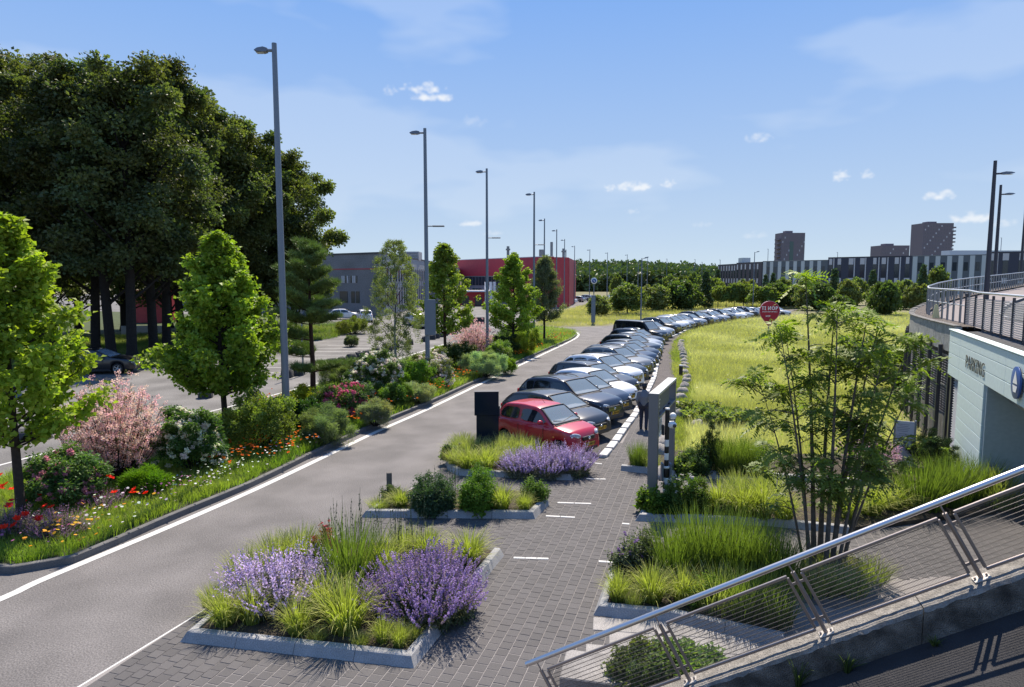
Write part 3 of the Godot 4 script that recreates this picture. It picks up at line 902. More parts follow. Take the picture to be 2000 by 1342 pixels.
func make_car(called: String, P: Dictionary) -> Node3D:
	var o := Node3D.new()
	o.name = called
	var L: float = P.L; var W: float = P.W; var H: float = P.H
	var yb: float = P.belt; var hood: float = P.hood; var nose: float = P.nose
	var r: float = P.r; var xf: float = P.xf; var xr: float = P.xr
	var ws0: float = P.ws0; var ws1: float = P.ws1; var rf1: float = P.rf1; var rw0: float = P.rw0
	var e := L / 2.0
	var sill := 0.21
	var hw := func(x: float) -> float:
		var k := absf(x) / e
		return W * 0.5 * (1.0 - 0.05 * k * k - (0.27 if x > 0 else 0.15) * pow(k, 8))
	var ytop := func(x: float) -> float:
		if x > ws0:
			var t := (x - ws0) / (e - ws0)
			return lerpf(hood, nose, pow(t, 1.5)) - 0.30 * pow(clampf((x - e + 0.22) / 0.22, 0, 1), 2.6)
		return lerpf(hood, yb + 0.03, clampf((ws0 - x) / 1.2, 0, 1)) - 0.22 * pow(clampf((-e + 0.16 - x) / 0.16, 0, 1), 2.4)
	var ysill := func(x: float) -> float:
		var s := sill + 0.06 * pow(absf(x) / e, 8)
		for xw in [xf, xr]:
			var q := pow(r * 1.17, 2) - pow(x - xw, 2)
			if q > 0: s = maxf(s, r + sqrt(q))
		return s
	var xs := [-e, -e + 0.05, -e + 0.13, -e + 0.25]
	for xw in [xr, xf]:
		for k in 13:
			xs.append(xw - cos(PI * k / 12.0) * r * 1.17)
		xs.append(xw - r * 1.17 - 0.01); xs.append(xw + r * 1.17 + 0.01)
	for k in 5: xs.append(lerpf(xr + r * 1.4, xf - r * 1.4, k / 4.0))
	xs.append_array([ws0 - 0.02, ws0 + 0.12, e - 0.32, e - 0.2, e - 0.1, e - 0.04, e])
	xs.sort()
	var body := MB.new()
	var rows := []
	for x in xs:
		var w: float = hw.call(x)
		var s: float = ysill.call(x)
		var yt: float = ytop.call(x)
		var ym := lerpf(maxf(s, sill), yt, 0.45)
		var half := [Vector2(0.0, s), Vector2(w * 0.62, s), Vector2(w * 0.94, s), Vector2(w * 0.985, s + 0.03), Vector2(w, ym), Vector2(w * 0.985, lerpf(ym, yt, 0.62)), Vector2(w * 0.945, yt - 0.035), Vector2(w * 0.86, yt), Vector2(w * 0.5, yt + 0.022), Vector2(0.0, yt + 0.03)]
		var row := PackedVector3Array()
		for k in half.size(): row.append(Vector3(x, half[k].y, half[k].x))
		for k in range(half.size() - 2, -1, -1): row.append(Vector3(x, half[k].y, -half[k].x))
		rows.append(row)
	body.grid(rows)
	for k in [0, rows.size() - 1]:
		var f: PackedVector3Array = rows[k].slice(0, rows[k].size() - 1)
		if k > 0: f.reverse()
		body.fan(f)
	# greenhouse
	var rx := [rw0, rf1, (rf1 + ws1) / 2.0, ws1, ws0]
	var ry := [yb, H - P.get("drop", 0.05), H, H - 0.03, hood - 0.01]
	var roof := func(x: float) -> float:
		if x <= rw0: return yb
		if x >= ws0: return hood - 0.01
		var t := 0.0
		for d in [-0.16, -0.08, 0.0, 0.08, 0.16]: t += pl(x + d, rx, ry)
		return t / 5.0
	var zs := func(x: float, y: float) -> float:
		var wb: float = hw.call(x) * 0.93
		return wb - (wb - W * P.get("tumble", 0.345)) * clampf((y - yb) / (H - yb), 0, 1)
	rows = []
	var n := 26
	for i in n + 1:
		var x := lerpf(rw0, ws0, i / float(n))
		var yr: float = roof.call(x)
		var kk := clampf((yr - yb + 0.05) / 0.2, 0.05, 1.0)
		var ye := yr - 0.075 * kk
		var half := [Vector2(zs.call(x, yb), minf(yb, yr) - 0.05), Vector2(zs.call(x, lerpf(yb, ye, 0.5)), lerpf(yb - 0.02, ye, 0.5)), Vector2(zs.call(x, ye), ye), Vector2(zs.call(x, ye) * 0.955, yr - 0.022 * kk), Vector2(zs.call(x, ye) * 0.895, yr), Vector2(zs.call(x, ye) * 0.4, yr + 0.018), Vector2(0, yr + 0.024)]
		var row := PackedVector3Array()
		for k in half.size(): row.append(Vector3(x, half[k].y, half[k].x))
		for k in range(half.size() - 2, -1, -1): row.append(Vector3(x, half[k].y, -half[k].x))
		rows.append(row)
	var cutrow := 0
	for i in n + 1:
		if lerpf(rw0, ws0, i / float(n)) < ws1 + 0.08: cutrow = i
	body.grid(rows.slice(0, cutrow + 1))
	var lft := []; var rgt := []; var low := []
	for i in range(cutrow, n + 1):
		lft.append(rows[i].slice(0, 5)); rgt.append(rows[i].slice(8, 13))
	body.grid(lft); body.grid(rgt)
	part("body", body, P.paint, o)
	# what shows through the windscreen
	var cab := MB.new()
	var dz: float = zs.call(ws0 - 0.3, yb) * 0.93
	cab.box(Vector3((rw0 + ws0) / 2.0, yb + 0.05, 0), Vector3(ws0 - rw0 - 0.5, 0.02, dz * 2.0))
	for s in [-1.0, 1.0]:
		cab.cbox(Vector3(ws1 - 0.42, yb + 0.16, s * dz * 0.48), Vector3(0.13, 0.42, dz * 0.62), 0.05, Basis(Vector3.BACK, 0.2))
		cab.cbox(Vector3(ws1 - 0.50, yb + 0.42, s * dz * 0.48), Vector3(0.09, 0.15, 0.24), 0.04)
	cab.cbox(Vector3(rf1 + 0.35, yb + 0.14, 0), Vector3(0.13, 0.34, dz * 1.6), 0.04)
	part("seats", cab, M.seat, o)
	var da := MB.new()
	da.cbox(Vector3((ws1 + ws0) / 2.0 + 0.16, yb + 0.075, 0), Vector3((ws0 - ws1) * 0.52, 0.06, dz * 1.86), 0.02)
	part("dashboard", da, M.dash, o)
	var stw := MB.new()
	var ring := PackedVector3Array()
	for k in 17: ring.append(Vector3(0, cos(TAU * k / 16.0) * 0.18, sin(TAU * k / 16.0) * 0.18 - dz * 0.48))
	stw.tube(ring, [0.016], 5, false)
	part("steering_wheel", stw, M.black, o, Vector3(ws1 - 0.02, yb + 0.15, 0)).rotation.z = 0.4
	# screens
	var screen := func(a: float, b: float, lift: float) -> MB:
		var g := MB.new()
		var rs := []
		for i in 7:
			var x := lerpf(a, b, i / 6.0)
			var row := PackedVector3Array()
			for j in 9:
				var u := (j / 4.0 - 1.0)
				var z: float = u * 0.92 * zs.call(x, roof.call(x) - 0.06) * 0.99
				row.append(Vector3(x + lift, roof.call(x) + 0.016 + 0.012 * (1.0 - u * u), z))
			rs.append(row)
		g.grid(rs)
		return g
	part("windscreen", screen.call(ws1 + 0.05, ws0 - 0.05, 0.012), M.windscreen, o)
	var seal := MB.new()
	for s in [-1.0, 1.0]:
		var p := PackedVector3Array()
		for i in 7:
			var x := lerpf(ws1 + 0.04, ws0 - 0.05, i / 6.0)
			p.append(Vector3(x, roof.call(x) + 0.014, s * 0.915 * zs.call(x, roof.call(x) - 0.06)))
		seal.tube(p, [0.034], 5)
	var tp := PackedVector3Array()
	for j in 7: tp.append(Vector3(ws1 + 0.05, roof.call(ws1 + 0.05) + 0.018 + 0.012 * (1.0 - pow(j / 3.0 - 1.0, 2)), (j / 3.0 - 1.0) * 0.9 * zs.call(ws1, roof.call(ws1) - 0.06)))
	seal.tube(tp, [0.034], 5)
	part("windscreen_seal", seal, M.black, o)
	var cowl := MB.new()
	cowl.cbox(Vector3(ws0 - 0.03, hood + 0.012, 0), Vector3(0.19, 0.035, zs.call(ws0, yb) * 1.76), 0.01)
	part("cowl", cowl, M.black, o)
	if rf1 - rw0 > 0.2: part("rear_window", screen.call(rw0 + 0.07, rf1 - 0.06, -0.012), M.glass, o)
	var wl: Array = P.windows
	for s in [-1.0, 1.0]:
		for w in wl:
			var g := MB.new()
			var a := PackedVector3Array(); var b := PackedVector3Array()
			for i in 9:
				var t := i / 8.0
				var x: float = lerpf(w[0], w[1], t)
				var cut := 0.05 * pow(absf(2 * t - 1), 6)
				var y0 := yb + 0.05 + cut
				var y1: float = maxf(y0 + 0.005, minf(H - 0.13, roof.call(x) - 0.115) - cut)
				a.append(Vector3(x, y0, s * (zs.call(x, y0) + 0.008)))
				b.append(Vector3(x, y1, s * (zs.call(x, y1) + 0.008)))
			g.grid([b, a] if s < 0 else [a, b])
			part("side_window", g, M.glass, o)
	if P.get("rails", false):
		var g := MB.new()
		for s in [-1.0, 1.0]:
			var p := PackedVector3Array()
			for i in 9:
				var x := lerpf(rf1 + 0.1, ws1 - 0.2, i / 8.0)
				p.append(Vector3(x, roof.call(x) + (0.05 if i > 0 and i < 8 else 0.0), s * zs.call(x, roof.call(x)) * 0.90))
			g.tube(p, [0.016], 5)
		part("roof_rails", g, P.get("railmat", M.black), o)
	# wheels
	for xw in [xf, xr]:
		for s in [-1.0, 1.0]:
			var t := MB.new()
			var zz: float = s * (hw.call(xw) - 0.115)
			var b := Basis(Vector3.RIGHT, PI / 2 * s)
			t.lathe([Vector2(r * 0.62, -0.10), Vector2(r * 0.93, -0.10), Vector2(r, -0.07), Vector2(r, 0.07), Vector2(r * 0.93, 0.10), Vector2(r * 0.66, 0.10), Vector2(r * 0.64, 0.05), Vector2(0.0, 0.05)], 20, Transform3D(b, Vector3(xw, r, zz)))
			var wheel := part("wheel", t, M.tyre, o)
			var rm := MB.new()
			for k in 5:
				var bb := b * Basis(Vector3.UP, TAU * k / 5.0)
				rm.box(Vector3(xw, r, zz) + bb * Vector3(r * 0.34, 0.075, 0), Vector3(r * 0.58, 0.03, r * 0.17), bb)
			rm.lathe([Vector2(r * 0.58, 0.06), Vector2(r * 0.66, 0.108), Vector2(r * 0.70, 0.106)], 20, Transform3D(b, Vector3(xw, r, zz)))
			rm.lathe([Vector2(r * 0.16, 0.07), Vector2(r * 0.14, 0.10), Vector2(0.0, 0.10)], 12, Transform3D(b, Vector3(xw, r, zz)))
			part("rim", rm, M.rim, wheel)
			var well := MB.new()
			well.lathe([Vector2(r * 1.16, -0.12), Vector2(r * 1.16, 0.09)], 20, Transform3D(b, Vector3(xw, r, zz)))
			well.lathe([Vector2(r * 1.16, -0.12), Vector2(0, -0.12)], 20, Transform3D(b, Vector3(xw, r, zz)))
			part("wheel_arch", well, M.black, o)
	# lamps, grille, plate
	for s in [-1.0, 1.0]:
		var g := MB.new()
		var hx: float = e - P.get("lampx", 0.12)
		var hb := Basis(Vector3.UP, -s * P.get("lampturn", 0.7)) * Basis(Vector3.BACK, -P.get("lamprake", 0.5))
		var ls: Vector3 = P.get("lamp", Vector3(0.07, 0.07, 0.24))
		var hp := Vector3(hx, ytop.call(hx) - P.get("lampdown", 0.075), s * hw.call(hx) * P.get("lampz", 0.80))
		g.ball(hp, ls, 8, 14, hb)
		var lamp := part("headlight", g, M.headlamp, o)
		var q := MB.new()
		for k in 2:
			q.ball(hp + hb * Vector3(ls.x * 0.75, 0.0, (k - 0.5) * ls.z * 0.9), Vector3(0.03, minf(ls.y, 0.06) * 0.62, minf(ls.y, 0.06) * 0.7), 5, 10, hb)
		part("reflector", q, M.reflector, lamp)
		var t := MB.new()
		t.cbox(Vector3(-e + 0.10, yb - 0.12, s * (hw.call(-e + 0.1) * 0.90)), Vector3(0.16, 0.20 if P.get("tall", false) else 0.13, 0.13), 0.03)
		part("tail_light", t, M.tail, o)
		var mi := MB.new()
		mi.ball(Vector3(ws0 - 0.42, yb + 0.12, s * (hw.call(ws0 - 0.4) + 0.09)), Vector3(0.085, 0.075, 0.10), 6, 10)
		mi.box(Vector3(ws0 - 0.40, yb + 0.06, s * (hw.call(ws0 - 0.4) - 0.01)), Vector3(0.06, 0.03, 0.12))
		part("mirror", mi, P.paint, o)
		var hd := MB.new()
		for dx in P.handles: hd.cbox(Vector3(dx, yb - 0.10, s * (hw.call(dx) * 0.99)), Vector3(0.17, 0.028, 0.03), 0.008)
		part("door_handle", hd, P.get("handlemat", P.paint), o)
		var seam := MB.new()
		for dx in P.seams: seam.box(Vector3(dx, lerpf(sill, yb, 0.52), s * (hw.call(dx) - 0.002)), Vector3(0.012, (yb - sill) * 0.78, 0.012))
		part("door_seam", seam, M.black, o)
		var trim := MB.new()
		trim.cbox(Vector3((xf + xr) / 2.0, sill + P.get("trimy", 0.04), s * (hw.call(0.0) * 0.992)), Vector3(xf - xr - r * 2.5, P.get("trimh", 0.06), 0.03), 0.01)
		part("side_trim", trim, P.get("trimmat", M.black), o)
	var gr := MB.new()
	var gw: float = P.get("grillew", 0.5); var gh: float = P.get("grilleh", 0.14)
	var gy: float = P.get("grilley", nose - 0.22)
	gr.cbox(Vector3(e - 0.015, gy, 0), Vector3(0.07, gh, gw * 2), 0.02)
	gr.cbox(Vector3(e - 0.02, 0.30, 0), Vector3(0.06, 0.11, W * 0.58), 0.02)
	part("grille", gr, M.black, o)
	if P.get("teeth", 0) > 0:
		var tb := MB.new()
		var k: int = P.teeth
		for i in k: tb.box(Vector3(e + 0.025, gy, lerpf(-gw * 0.92, gw * 0.92, i / float(k - 1))), Vector3(0.02, gh * 0.8, 0.03))
		part("grille_bars", tb, M.chrome, o)
	if P.get("bar", false):
		var tb := MB.new()
		tb.box(Vector3(e + 0.024, gy + gh * 0.5, 0), Vector3(0.02, 0.02, gw * 2.0))
		part("grille_trim", tb, M.chrome, o)
	var em := MB.new()
	em.lathe([Vector2(0.055, 0.0), Vector2(0.055, 0.015), Vector2(0.0, 0.02)], 14, Transform3D(Basis(Vector3.BACK, -PI / 2) * Basis.from_scale(Vector3(0.75, 1, 1.1)), Vector3(e + 0.022, gy, 0)))
	part("emblem", em, M.chrome, o)
	var py: float = P.get("platey", 0.47)
	var pt := MB.new()
	pt.cbox(Vector3(e + 0.028, py, 0), Vector3(0.02, 0.115, 0.52), 0.004)
	var plate := part("licence_plate", pt, M.plate, o)
	if P.get("text", ""):
		var t := text_mesh(P.text, 0.085, 0.006)
		var tm := part("plate_number", t, M.black, plate, Vector3(e + 0.041, py, -0.02))
		tm.rotation.y = PI / 2
		tm.scale.x = 0.9
		var eu := MB.new()
		eu.box(Vector3(e + 0.040, py, 0.236), Vector3(0.006, 0.11, 0.045))
		part("plate_band", eu, M.blue, plate)
	if P.has("extra"): P.extra.call(o)
	return o

func text_mesh(s: String, size: float, depth: float, font := "Droid Sans", bold := 700) -> TextMesh:
	var t := TextMesh.new()
	var f := SystemFont.new()
	f.font_names = PackedStringArray([font])
	f.font_weight = bold
	t.font = f
	t.text = s
	t.font_size = 64
	t.pixel_size = size / 47.0
	t.depth = depth
	t.curve_step = 2.0
	return t

func paint(r: float, g: float, b: float, metal := 0.35) -> StandardMaterial3D:
	var m := mat(r, g, b, 0.32, metal)
	m.clearcoat_enabled = true; m.clearcoat = 0.65; m.clearcoat_roughness = 0.04
	return m

func cars() -> void:
	var red := paint(0.42, 0.010, 0.028, 0.0)
	M.paints = {"navy": paint(0.016, 0.022, 0.042, 0.1), "graphite": paint(0.026, 0.027, 0.031, 0.15), "black": paint(0.008, 0.008, 0.010, 0.0), "white": paint(0.76, 0.77, 0.78, 0.0), "silver": paint(0.38, 0.40, 0.42, 0.3),
		"steel": paint(0.075, 0.085, 0.105, 0.2), "champagne": paint(0.24, 0.235, 0.22, 0.3), "blue": paint(0.03, 0.06, 0.13, 0.1)}
	var pr := {}
	pr.red = make_car("red_hatchback", {"L": 3.55, "W": 1.60, "H": 1.50, "belt": 0.95, "hood": 0.97, "nose": 0.80, "r": 0.275, "xf": 1.17, "xr": -1.20, "ws0": 0.93, "ws1": 0.22, "rf1": -1.35, "rw0": -1.72, "drop": 0.06, "tall": true,
		"windows": [[-1.42, -0.60], [-0.48, 0.62]], "paint": red, "handles": [-0.42, 0.0], "seams": [-0.54, 0.55], "trimy": 0.22, "trimh": 0.05, "trimmat": red, "lamp": Vector3(0.075, 0.105, 0.20), "lampx": 0.15, "lampdown": 0.09, "lampz": 0.80, "lampturn": 0.75,
		"grillew": 0.30, "grilleh": 0.12, "grilley": 0.645, "platey": 0.455, "text": "RKG-141-63", "extra": func(o: Node3D) -> void:
			var a := MB.new()
			a.tube(PackedVector3Array([Vector3(-0.05, 1.50, 0), Vector3(-0.32, 1.72, 0)]), [0.008, 0.004], 4)
			part("aerial", a, M.black, o)
			var b := MB.new()
			b.ball(Vector3(0.98, 0.66, 0.79), Vector3(0.05, 0.025, 0.02), 4, 8)
			part("side_repeater", b, M.amber, o)
			var w := MB.new()
			w.tube(PackedVector3Array([Vector3(0.90, 1.03, 0.42), Vector3(0.80, 1.09, -0.12), Vector3(0.72, 1.14, -0.5)]), [0.012], 4)
			w.tube(PackedVector3Array([Vector3(0.92, 1.02, -0.15), Vector3(0.85, 1.06, 0.2), Vector3(0.78, 1.11, 0.55)]), [0.012], 4)
			part("wiper", w, M.black, o)})
	var hatch := {"L": 4.2, "W": 1.78, "H": 1.47, "belt": 0.95, "hood": 0.98, "nose": 0.76, "r": 0.315, "xf": 1.32, "xr": -1.28, "ws0": 1.02, "ws1": 0.18, "rf1": -1.45, "rw0": -2.02, "drop": 0.09,
		"windows": [[-1.62, -0.52], [-0.42, 0.72]], "paint": M.paints.navy, "handles": [-0.38, 0.2], "seams": [-0.46, 0.62], "text": "81-XKT-4", "grillew": 0.34}
	pr.hatch = make_car("dark_hatchback", hatch)
	var suv := hatch.duplicate()
	suv.merge({"L": 4.45, "W": 1.84, "H": 1.62, "belt": 1.05, "hood": 1.08, "nose": 0.92, "r": 0.345, "xf": 1.38, "xr": -1.32, "ws0": 1.02, "ws1": 0.22, "rf1": -1.62, "rw0": -2.12, "windows": [[-1.95, -1.28], [-1.22, -0.42], [-0.34, 0.72]], "rails": true, "railmat": M.black,
		"teeth": 12, "grillew": 0.42, "grilleh": 0.2, "grilley": 0.66, "platey": 0.50, "text": "5-ZBD-08", "trimh": 0.12, "lamp": Vector3(0.07, 0.06, 0.25), "lampdown": 0.09, "tall": true}, true)
	pr.suv = make_car("sport_utility", suv)
	var wagon := hatch.duplicate()
	wagon.merge({"L": 4.65, "H": 1.48, "rf1": -1.85, "rw0": -2.25, "xr": -1.35, "windows": [[-1.98, -1.32], [-1.24, -0.46], [-0.38, 0.74]], "rails": true, "railmat": M.chrome, "bar": true, "grillew": 0.46, "text": "KR-902-H"}, true)
	pr.wagon = make_car("estate_car", wagon)
	var saloon := hatch.duplicate()
	saloon.merge({"L": 4.6, "H": 1.43, "belt": 0.93, "rf1": -0.98, "rw0": -1.68, "ws1": 0.12, "xr": -1.38, "xf": 1.40, "windows": [[-1.28, -0.46], [-0.36, 0.70]], "bar": true, "grillew": 0.40, "text": "J-417-RS"}, true)
	pr.saloon = make_car("saloon", saloon)
	var van := hatch.duplicate()
	van.merge({"L": 4.95, "W": 1.90, "H": 1.95, "belt": 1.12, "hood": 1.18, "nose": 0.98, "rf1": -2.32, "rw0": -2.46, "ws0": 1.45, "ws1": 0.75, "xf": 1.55, "xr": -1.45, "r": 0.335, "drop": 0.03, "tumble": 0.40, "windows": [[-2.2, -1.1], [-1.0, 0.0], [0.1, 1.15]],
		"handles": [0.2], "seams": [0.05, 1.1], "tall": true, "bar": true, "text": "V-338-LD"}, true)
	pr.van = make_car("people_carrier", van)
	# the row of noses, near to far: kind, colour, place of the nose (x, distance), label
	var rows := [
		["red", "", Vector3(2.43, 0, -20.48), "small bright red hatchback with oval headlights, first of the parked row"],
		["hatch", "graphite", Vector3(3.1, 0, -22.66), "dark grey hatchback right behind the red car in the parked row"],
		["suv", "navy", Vector3(3.95, 0, -25.15), "dark blue crossover with toothed chrome grille and black roof rails, third of the row"],
		["hatch", "navy", Vector3(4.58, 0, -26.82), "navy hatchback between the toothed-grille crossover and the first white car"],
		["hatch", "white", Vector3(5.21, 0, -28.73), "white hatchback, nearest white car of the parked row"],
		["wagon", "graphite", Vector3(5.7, 0, -30.92), "dark grey estate with chrome strip grille just beyond the nearest white car"],
		["suv", "white", Vector3(6.31, 0, -33.14), "white crossover with white bonnet and dark side windows, second white car of the row"],
		["hatch", "graphite", Vector3(6.98, 0, -35.1), "charcoal hatchback just beyond the white crossover in the row"],
		["suv", "champagne", Vector3(7.7, 0, -37.32), "pale champagne crossover, ninth car of the parked row"],
		["wagon", "steel", Vector3(8.32, 0, -39.46), "steel grey estate just beyond the champagne crossover"],
		["hatch", "navy", Vector3(8.96, 0, -41.6), "navy hatchback, eleventh car of the parked row from the red one"],
		["hatch", "graphite", Vector3(9.57, 0, -43.83), "dark grey hatchback, twelfth car of the parked row from the red one"],
		["suv", "black", Vector3(10.14, 0, -45.98), "black crossover, thirteenth car of the parked row from the red one"],
		["saloon", "silver", Vector3(10.69, 0, -48.18), "silver saloon, nearer of two silver saloons before the tall black people carrier"],
		["saloon", "silver", Vector3(11.3, 0, -50.59), "silver saloon, farther of two silver saloons before the tall black people carrier"],
		["wagon", "graphite", Vector3(12.02, 0, -53.26), "low charcoal estate car close in front of the tall black people carrier"],
		["van", "black", Vector3(13.15, 0, -56.95), "tall black people carrier, highest roof of the parked row"],
		["saloon", "steel", Vector3(14.24, 0, -60.07), "steel grey saloon just beyond the tall black people carrier"],
		["wagon", "silver", Vector3(15.27, 0, -63.24), "silver estate car, second beyond the tall black people carrier"],
		["suv", "black", Vector3(16.87, 0, -67.1), "black off-roader facing out where the row bends right"],
		["saloon", "silver", Vector3(18.12, 0, -69.95), "silver saloon just beyond the black off-roader at the bend"],
		["hatch", "white", Vector3(19.21, 0, -72.65), "white hatchback at the bend of the row beyond the black off-roader"]]
	var turn := deg_to_rad(-43.0)
	var fwd := Vector3(cos(turn), 0, -sin(turn))
	var used := {}
	for q in rows: park(pr, used, q[0], q[1], q[2], turn, fwd, q[3])
	var far := [["wagon", "silver", 1354, 633.5], ["saloon", "graphite", 1364, 631.5], ["hatch", "silver", 1376, 629.5], ["suv", "black", 1389, 627.0], ["saloon", "silver", 1400, 625.2], ["hatch", "steel", 1410, 623.8], ["wagon", "silver", 1422, 622.4]]
	var spots := [Vector3(20.27, 0, -74.28), Vector3(21.37, 0, -75.99), Vector3(22.59, 0, -77.78), Vector3(24.08, 0, -80.14), Vector3(25.37, 0, -82.13), Vector3(26.55, 0, -83.69), Vector3(27.79, 0, -85.3), Vector3(29.07, 0, -86.99), Vector3(30.4, 0, -88.74), Vector3(31.82, 0, -90.43), Vector3(33.45, 0, -92.45), Vector3(35.13, 0, -94.3), Vector3(36.92, 0, -95.94), Vector3(38.99, 0, -97.06), Vector3(40.92, 0, -97.92)]
	var kinds := ["wagon", "saloon", "hatch", "suv", "saloon", "hatch", "wagon", "suv", "saloon", "hatch", "wagon", "suv", "hatch", "saloon", "hatch"]
	var tints := ["silver", "graphite", "silver", "black", "silver", "steel", "silver", "graphite", "silver", "white", "silver", "black", "white", "silver", "silver"]
	var ord := ["first", "second", "third", "fourth", "fifth", "sixth", "seventh", "eighth", "ninth", "tenth", "eleventh", "twelfth", "thirteenth", "fourteenth", "fifteenth"]
	for i in spots.size():
		park(pr, used, kinds[i], tints[i], spots[i], turn, fwd, "%s car, %s past the bend in the far end of the parked row" % [{"silver": "silver", "graphite": "dark grey", "black": "black", "steel": "steel grey", "white": "white"}[tints[i]], ord[i]])
	# cars elsewhere
	var other := [["saloon", "black", Vector3(-24.81, 0, -39.61), 0.15, "dark car parked in the shade at the foot of the wood"],
		["suv", "white", Vector3(-19.52, 0, -87.99), 1.9, "white car parked before the grey building, seen from behind"],
		["hatch", "white", Vector3(-23.36, 0, -92.47), 0.3, "white car parked left of the other white car before the grey building"],
		["hatch", "silver", Vector3(-10.3, 0, -76.81), 2.0, "pale car parked right of the birch before the grey building"],
		["wagon", "silver", Vector3(-12.26, 0, -82.02), 2.0, "pale car parked beyond the birch before the grey building"],
		["saloon", "white", Vector3(12.93, 0, -155.81), 2.6, "white car in the far lot beside the red building"],
		["hatch", "silver", Vector3(15.75, 0, -162.75), 2.6, "silver car in the far lot right of the white one by the red building"],
		["suv", "white", Vector3(18.58, 0, -170.35), 2.6, "white car in the far lot nearest the round road sign"],
		["wagon", "white", Vector3(27.29, 0, -183.17), 1.6, "white car in the far lot right of the round road sign"],
		["hatch", "silver", Vector3(29.72, 0, -187.88), 1.6, "silver car at the right end of the far lot"]]
	for q in other:
		park(pr, used, q[0], q[1], q[2], q[3], Vector3.ZERO, q[4], "cars in the other lots")
	for k in pr:
		if not used.has(k): pr[k].free()

func park(pr: Dictionary, used: Dictionary, kind: String, tint: String, nose: Vector3, turn: float, fwd: Vector3, label: String, group := "cars parked in the long row") -> void:
	var o: Node3D = pr[kind]
	if used.has(kind): o = o.duplicate()
	used[kind] = true
	o.name = numbered({"red": "red_hatchback", "hatch": "hatchback", "suv": "crossover", "wagon": "estate_car", "saloon": "saloon_car", "van": "people_carrier"}[kind])
	add_child(o)
	var L: float = {"red": 3.55, "hatch": 4.2, "suv": 4.45, "wagon": 4.65, "saloon": 4.6, "van": 4.95}[kind]
	o.position = Vector3(nose.x, 0.012, nose.z) - fwd * L * 0.5
	o.rotation.y = turn + rr(-0.02, 0.02)
	tag(o, label, "car", group)
	if tint:
		for c in o.get_children():
			var n := str(c.name)
			if n.begins_with("body") or n.begins_with("mirror") or n.begins_with("door_handle"): c.material_override = M.paints[tint]

# ---------- kerbs and paving ----------
func kerb_run(parent: Node3D, pts: Array, closed: bool, h: float, top: float, batter: float, unit: float, m: Material, called := "kerb_stone") -> void:
	# stones along a line whose right-hand side is the outer, battered face; pts are Vector3 at ground level
	var n := pts.size() if closed else pts.size() - 1
	for i in n:
		var a: Vector3 = pts[i]; var b: Vector3 = pts[(i + 1) % pts.size()]
		var L := a.distance_to(b)
		var d := (b - a) / L
		var inw := Vector3(d.z, 0, -d.x)
		var k := maxi(1, int(round(L / unit)))
		var m0 := mitre(pts, i, closed); var m1 := mitre(pts, (i + 1) % pts.size(), closed)
		for j in k:
			var t0 := float(j) / k; var t1 := float(j + 1) / k
			var g0 := 0.004 if j > 0 else 0.0015; var g1 := 0.004 if j < k - 1 else 0.0015
			var in0 := inw if j > 0 else m0
			var in1 := inw if j < k - 1 else m1
			var o0 := a + d * (L * t0 + g0); var o1 := a + d * (L * t1 - g1)
			var mb := MB.new()
			var B := Vector3.DOWN * 0.03; var U := Vector3.UP * (h + rr(-0.003, 0.003))
			var e := 0.012
			var r0 := [o0 + B, o0 + in0 * batter * 0.9 + U - Vector3.UP * e, o0 + in0 * (batter + e) + U, o0 + in0 * (batter + top) + U, o0 + in0 * (batter + top) + B]
			var r1 := [o1 + B, o1 + in1 * batter * 0.9 + U - Vector3.UP * e, o1 + in1 * (batter + e) + U, o1 + in1 * (batter + top) + U, o1 + in1 * (batter + top) + B]
			for q in 4: mb.quad(r0[q], r1[q], r1[q + 1], r0[q + 1])
			mb.fan(PackedVector3Array([r0[0], r0[1], r0[2], r0[3], r0[4]]))
			mb.fan(PackedVector3Array([r1[0], r1[4], r1[3], r1[2], r1[1]]))
			part(called, mb, m, parent)
func mitre(pts: Array, i: int, closed: bool) -> Vector3:
	var n := pts.size()
	var p: Vector3 = pts[i]
	var a: Vector3 = pts[(i - 1 + n) % n]; var b: Vector3 = pts[(i + 1) % n]
	var d0 := (p - a).normalized(); var d1 := (b - p).normalized()
	if not closed and i == 0: d0 = d1
	if not closed and i == n - 1: d1 = d0
	var n0 := Vector3(d0.z, 0, -d0.x); var n1 := Vector3(d1.z, 0, -d1.x)
	var s := (n0 + n1)
	return s / maxf(0.3, s.dot(n0)) 

func v2(p: Vector3) -> Vector2: return Vector2(p.x, p.z)
func flat(pts: Array) -> PackedVector2Array:
	var r := PackedVector2Array()
	for p in pts: r.append(v2(p))
	return r

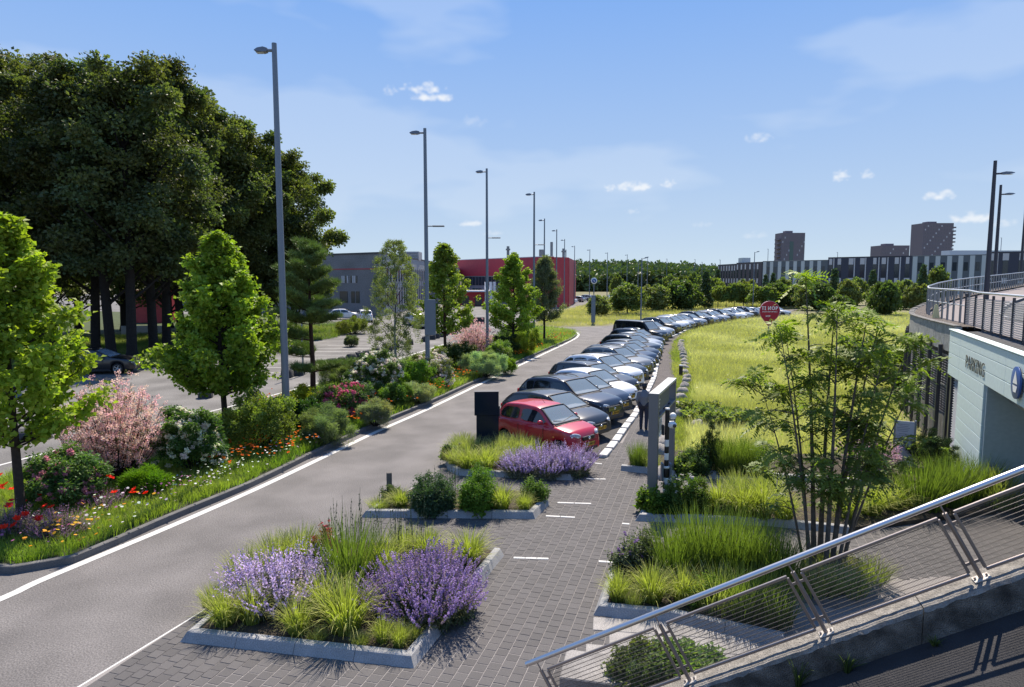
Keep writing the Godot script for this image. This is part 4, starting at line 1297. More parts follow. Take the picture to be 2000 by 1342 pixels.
func paving() -> void:
	# sand-bedded square pavers laid along the lane; the nearest ones are pieces of their own
	var o := Node3D.new()
	o.name = numbered("pavement")
	add_child(o)
	o.set_meta("kind", "structure")
	var area := flat([Vector3(-6.3, 0, -7.2), Vector3(-5.93, 0, -8.68), Vector3(-5.14, 0, -10.94), Vector3(-3.55, 0, -14.93), Vector3(-2.02, 0, -19.48), Vector3(-1.65, 0, -22.21), Vector3(1.0, 0, -21.6), Vector3(2.65, 0, -20.04), Vector3(3.05, 0, -20.5), Vector3(5.3, 0, -27.0), Vector3(6.9, 0, -28.5), Vector3(4.0, 0, -18.0), Vector3(12.0, 0, -18.6), Vector3(13.4, 0, -17.0), Vector3(11.2, 0, -12.5), Vector3(9.5, 0, -7.2)])
	var bed := MB.new()
	bed.poly(area, 0.0195)
	part("sand_bed", bed, M.joint, o)
	var dir := Vector2(sin(deg_to_rad(16.6)), -cos(deg_to_rad(16.6)))
	var nrm := Vector2(dir.y, -dir.x) * -1.0
	var holes := []
	for b in beds: holes.append(Geometry2D.offset_polygon(b, -0.12)[0])
	var S := 0.19
	var found := []
	for i in range(-105, 125):
		for j in range(0, 175):
			var q := Vector2(0, -4.0) + nrm * (i * S) + dir * ((j + 0.5 * posmod(i, 2)) * S)
			if not Geometry2D.is_point_in_polygon(q, area): continue
			var bad := false
			for b in holes:
				if Geometry2D.is_point_in_polygon(q, b): bad = true; break
			if bad: continue
			if q.x > 1.6 and q.y > -12.0 and q.x > 1.7 + (q.y + 10.9) * -0.28: continue     # the pale slabs lie here
			var dist := Vector2(q.x, q.y).length()
			if dist > 34.0: continue
			found.append([dist, q, i])
	found.sort_custom(func(a, b): return a[0] < b[0])
	var meshes := []
	for k in 3:
		var mb := MB.new()
		mb.cbox(Vector3.ZERO, Vector3(S - [0.010, 0.012, 0.009][k], 0.05, S - [0.010, 0.009, 0.013][k]), 0.005)
		meshes.append(mb.mesh())
	var rest := []
	for k in 6: rest.append(MB.new())
	var turn := -deg_to_rad(16.6)
	var count := 0
	rng.seed = 404
	for f in found:
		var q: Vector2 = f[1]
		var y := 0.0 + rr(-0.0015, 0.0025)
		var scr := q.y < -7.9
		if count < 296 and scr and absf(q.x) < -q.y * 0.85:
			count += 1
			var b := part("paver", meshes[rng.randi() % 3], M.paver[rng.randi() % 6], o, Vector3(q.x, y, q.y))
			b.rotation = Vector3(rr(-0.006, 0.006), turn + rr(-0.008, 0.008), rr(-0.006, 0.006))
		else:
			var w := S - 0.011
			var bs := Basis(Vector3.UP, turn)
			var mb: MB = rest[rng.randi() % 6]
			var c := Vector3(q.x, y + 0.025, q.y)
			var a1 := bs * Vector3(w / 2, 0, 0); var a2 := bs * Vector3(0, 0, w / 2)
			var dn := Vector3.DOWN * 0.02
			mb.quad(c - a1 + a2, c + a1 + a2, c + a1 - a2, c - a1 - a2)
			if f[0] < 22.0:
				mb.quad(c - a1 + a2 + dn, c + a1 + a2 + dn, c + a1 + a2, c - a1 + a2)
				mb.quad(c + a1 + a2 + dn, c + a1 - a2 + dn, c + a1 - a2, c + a1 + a2)
				mb.quad(c - a1 - a2 + dn, c - a1 + a2 + dn, c - a1 + a2, c - a1 - a2)
	for k in 6:
		var p := part("paver_field", rest[k], M.paver[k], o)
		p.set_meta("kind", "stuff")
	# pale slabs below the front right-hand bed
	var sl := Node3D.new()
	sl.name = "slab_path"
	add_child(sl)
	sl.set_meta("kind", "structure")
	var d2 := Vector3(0.97, 0, 0.13)
	var d3 := Vector3(-0.25, 0, 0.97)
	for i in 9:
		for j in 6:
			var w := 0.42; var l := 0.62
			if j % 2 == 1 and i == 8: continue
			var mb := MB.new()
			mb.cbox(Vector3.ZERO, Vector3(l - 0.012, 0.05, w - 0.012), 0.006)
			var p := part("slab", mb, M.slab, sl, Vector3(1.62, 0.012, -10.28) + d2 * (l * (i + (0.5 if j % 2 else 0.0))) + d3 * (w * j))
			p.rotation.y = -0.14

var beds := []

func bed(called: String, pts: Array, open_from: int, h: float, kerb_m: Material, soil_m: Material, unit := 1.0) -> Node3D:
	var o := Node3D.new()
	o.name = numbered(called)
	add_child(o)
	o.set_meta("kind", "structure")
	beds.append(flat(pts))
	var mb := MB.new()
	mb.prism(Geometry2D.offset_polygon(flat(pts), -0.15)[0], -0.02, h - 0.05)
	part("soil", mb, soil_m, o)
	kerb_run(o, pts.slice(0, open_from) if open_from > 0 else pts, open_from <= 0, h, 0.11, 0.12, unit, kerb_m)
	return o

# ---------- street furniture ----------
func lamp(label: String, at: Vector3, h: float, r: float, side: float, arm: float, m: Material, opt := {}) -> void:
	var o := thing("street_lamp", label, "street lamp", at, 0.0, opt.get("group", "tall street lamps along the lane"))
	var p := MB.new()
	p.tube(PackedVector3Array([Vector3(0, -0.05, 0), Vector3(0, 0.6, 0), Vector3(0, h * 0.5, 0), Vector3(0, h, 0)]), [r, r, r * 0.82, r * 0.62], 10)
	part("pole", p, m, o)
	var ah: float = h - opt.get("below", 0.22)
	var a := MB.new()
	a.tube(PackedVector3Array([Vector3(0, ah, 0), Vector3(side * arm * 0.45, ah + opt.get("rise", 0.0) * 0.4, 0)]), [r * 0.38], 6)
	part("arm", a, m, o)
	var hd := MB.new()
	var x0 := side * arm * 0.36
	var x1 := side * arm * 1.0
	var hw: float = 0.11 * opt.get("fat", 1.0)
	var ry: float = opt.get("rise", 0.0)
	var rowsv := [PackedVector3Array(), PackedVector3Array(), PackedVector3Array(), PackedVector3Array()]
	for k in [[x0, 0.07, hw * 0.7], [lerpf(x0, x1, 0.3), 0.10, hw], [lerpf(x0, x1, 0.75), 0.07, hw], [x1, 0.02, hw * 0.7]]:
		var yy: float = ah + ry * absf(k[0]) / arm
		rowsv[0].append(Vector3(k[0], yy + k[1], -k[2] * 0.6)); rowsv[1].append(Vector3(k[0], yy + k[1], k[2] * 0.6))
		rowsv[2].append(Vector3(k[0], yy - k[1] * 0.7, k[2])); rowsv[3].append(Vector3(k[0], yy - k[1] * 0.7, -k[2]))
	var ls := []
	for i in 4:
		var row := PackedVector3Array()
		for j in 4: row.append(rowsv[j][i])
		ls.append(row)
	for i in 3:
		for j in 4: hd.quad(ls[i][j], ls[i][(j + 1) % 4], ls[i + 1][(j + 1) % 4], ls[i + 1][j])
	hd.quad(ls[0][3], ls[0][2], ls[0][1], ls[0][0]); hd.quad(ls[3][0], ls[3][1], ls[3][2], ls[3][3])
	part("lamp_head", hd, M.sign_grey, o)
	var gl := MB.new()
	gl.box(Vector3(lerpf(x0, x1, 0.55), ah + ry * 0.68 - 0.075, 0), Vector3(absf(x1 - x0) * 0.6, 0.012, hw * 1.3))
	part("lens", gl, M.lamp_glass, o)
	if opt.has("spur"):
		var s := MB.new()
		s.tube(PackedVector3Array([Vector3(0, opt.spur, 0), Vector3(-side * 0.35, opt.spur, 0)]), [0.03], 6)
		s.cbox(Vector3(-side * 0.62, opt.spur, 0), Vector3(0.6, 0.07, 0.18), 0.02)
		part("side_arm", s, M.sign_grey, o)

func gantry(a: Vector3, b: Vector3) -> void:
	var d := b - a; var L := d.length()
	var o := thing("portal_sign", "grey steel portal sign on two square posts beside the paved path", "sign", a, atan2(-d.z, d.x))
	for x in [0.0, L]:
		var p := MB.new()
		p.cbox(Vector3(x, 1.40, 0), Vector3(0.13, 2.8, 0.24), 0.008)
		part("post", p, M.sign_grey, o)
	var bm := MB.new()
	bm.cbox(Vector3(L / 2, 2.775, 0), Vector3(L - 0.134, 0.05, 0.24), 0.006)
	bm.cbox(Vector3(L / 2, 2.80 + 0.012, 0), Vector3(L + 0.13, 0.02, 0.25), 0.005)
	part("top_beam", bm, M.sign_light, o)
	var b2 := MB.new()
	b2.cbox(Vector3(L / 2, 2.19, 0), Vector3(L - 0.134, 0.06, 0.24), 0.006)
	part("cross_rail", b2, M.sign_grey, o)
	var bd := MB.new()
	bd.cbox(Vector3(L * 0.43, 2.49, 0), Vector3(L * 0.70, 0.46, 0.06), 0.006)
	var upper := part("upper_board", bd, M.sign_upper, o)
	var ln := MB.new()
	for k in 3: ln.box(Vector3(0.42 + k * 0.02, 2.56 - k * 0.09, 0.034), Vector3(0.5 - k * 0.12, 0.03, 0.006))
	part("lettering_lines", ln, M.white, upper)
	var lt := MB.new()
	for x in [0.5, 1.25, 2.0]: lt.cbox(Vector3(x, 2.235, 0.06), Vector3(0.22, 0.035, 0.06), 0.01)
	part("spot_lights", lt, M.anthracite, o)
	var wb := MB.new()
	wb.cbox(Vector3(0.56, 1.85, 0), Vector3(0.98, 0.56, 0.05), 0.006)
	var lower := part("lower_board", wb, M.off_white, o)
	var sy := MB.new()
	for k in 5:
		sy.box(Vector3(0.19 + k * 0.18, 1.86 + 0.0 * k, 0.028), Vector3(0.10, 0.34 if k % 2 else 0.28, 0.006))
	part("symbols", sy, M.sign_mid, lower)

func camera_post(at: Vector3) -> void:
	var o := thing("camera_post", "black and white banded post carrying a white camera, before the portal sign", "post", at)
	var y := 0.0
	var k := 0
	for seg in [[0.22, 0, 0.075], [0.17, 1, 0.075], [0.17, 0, 0.075], [0.12, 1, 0.075], [0.24, 0, 0.075], [0.05, 1, 0.09], [0.16, 0, 0.055], [0.17, 1, 0.055], [0.17, 0, 0.055], [0.17, 1, 0.055], [0.75, 0, 0.055], [0.04, 1, 0.058]]:
		var p := MB.new()
		p.lathe([Vector2(0, y), Vector2(seg[2], y), Vector2(seg[2], y + seg[0]), Vector2(0, y + seg[0])], 16)
		part("band", p, M.white if seg[1] else M.black, o)
		y += seg[0]
	for s in [-1.0, 1.0]:
		var b := MB.new()
		b.cbox(Vector3(s * 0.10, 0.82, 0.0), Vector3(0.055, 0.46, 0.16), 0.015)
		part("reader_box", b, M.pole, o)
	var c := MB.new()
	c.cbox(Vector3(0.11, 2.02, 0.03), Vector3(0.20, 0.15, 0.22), 0.04)
	var cam := part("camera", c, M.white, o)
	var l := MB.new()
	l.ball(Vector3(0.15, 2.01, 0.13), Vector3(0.05, 0.05, 0.04), 6, 12)
	part("lens", l, M.glass, cam)
	var dm := MB.new()
	dm.ball(Vector3(0.14, 2.23, 0), Vector3(0.085, 0.085, 0.085), 8, 14)
	part("dome", dm, M.white, o)
	var s2 := MB.new()
	s2.cbox(Vector3(-0.10, 1.88, 0), Vector3(0.06, 0.26, 0.12), 0.02)
	part("speaker", s2, M.anthracite, o)

func pin_sign(at: Vector3) -> void:
	var o := thing("pin_sign", "dark red drop-shaped sign with mirrored white lettering above the meadow", "sign", at)
	var pts := PackedVector2Array()
	var R := 0.92
	for i in 33:
		var a := deg_to_rad(-38.0 + i * (256.0 / 32.0))
		pts.append(Vector2(cos(a) * R, sin(a) * R))
	pts.append(Vector2(-0.12, -R * 1.44)); pts.append(Vector2(0.0, -R * 1.48)); pts.append(Vector2(0.12, -R * 1.44))
	var make := func(scale: float, z0: float, z1: float) -> MB:
		var mb := MB.new()
		var t := Geometry2D.triangulate_polygon(pts)
		var up := func(p: Vector2, z: float) -> Vector3: return Vector3(p.x * scale, 2.72 + p.y * scale, z)
		for i in range(0, t.size(), 3):
			mb.tri(up.call(pts[t[i]], z1), up.call(pts[t[i + 1]], z1), up.call(pts[t[i + 2]], z1))
			mb.tri(up.call(pts[t[i]], z0), up.call(pts[t[i + 2]], z0), up.call(pts[t[i + 1]], z0))
		for i in pts.size():
			var a := pts[i]; var b := pts[(i + 1) % pts.size()]
			mb.quad(up.call(a, z0), up.call(b, z0), up.call(b, z1), up.call(a, z1))
		return mb
	part("rim", make.call(1.0, -0.05, 0.04), M.sign_pink, o)
	var face := part("face", make.call(0.965, 0.0, 0.05), M.sign_red, o)
	var t := text_mesh("TI \u0418OP", 0.33, 0.012)
	part("lettering", t, M.white, face, Vector3(0, 2.98, 0.058))
	var t2 := text_mesh("CONSTRUCTION EUROPE", 0.085, 0.01)
	var m2 := part("small_lettering", t2, M.white, face, Vector3(0.0, 2.66, 0.056))
	m2.scale.x = -1.0
	var t3 := text_mesh("\u0418OP", 0.15, 0.01)
	part("lower_lettering", t3, M.white, face, Vector3(-0.14, 2.27, 0.056))
	var p := MB.new()
	p.tube(PackedVector3Array([Vector3(0, -0.05, -0.06), Vector3(0, 2.2, -0.06)]), [0.05], 8)
	part("post", p, M.pole, o)

func person(at: Vector3, turn: float) -> void:
	var o := thing("person", "person in grey jacket and navy trousers walking away behind the portal sign", "person", at, turn)
	# x right, y up, -z the way they walk
	var jac := [[Vector3(0, 0.98, 0.02), Vector3(0, 1.22, 0.0), 0.155, 0.165], [Vector3(0, 1.22, 0), Vector3(0, 1.36, -0.03), 0.165, 0.13], [Vector3(-0.15, 1.36, -0.02), Vector3(0.15, 1.36, -0.02), 0.085, 0.085],
		[Vector3(-0.19, 1.36, -0.01), Vector3(-0.25, 1.10, 0.03), 0.075, 0.06], [Vector3(-0.25, 1.10, 0.03), Vector3(-0.22, 0.90, -0.08), 0.058, 0.048],
		[Vector3(0.19, 1.36, -0.01), Vector3(0.26, 1.11, 0.0), 0.075, 0.06], [Vector3(0.26, 1.11, 0.0), Vector3(0.22, 0.92, -0.14), 0.058, 0.048], [Vector3(0, 1.36, -0.02), Vector3(0, 1.45, -0.04), 0.10, 0.07]]
	var tro := [[Vector3(-0.06, 0.94, 0.01), Vector3(0.06, 0.94, 0.01), 0.15, 0.15], [Vector3(-0.09, 0.90, 0.0), Vector3(-0.10, 0.48, -0.05), 0.105, 0.072], [Vector3(-0.10, 0.48, -0.05), Vector3(-0.10, 0.09, 0.03), 0.072, 0.058],
		[Vector3(0.09, 0.90, 0.0), Vector3(0.10, 0.48, 0.02), 0.105, 0.072], [Vector3(0.10, 0.48, 0.02), Vector3(0.10, 0.10, 0.14), 0.072, 0.058]]
	var skin := [[Vector3(0, 1.40, -0.03), Vector3(0, 1.52, -0.06), 0.055, 0.055], [Vector3(0, 1.58, -0.08), Vector3(0, 1.65, -0.07), 0.075, 0.088], [Vector3(0, 1.55, -0.13), Vector3(0, 1.53, -0.12), 0.05, 0.05], [Vector3(0, 1.585, -0.165), Vector3(0, 1.57, -0.175), 0.014, 0.018],
		[Vector3(-0.085, 1.60, -0.07), Vector3(-0.088, 1.575, -0.07), 0.018, 0.015], [Vector3(0.085, 1.60, -0.07), Vector3(0.088, 1.575, -0.07), 0.018, 0.015]]
	for s in [-1.0, 1.0]:
		var w := Vector3(-0.22, 0.90, -0.08) if s < 0 else Vector3(0.22, 0.92, -0.14)
		skin.append([w, w + Vector3(0, -0.08, -0.02), 0.034, 0.036])
		for k in 4:
			var f := w + Vector3(0.0, -0.09, -0.045 + k * 0.019)
			skin.append([f, f + Vector3(-s * 0.008, -0.05 - 0.006 * (1 - absf(k - 1.5)), -0.006), 0.0095, 0.009])
			skin.append([f + Vector3(-s * 0.008, -0.05, -0.006), f + Vector3(-s * 0.022, -0.085, -0.006), 0.009, 0.008])
		skin.append([w + Vector3(0, -0.03, -0.035), w + Vector3(-s * 0.012, -0.09, -0.068), 0.012, 0.009])
	var hair := [[Vector3(0, 1.655, -0.045), Vector3(0, 1.62, -0.015), 0.098, 0.092], [Vector3(0, 1.69, -0.08), Vector3(0, 1.68, -0.06), 0.08, 0.085], [Vector3(0, 1.58, -0.01), Vector3(0, 1.53, -0.015), 0.075, 0.06]]
	var shoe := [[Vector3(-0.10, 0.05, 0.05), Vector3(-0.105, 0.035, -0.13), 0.05, 0.042], [Vector3(0.10, 0.07, 0.16), Vector3(0.105, 0.035, -0.01), 0.048, 0.042]]
	part("body", nets(skin, 0.0085, 0.012), M.skin, o)
	part("jacket", nets(jac, 0.02, 0.05), M.jacket, o)
	part("trousers", nets(tro, 0.02, 0.03), M.trousers, o)
	part("hair", nets(hair, 0.016, 0.03), M.hair, o)
	part("shoes", nets(shoe, 0.016, 0.01), M.black, o)

func nets(bones: Array, cell: float, k: float) -> MB:      # surface nets of smoothly joined tapered capsules
	var f := {}
	for b in bones:
		var R: float = maxf(b[2], b[3]) + cell * 2.5 + k
		var lo: Vector3 = b[0].min(b[1]) - Vector3.ONE * R
		var hi: Vector3 = b[0].max(b[1]) + Vector3.ONE * R
		var d: Vector3 = b[1] - b[0]
		var dd := maxf(d.length_squared(), 1e-9)
		for x in range(int(floor(lo.x / cell)), int(ceil(hi.x / cell)) + 1):
			for y in range(int(floor(lo.y / cell)), int(ceil(hi.y / cell)) + 1):
				for z in range(int(floor(lo.z / cell)), int(ceil(hi.z / cell)) + 1):
					var p := Vector3(x, y, z) * cell
					var t := clampf((p - b[0]).dot(d) / dd, 0, 1)
					var s: float = p.distance_to(b[0] + d * t) - lerpf(b[2], b[3], t)
					if s > R: continue
					var key := Vector3i(x, y, z)
					var o: float = f.get(key, 9.0)
					if o < 8.0:
						var h := maxf(k - absf(o - s), 0.0) / k
						f[key] = minf(o, s) - h * h * k * 0.25
					else: f[key] = s
	var vid := {}
	var mb := MB.new()
	var cs := [Vector3i(0, 0, 0), Vector3i(1, 0, 0), Vector3i(0, 1, 0), Vector3i(1, 1, 0), Vector3i(0, 0, 1), Vector3i(1, 0, 1), Vector3i(0, 1, 1), Vector3i(1, 1, 1)]
	var es := [[0, 1], [2, 3], [4, 5], [6, 7], [0, 2], [1, 3], [4, 6], [5, 7], [0, 4], [1, 5], [2, 6], [3, 7]]
	for key in f:
		if absf(f[key]) > cell * 2.0: continue
		var val := []
		var neg := 0
		for c in cs:
			var q: float = f.get(key + c, 1.0)
			val.append(q)
			if q < 0: neg += 1
		if neg == 0 or neg == 8: continue
		var sum := Vector3.ZERO; var n := 0
		for e in es:
			var a: float = val[e[0]]; var b: float = val[e[1]]
			if (a < 0) != (b < 0):
				sum += Vector3(cs[e[0]]).lerp(Vector3(cs[e[1]]), a / (a - b)); n += 1
		vid[key] = mb.v.size()
		mb.v.append((Vector3(key) + sum / n) * cell); mb.n.append(Vector3.ZERO); mb.c.append(Color.WHITE)
	var ax := [Vector3i(1, 0, 0), Vector3i(0, 1, 0), Vector3i(0, 0, 1)]
	for key in vid:
		for i in 3:
			var a: float = f.get(key, 1.0); var b: float = f.get(key + ax[i], 1.0)
			if (a < 0) == (b < 0): continue
			var u: Vector3i = ax[(i + 1) % 3]; var w: Vector3i = ax[(i + 2) % 3]
			if not (vid.has(key - u) and vid.has(key - w) and vid.has(key - u - w)): continue
			var q := [vid[key], vid[key - u], vid[key - u - w], vid[key - w]]
			if a > 0: q.reverse()
			var m := (mb.v[q[2]] - mb.v[q[0]]).cross(mb.v[q[3]] - mb.v[q[1]])
			for j in q: mb.n[j] += m
			mb.ix.append_array([q[0], q[2], q[1], q[0], q[3], q[2]])
	for i in mb.n.size(): mb.n[i] = mb.n[i].normalized()
	return mb

# ---------- the parking deck on the right ----------
var edge := [Vector2(9.4, -10.7), Vector2(11.0, -14.3), Vector2(12.45, -17.55), Vector2(13.9, -20.8), Vector2(14.35, -22.0), Vector2(14.85, -23.4), Vector2(15.6, -25.3), Vector2(16.75, -28.0), Vector2(18.7, -31.2), Vector2(21.6, -35.0), Vector2(25.2, -39.2), Vector2(30, -44.2), Vector2(37, -51), Vector2(47, -61), Vector2(60, -75), Vector2(78, -95), Vector2(105, -126)]
func deck_y(p: Vector2) -> float:
	return 4.02 + 0.036 * maxf(0.0, -p.y - 30.0) * (1.0 if -p.y < 75 else 45.0 / (-p.y - 30.0))
func inset(i: int, d: float) -> Vector2:
	var a: Vector2 = edge[maxi(0, i - 1)]; var b: Vector2 = edge[mini(edge.size() - 1, i + 1)]
	var t := (b - a).normalized()
	return edge[i] + Vector2(-t.y, t.x) * d
func e3(p: Vector2, y: float) -> Vector3: return Vector3(p.x, y, p.y)
func along(pts: Array, step: float) -> Array:      # resample a polyline of Vector3 evenly
	var r := [pts[0]]
	var rest := step
	for i in range(1, pts.size()):
		var a: Vector3 = pts[i - 1]; var b: Vector3 = pts[i]
		var L := a.distance_to(b); var t := rest
		while t <= L:
			r.append(a.lerp(b, t / L)); t += step
		rest = t - L
	return r

func band(i0: int, i1: int, d0: float, d1: float, dy0: float, dy1: float) -> MB:
	var mb := MB.new()
	var r0 := PackedVector3Array(); var r1 := PackedVector3Array()
	for i in range(i0, i1):
		var y := deck_y(edge[i])
		r0.append(e3(inset(i, d0), y + dy0)); r1.append(e3(inset(i, d1), y + dy1))
	mb.grid([r1, r0])
	return mb

func deck() -> void:
	var N := edge.size()
	var o := thing("parking_deck", "curved concrete parking deck with louvred side, gravel rim and mint green entrance wall", "building")
	var g := band(3, N, 0.0, 0.75, 0.10, 0.10)
	part("gravel_rim", g, M.gravel, o)
	var g2 := band(0, 4, 0.12, 0.75, -0.06, -0.02)
	part("dark_gravel", g2, M.block, o)
	var up := band(0, N, 0.75, 0.76, -0.6, 0.02)
	part("upstand", up, M.concrete, o)
	part("footway", band(0, N, 0.75, 3.3, 0.0, 0.0), M.deck_walk, o)
	part("deck_kerb", band(0, N, 3.3, 3.45, 0.02, 0.02), M.kerb, o)
	part("kerb_face", band(0, N, 3.45, 3.46, 0.02, -0.12), M.kerb_dark, o)
	part("carriageway", band(0, N, 3.46, 11.5, -0.12, -0.12), M.lot, o)
	# concrete fascia in bays, from the mint wall round the bend
	var pts := []
	for i in range(3, N): pts.append(e3(edge[i], deck_y(edge[i])))
	var bays := along(pts, 1.35)
	var lou := []
	for i in bays.size() - 1:
		var a: Vector3 = bays[i]; var b: Vector3 = bays[i + 1]
		if a.z < -62: break
		var d := (b - a); var L := Vector2(d.x, d.z).length()
		var yaw := atan2(-d.z, d.x)
		var B := Basis(Vector3.UP, yaw)
		var mid := (a + b) / 2
		var f := MB.new()
		f.cbox(mid + Vector3(0, -0.33, 0) + B * Vector3(0, 0, 0.09), Vector3(L - 0.008, 0.86, 0.18), 0.01, B)
		part("fascia_panel", f, M.fascia, o)
		var cp := MB.new()
		cp.cbox(mid + Vector3(0, 0.115, 0) + B * Vector3(0, 0, 0.05), Vector3(L + 0.02, 0.03, 0.2), 0.006, B)
		part("coping", cp, M.concrete, o)
		var pl := MB.new()
		pl.cbox(Vector3(mid.x, 0.55, mid.z) + B * Vector3(0, 0, 0.14), Vector3(L - 0.006, 1.1, 0.16), 0.008, B)
		part("plinth_panel", pl, M.concrete, o)
		var ps := MB.new()
		ps.cbox(Vector3(a.x, 1.72, a.z) + B * Vector3(0, 0, -0.08), Vector3(0.10, 3.44, 0.12), 0.01, B)
		part("post", ps, M.anthracite, o)
		if i > 0 or true:
			for row in 2:
				var y0 := 1.12 + row * 1.0
				var sl := MB.new()
				for k in 11:
					var bb := B * Basis(Vector3.RIGHT, 0.6)
					sl.box(Vector3(mid.x, y0 + 0.06 + k * 0.086, mid.z) + B * Vector3(0, 0, 0.08), Vector3(L - 0.12, 0.012, 0.085), bb)
				var lp := part("louvre", sl, M.louvre, o)
				lp.set_meta("kind", "stuff")
				var fr := MB.new()
				fr.box(Vector3(mid.x, y0 + 0.985, mid.z) + B * Vector3(0, 0, 0.04), Vector3(L - 0.10, 0.03, 0.05), B)
				part("louvre_frame", fr, M.galv, o)
		lou.append(mid)
	var back := band(3, 13, 0.6, 0.61, -3.9, -0.9)
	part("inner_wall", back, M.anthracite, o)
	# mint green boards
	var A := Vector3(13.9, 0, -20.8); var C := Vector3(9.4, 0, -10.7)
	var d := (C - A); var L := d.length(); d /= L
	var yaw := atan2(-d.z, d.x)
	var B := Basis(Vector3.UP, yaw)
	var nrm := B * Vector3.BACK          # towards the path
	if nrm.x > 0: nrm = -nrm
	var out := nrm * 0.16
	var board := func(s0: float, s1: float, y0: float, y1: float, m: Material, name: String, push := 0.0) -> void:
		var mb := MB.new()
		mb.cbox(A + d * (s0 + s1) / 2 + Vector3.UP * (y0 + y1) / 2 + out * 0.5 + nrm * push, Vector3(s1 - s0 - 0.006, y1 - y0 - 0.014, 0.12), 0.006, B)
		part(name, mb, m, o)
	var doorA := 4.75; var doorB := 9.2
	for k in 4:
		var y1 := 4.0 - k * 0.345; var y0 := y1 - 0.345
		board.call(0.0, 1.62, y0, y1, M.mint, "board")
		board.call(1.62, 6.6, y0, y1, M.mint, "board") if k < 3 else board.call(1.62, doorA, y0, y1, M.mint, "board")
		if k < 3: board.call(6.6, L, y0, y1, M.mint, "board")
	for k in range(4, 12):
		var y1 := 4.0 - k * 0.345; var y0 := maxf(0.0, y1 - 0.345)
		if y1 <= 0.02: break
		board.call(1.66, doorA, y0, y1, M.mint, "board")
	var bk := MB.new()
	bk.box(A + d * (1.62 + doorA) / 2 + Vector3.UP * 1.9 - nrm * 0.06, Vector3(doorA - 1.62, 3.8, 0.12), B)
	bk.box(A + d * L / 2 + Vector3.UP * 3.42 - nrm * 0.06, Vector3(L, 1.0, 0.12), B)
	part("backing", bk, M.anthracite, o)
	var cpg := MB.new()
	cpg.cbox(A + d * L / 2 + Vector3.UP * 4.03 + out * 0.35, Vector3(L + 0.06, 0.03, 0.24), 0.008, B)
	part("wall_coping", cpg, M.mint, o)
	# entrance recess
	var jm := MB.new()
	jm.cbox(A + d * (doorA + 0.09) + Vector3.UP * 1.48 - nrm * 0.35, Vector3(0.16, 2.96, 0.9), 0.01, B)
	part("door_jamb", jm, M.mint_shaded, o)
	for k in 9:
		var mb := MB.new()
		mb.cbox(A + d * (doorA + 0.26) + Vector3.UP * (0.17 + k * 0.33) - nrm * 1.45, Vector3(0.12, 0.316, 1.3), 0.006, B)
		part("recess_board", mb, M.mint_shaded, o)
	var so := MB.new()
	so.box(A + d * (doorA + 2.2) + Vector3.UP * 2.99 - nrm * 1.1, Vector3(4.0, 0.06, 2.2), B)
	part("recess_ceiling", so, M.off_white, o)
	var bw := MB.new()
	bw.box(A + d * (doorA + 2.3) + Vector3.UP * 1.48 - nrm * 2.3, Vector3(4.4, 2.96, 0.1), B)
	part("recess_back", bw, M.mint_shaded, o)
	var pp := MB.new()
	pp.tube(PackedVector3Array([A + d * (doorA + 0.5) - nrm * 1.95, A + d * (doorA + 0.5) - nrm * 1.95 + Vector3.UP * 2.9]), [0.05], 10)
	part("downpipe", pp, M.galv, o)
	var sh := MB.new()
	sh.cbox(A + d * (doorA + 2.2) + Vector3.UP * 2.72 - nrm * 0.42, Vector3(3.9, 0.26, 0.18), 0.03, B)
	part("roller_shutter_box", sh, M.galv, o)
	var cm := MB.new()
	cm.cbox(A + d * (doorA + 0.42) + Vector3.UP * 2.33 - nrm * 1.35, Vector3(0.22, 0.16, 0.34), 0.03, B)
	cm.box(A + d * (doorA + 0.42) + Vector3.UP * 2.33 - nrm * 1.10, Vector3(0.05, 0.05, 0.3), B)
	part("floodlight", cm, M.anthracite, o)
	# lettering and the round blue sign
	var t := text_mesh("PARKING", 0.36, 0.006, "Droid Sans", 400)
	var tm := part("lettering", t, M.anthracite, o, A + d * 3.66 + Vector3.UP * 3.31 + out * 0.5 + nrm * 0.075)
	tm.basis = Basis(d, Vector3.UP, d.cross(Vector3.UP))
	tm.scale = Vector3(1.12, 1, 1)
	var rd := MB.new()
	var bs := Basis(d, nrm, d.cross(nrm))
	var cc := A + d * 7.78 + Vector3.UP * 3.44 + out + nrm * 0.02
	rd.lathe([Vector2(0.0, 0.0), Vector2(0.34, 0.0), Vector2(0.34, 0.04), Vector2(0.0, 0.04)], 32, Transform3D(bs, cc))
	var disc := part("round_sign", rd, M.blue, o)
	var tri := MB.new()
	var q := func(x: float, y: float) -> Vector3: return cc + d * x + Vector3.UP * y + nrm * 0.048
	tri.tri(q.call(-0.17, -0.02), q.call(0.17, -0.02), q.call(0.0, 0.26))
	tri.quad(q.call(-0.17, -0.06), q.call(-0.10, -0.20), q.call(0.10, -0.20), q.call(0.17, -0.06))
	part("symbol", tri, M.white, disc)
	# narrow louvre between the mint wall and the posts
	var nl := MB.new()
	for k in 34: nl.box(A + d * 1.1 + Vector3.UP * (0.1 + k * 0.079) + out * 0.2, Vector3(0.95, 0.014, 0.10), B * Basis(Vector3.RIGHT, 0.5))
	part("narrow_louvre", nl, M.louvre_light, o).set_meta("kind", "stuff")
	var np := MB.new()
	np.cbox(A + d * 0.45 + Vector3.UP * 1.32 + out * 0.3, Vector3(0.22, 2.64, 0.14), 0.01, B)
	part("mullion", np, M.anthracite, o)
	var nb := MB.new()
	nb.box(A + d * 0.9 + Vector3.UP * 1.3 - nrm * 0.2, Vector3(1.8, 2.6, 0.05), B)
	part("louvre_back", nb, M.anthracite, o)
	# railing on the deck
	var r := thing("deck_railing", "tubular steel railing curving along the rim of the parking deck", "railing")
	var line := []
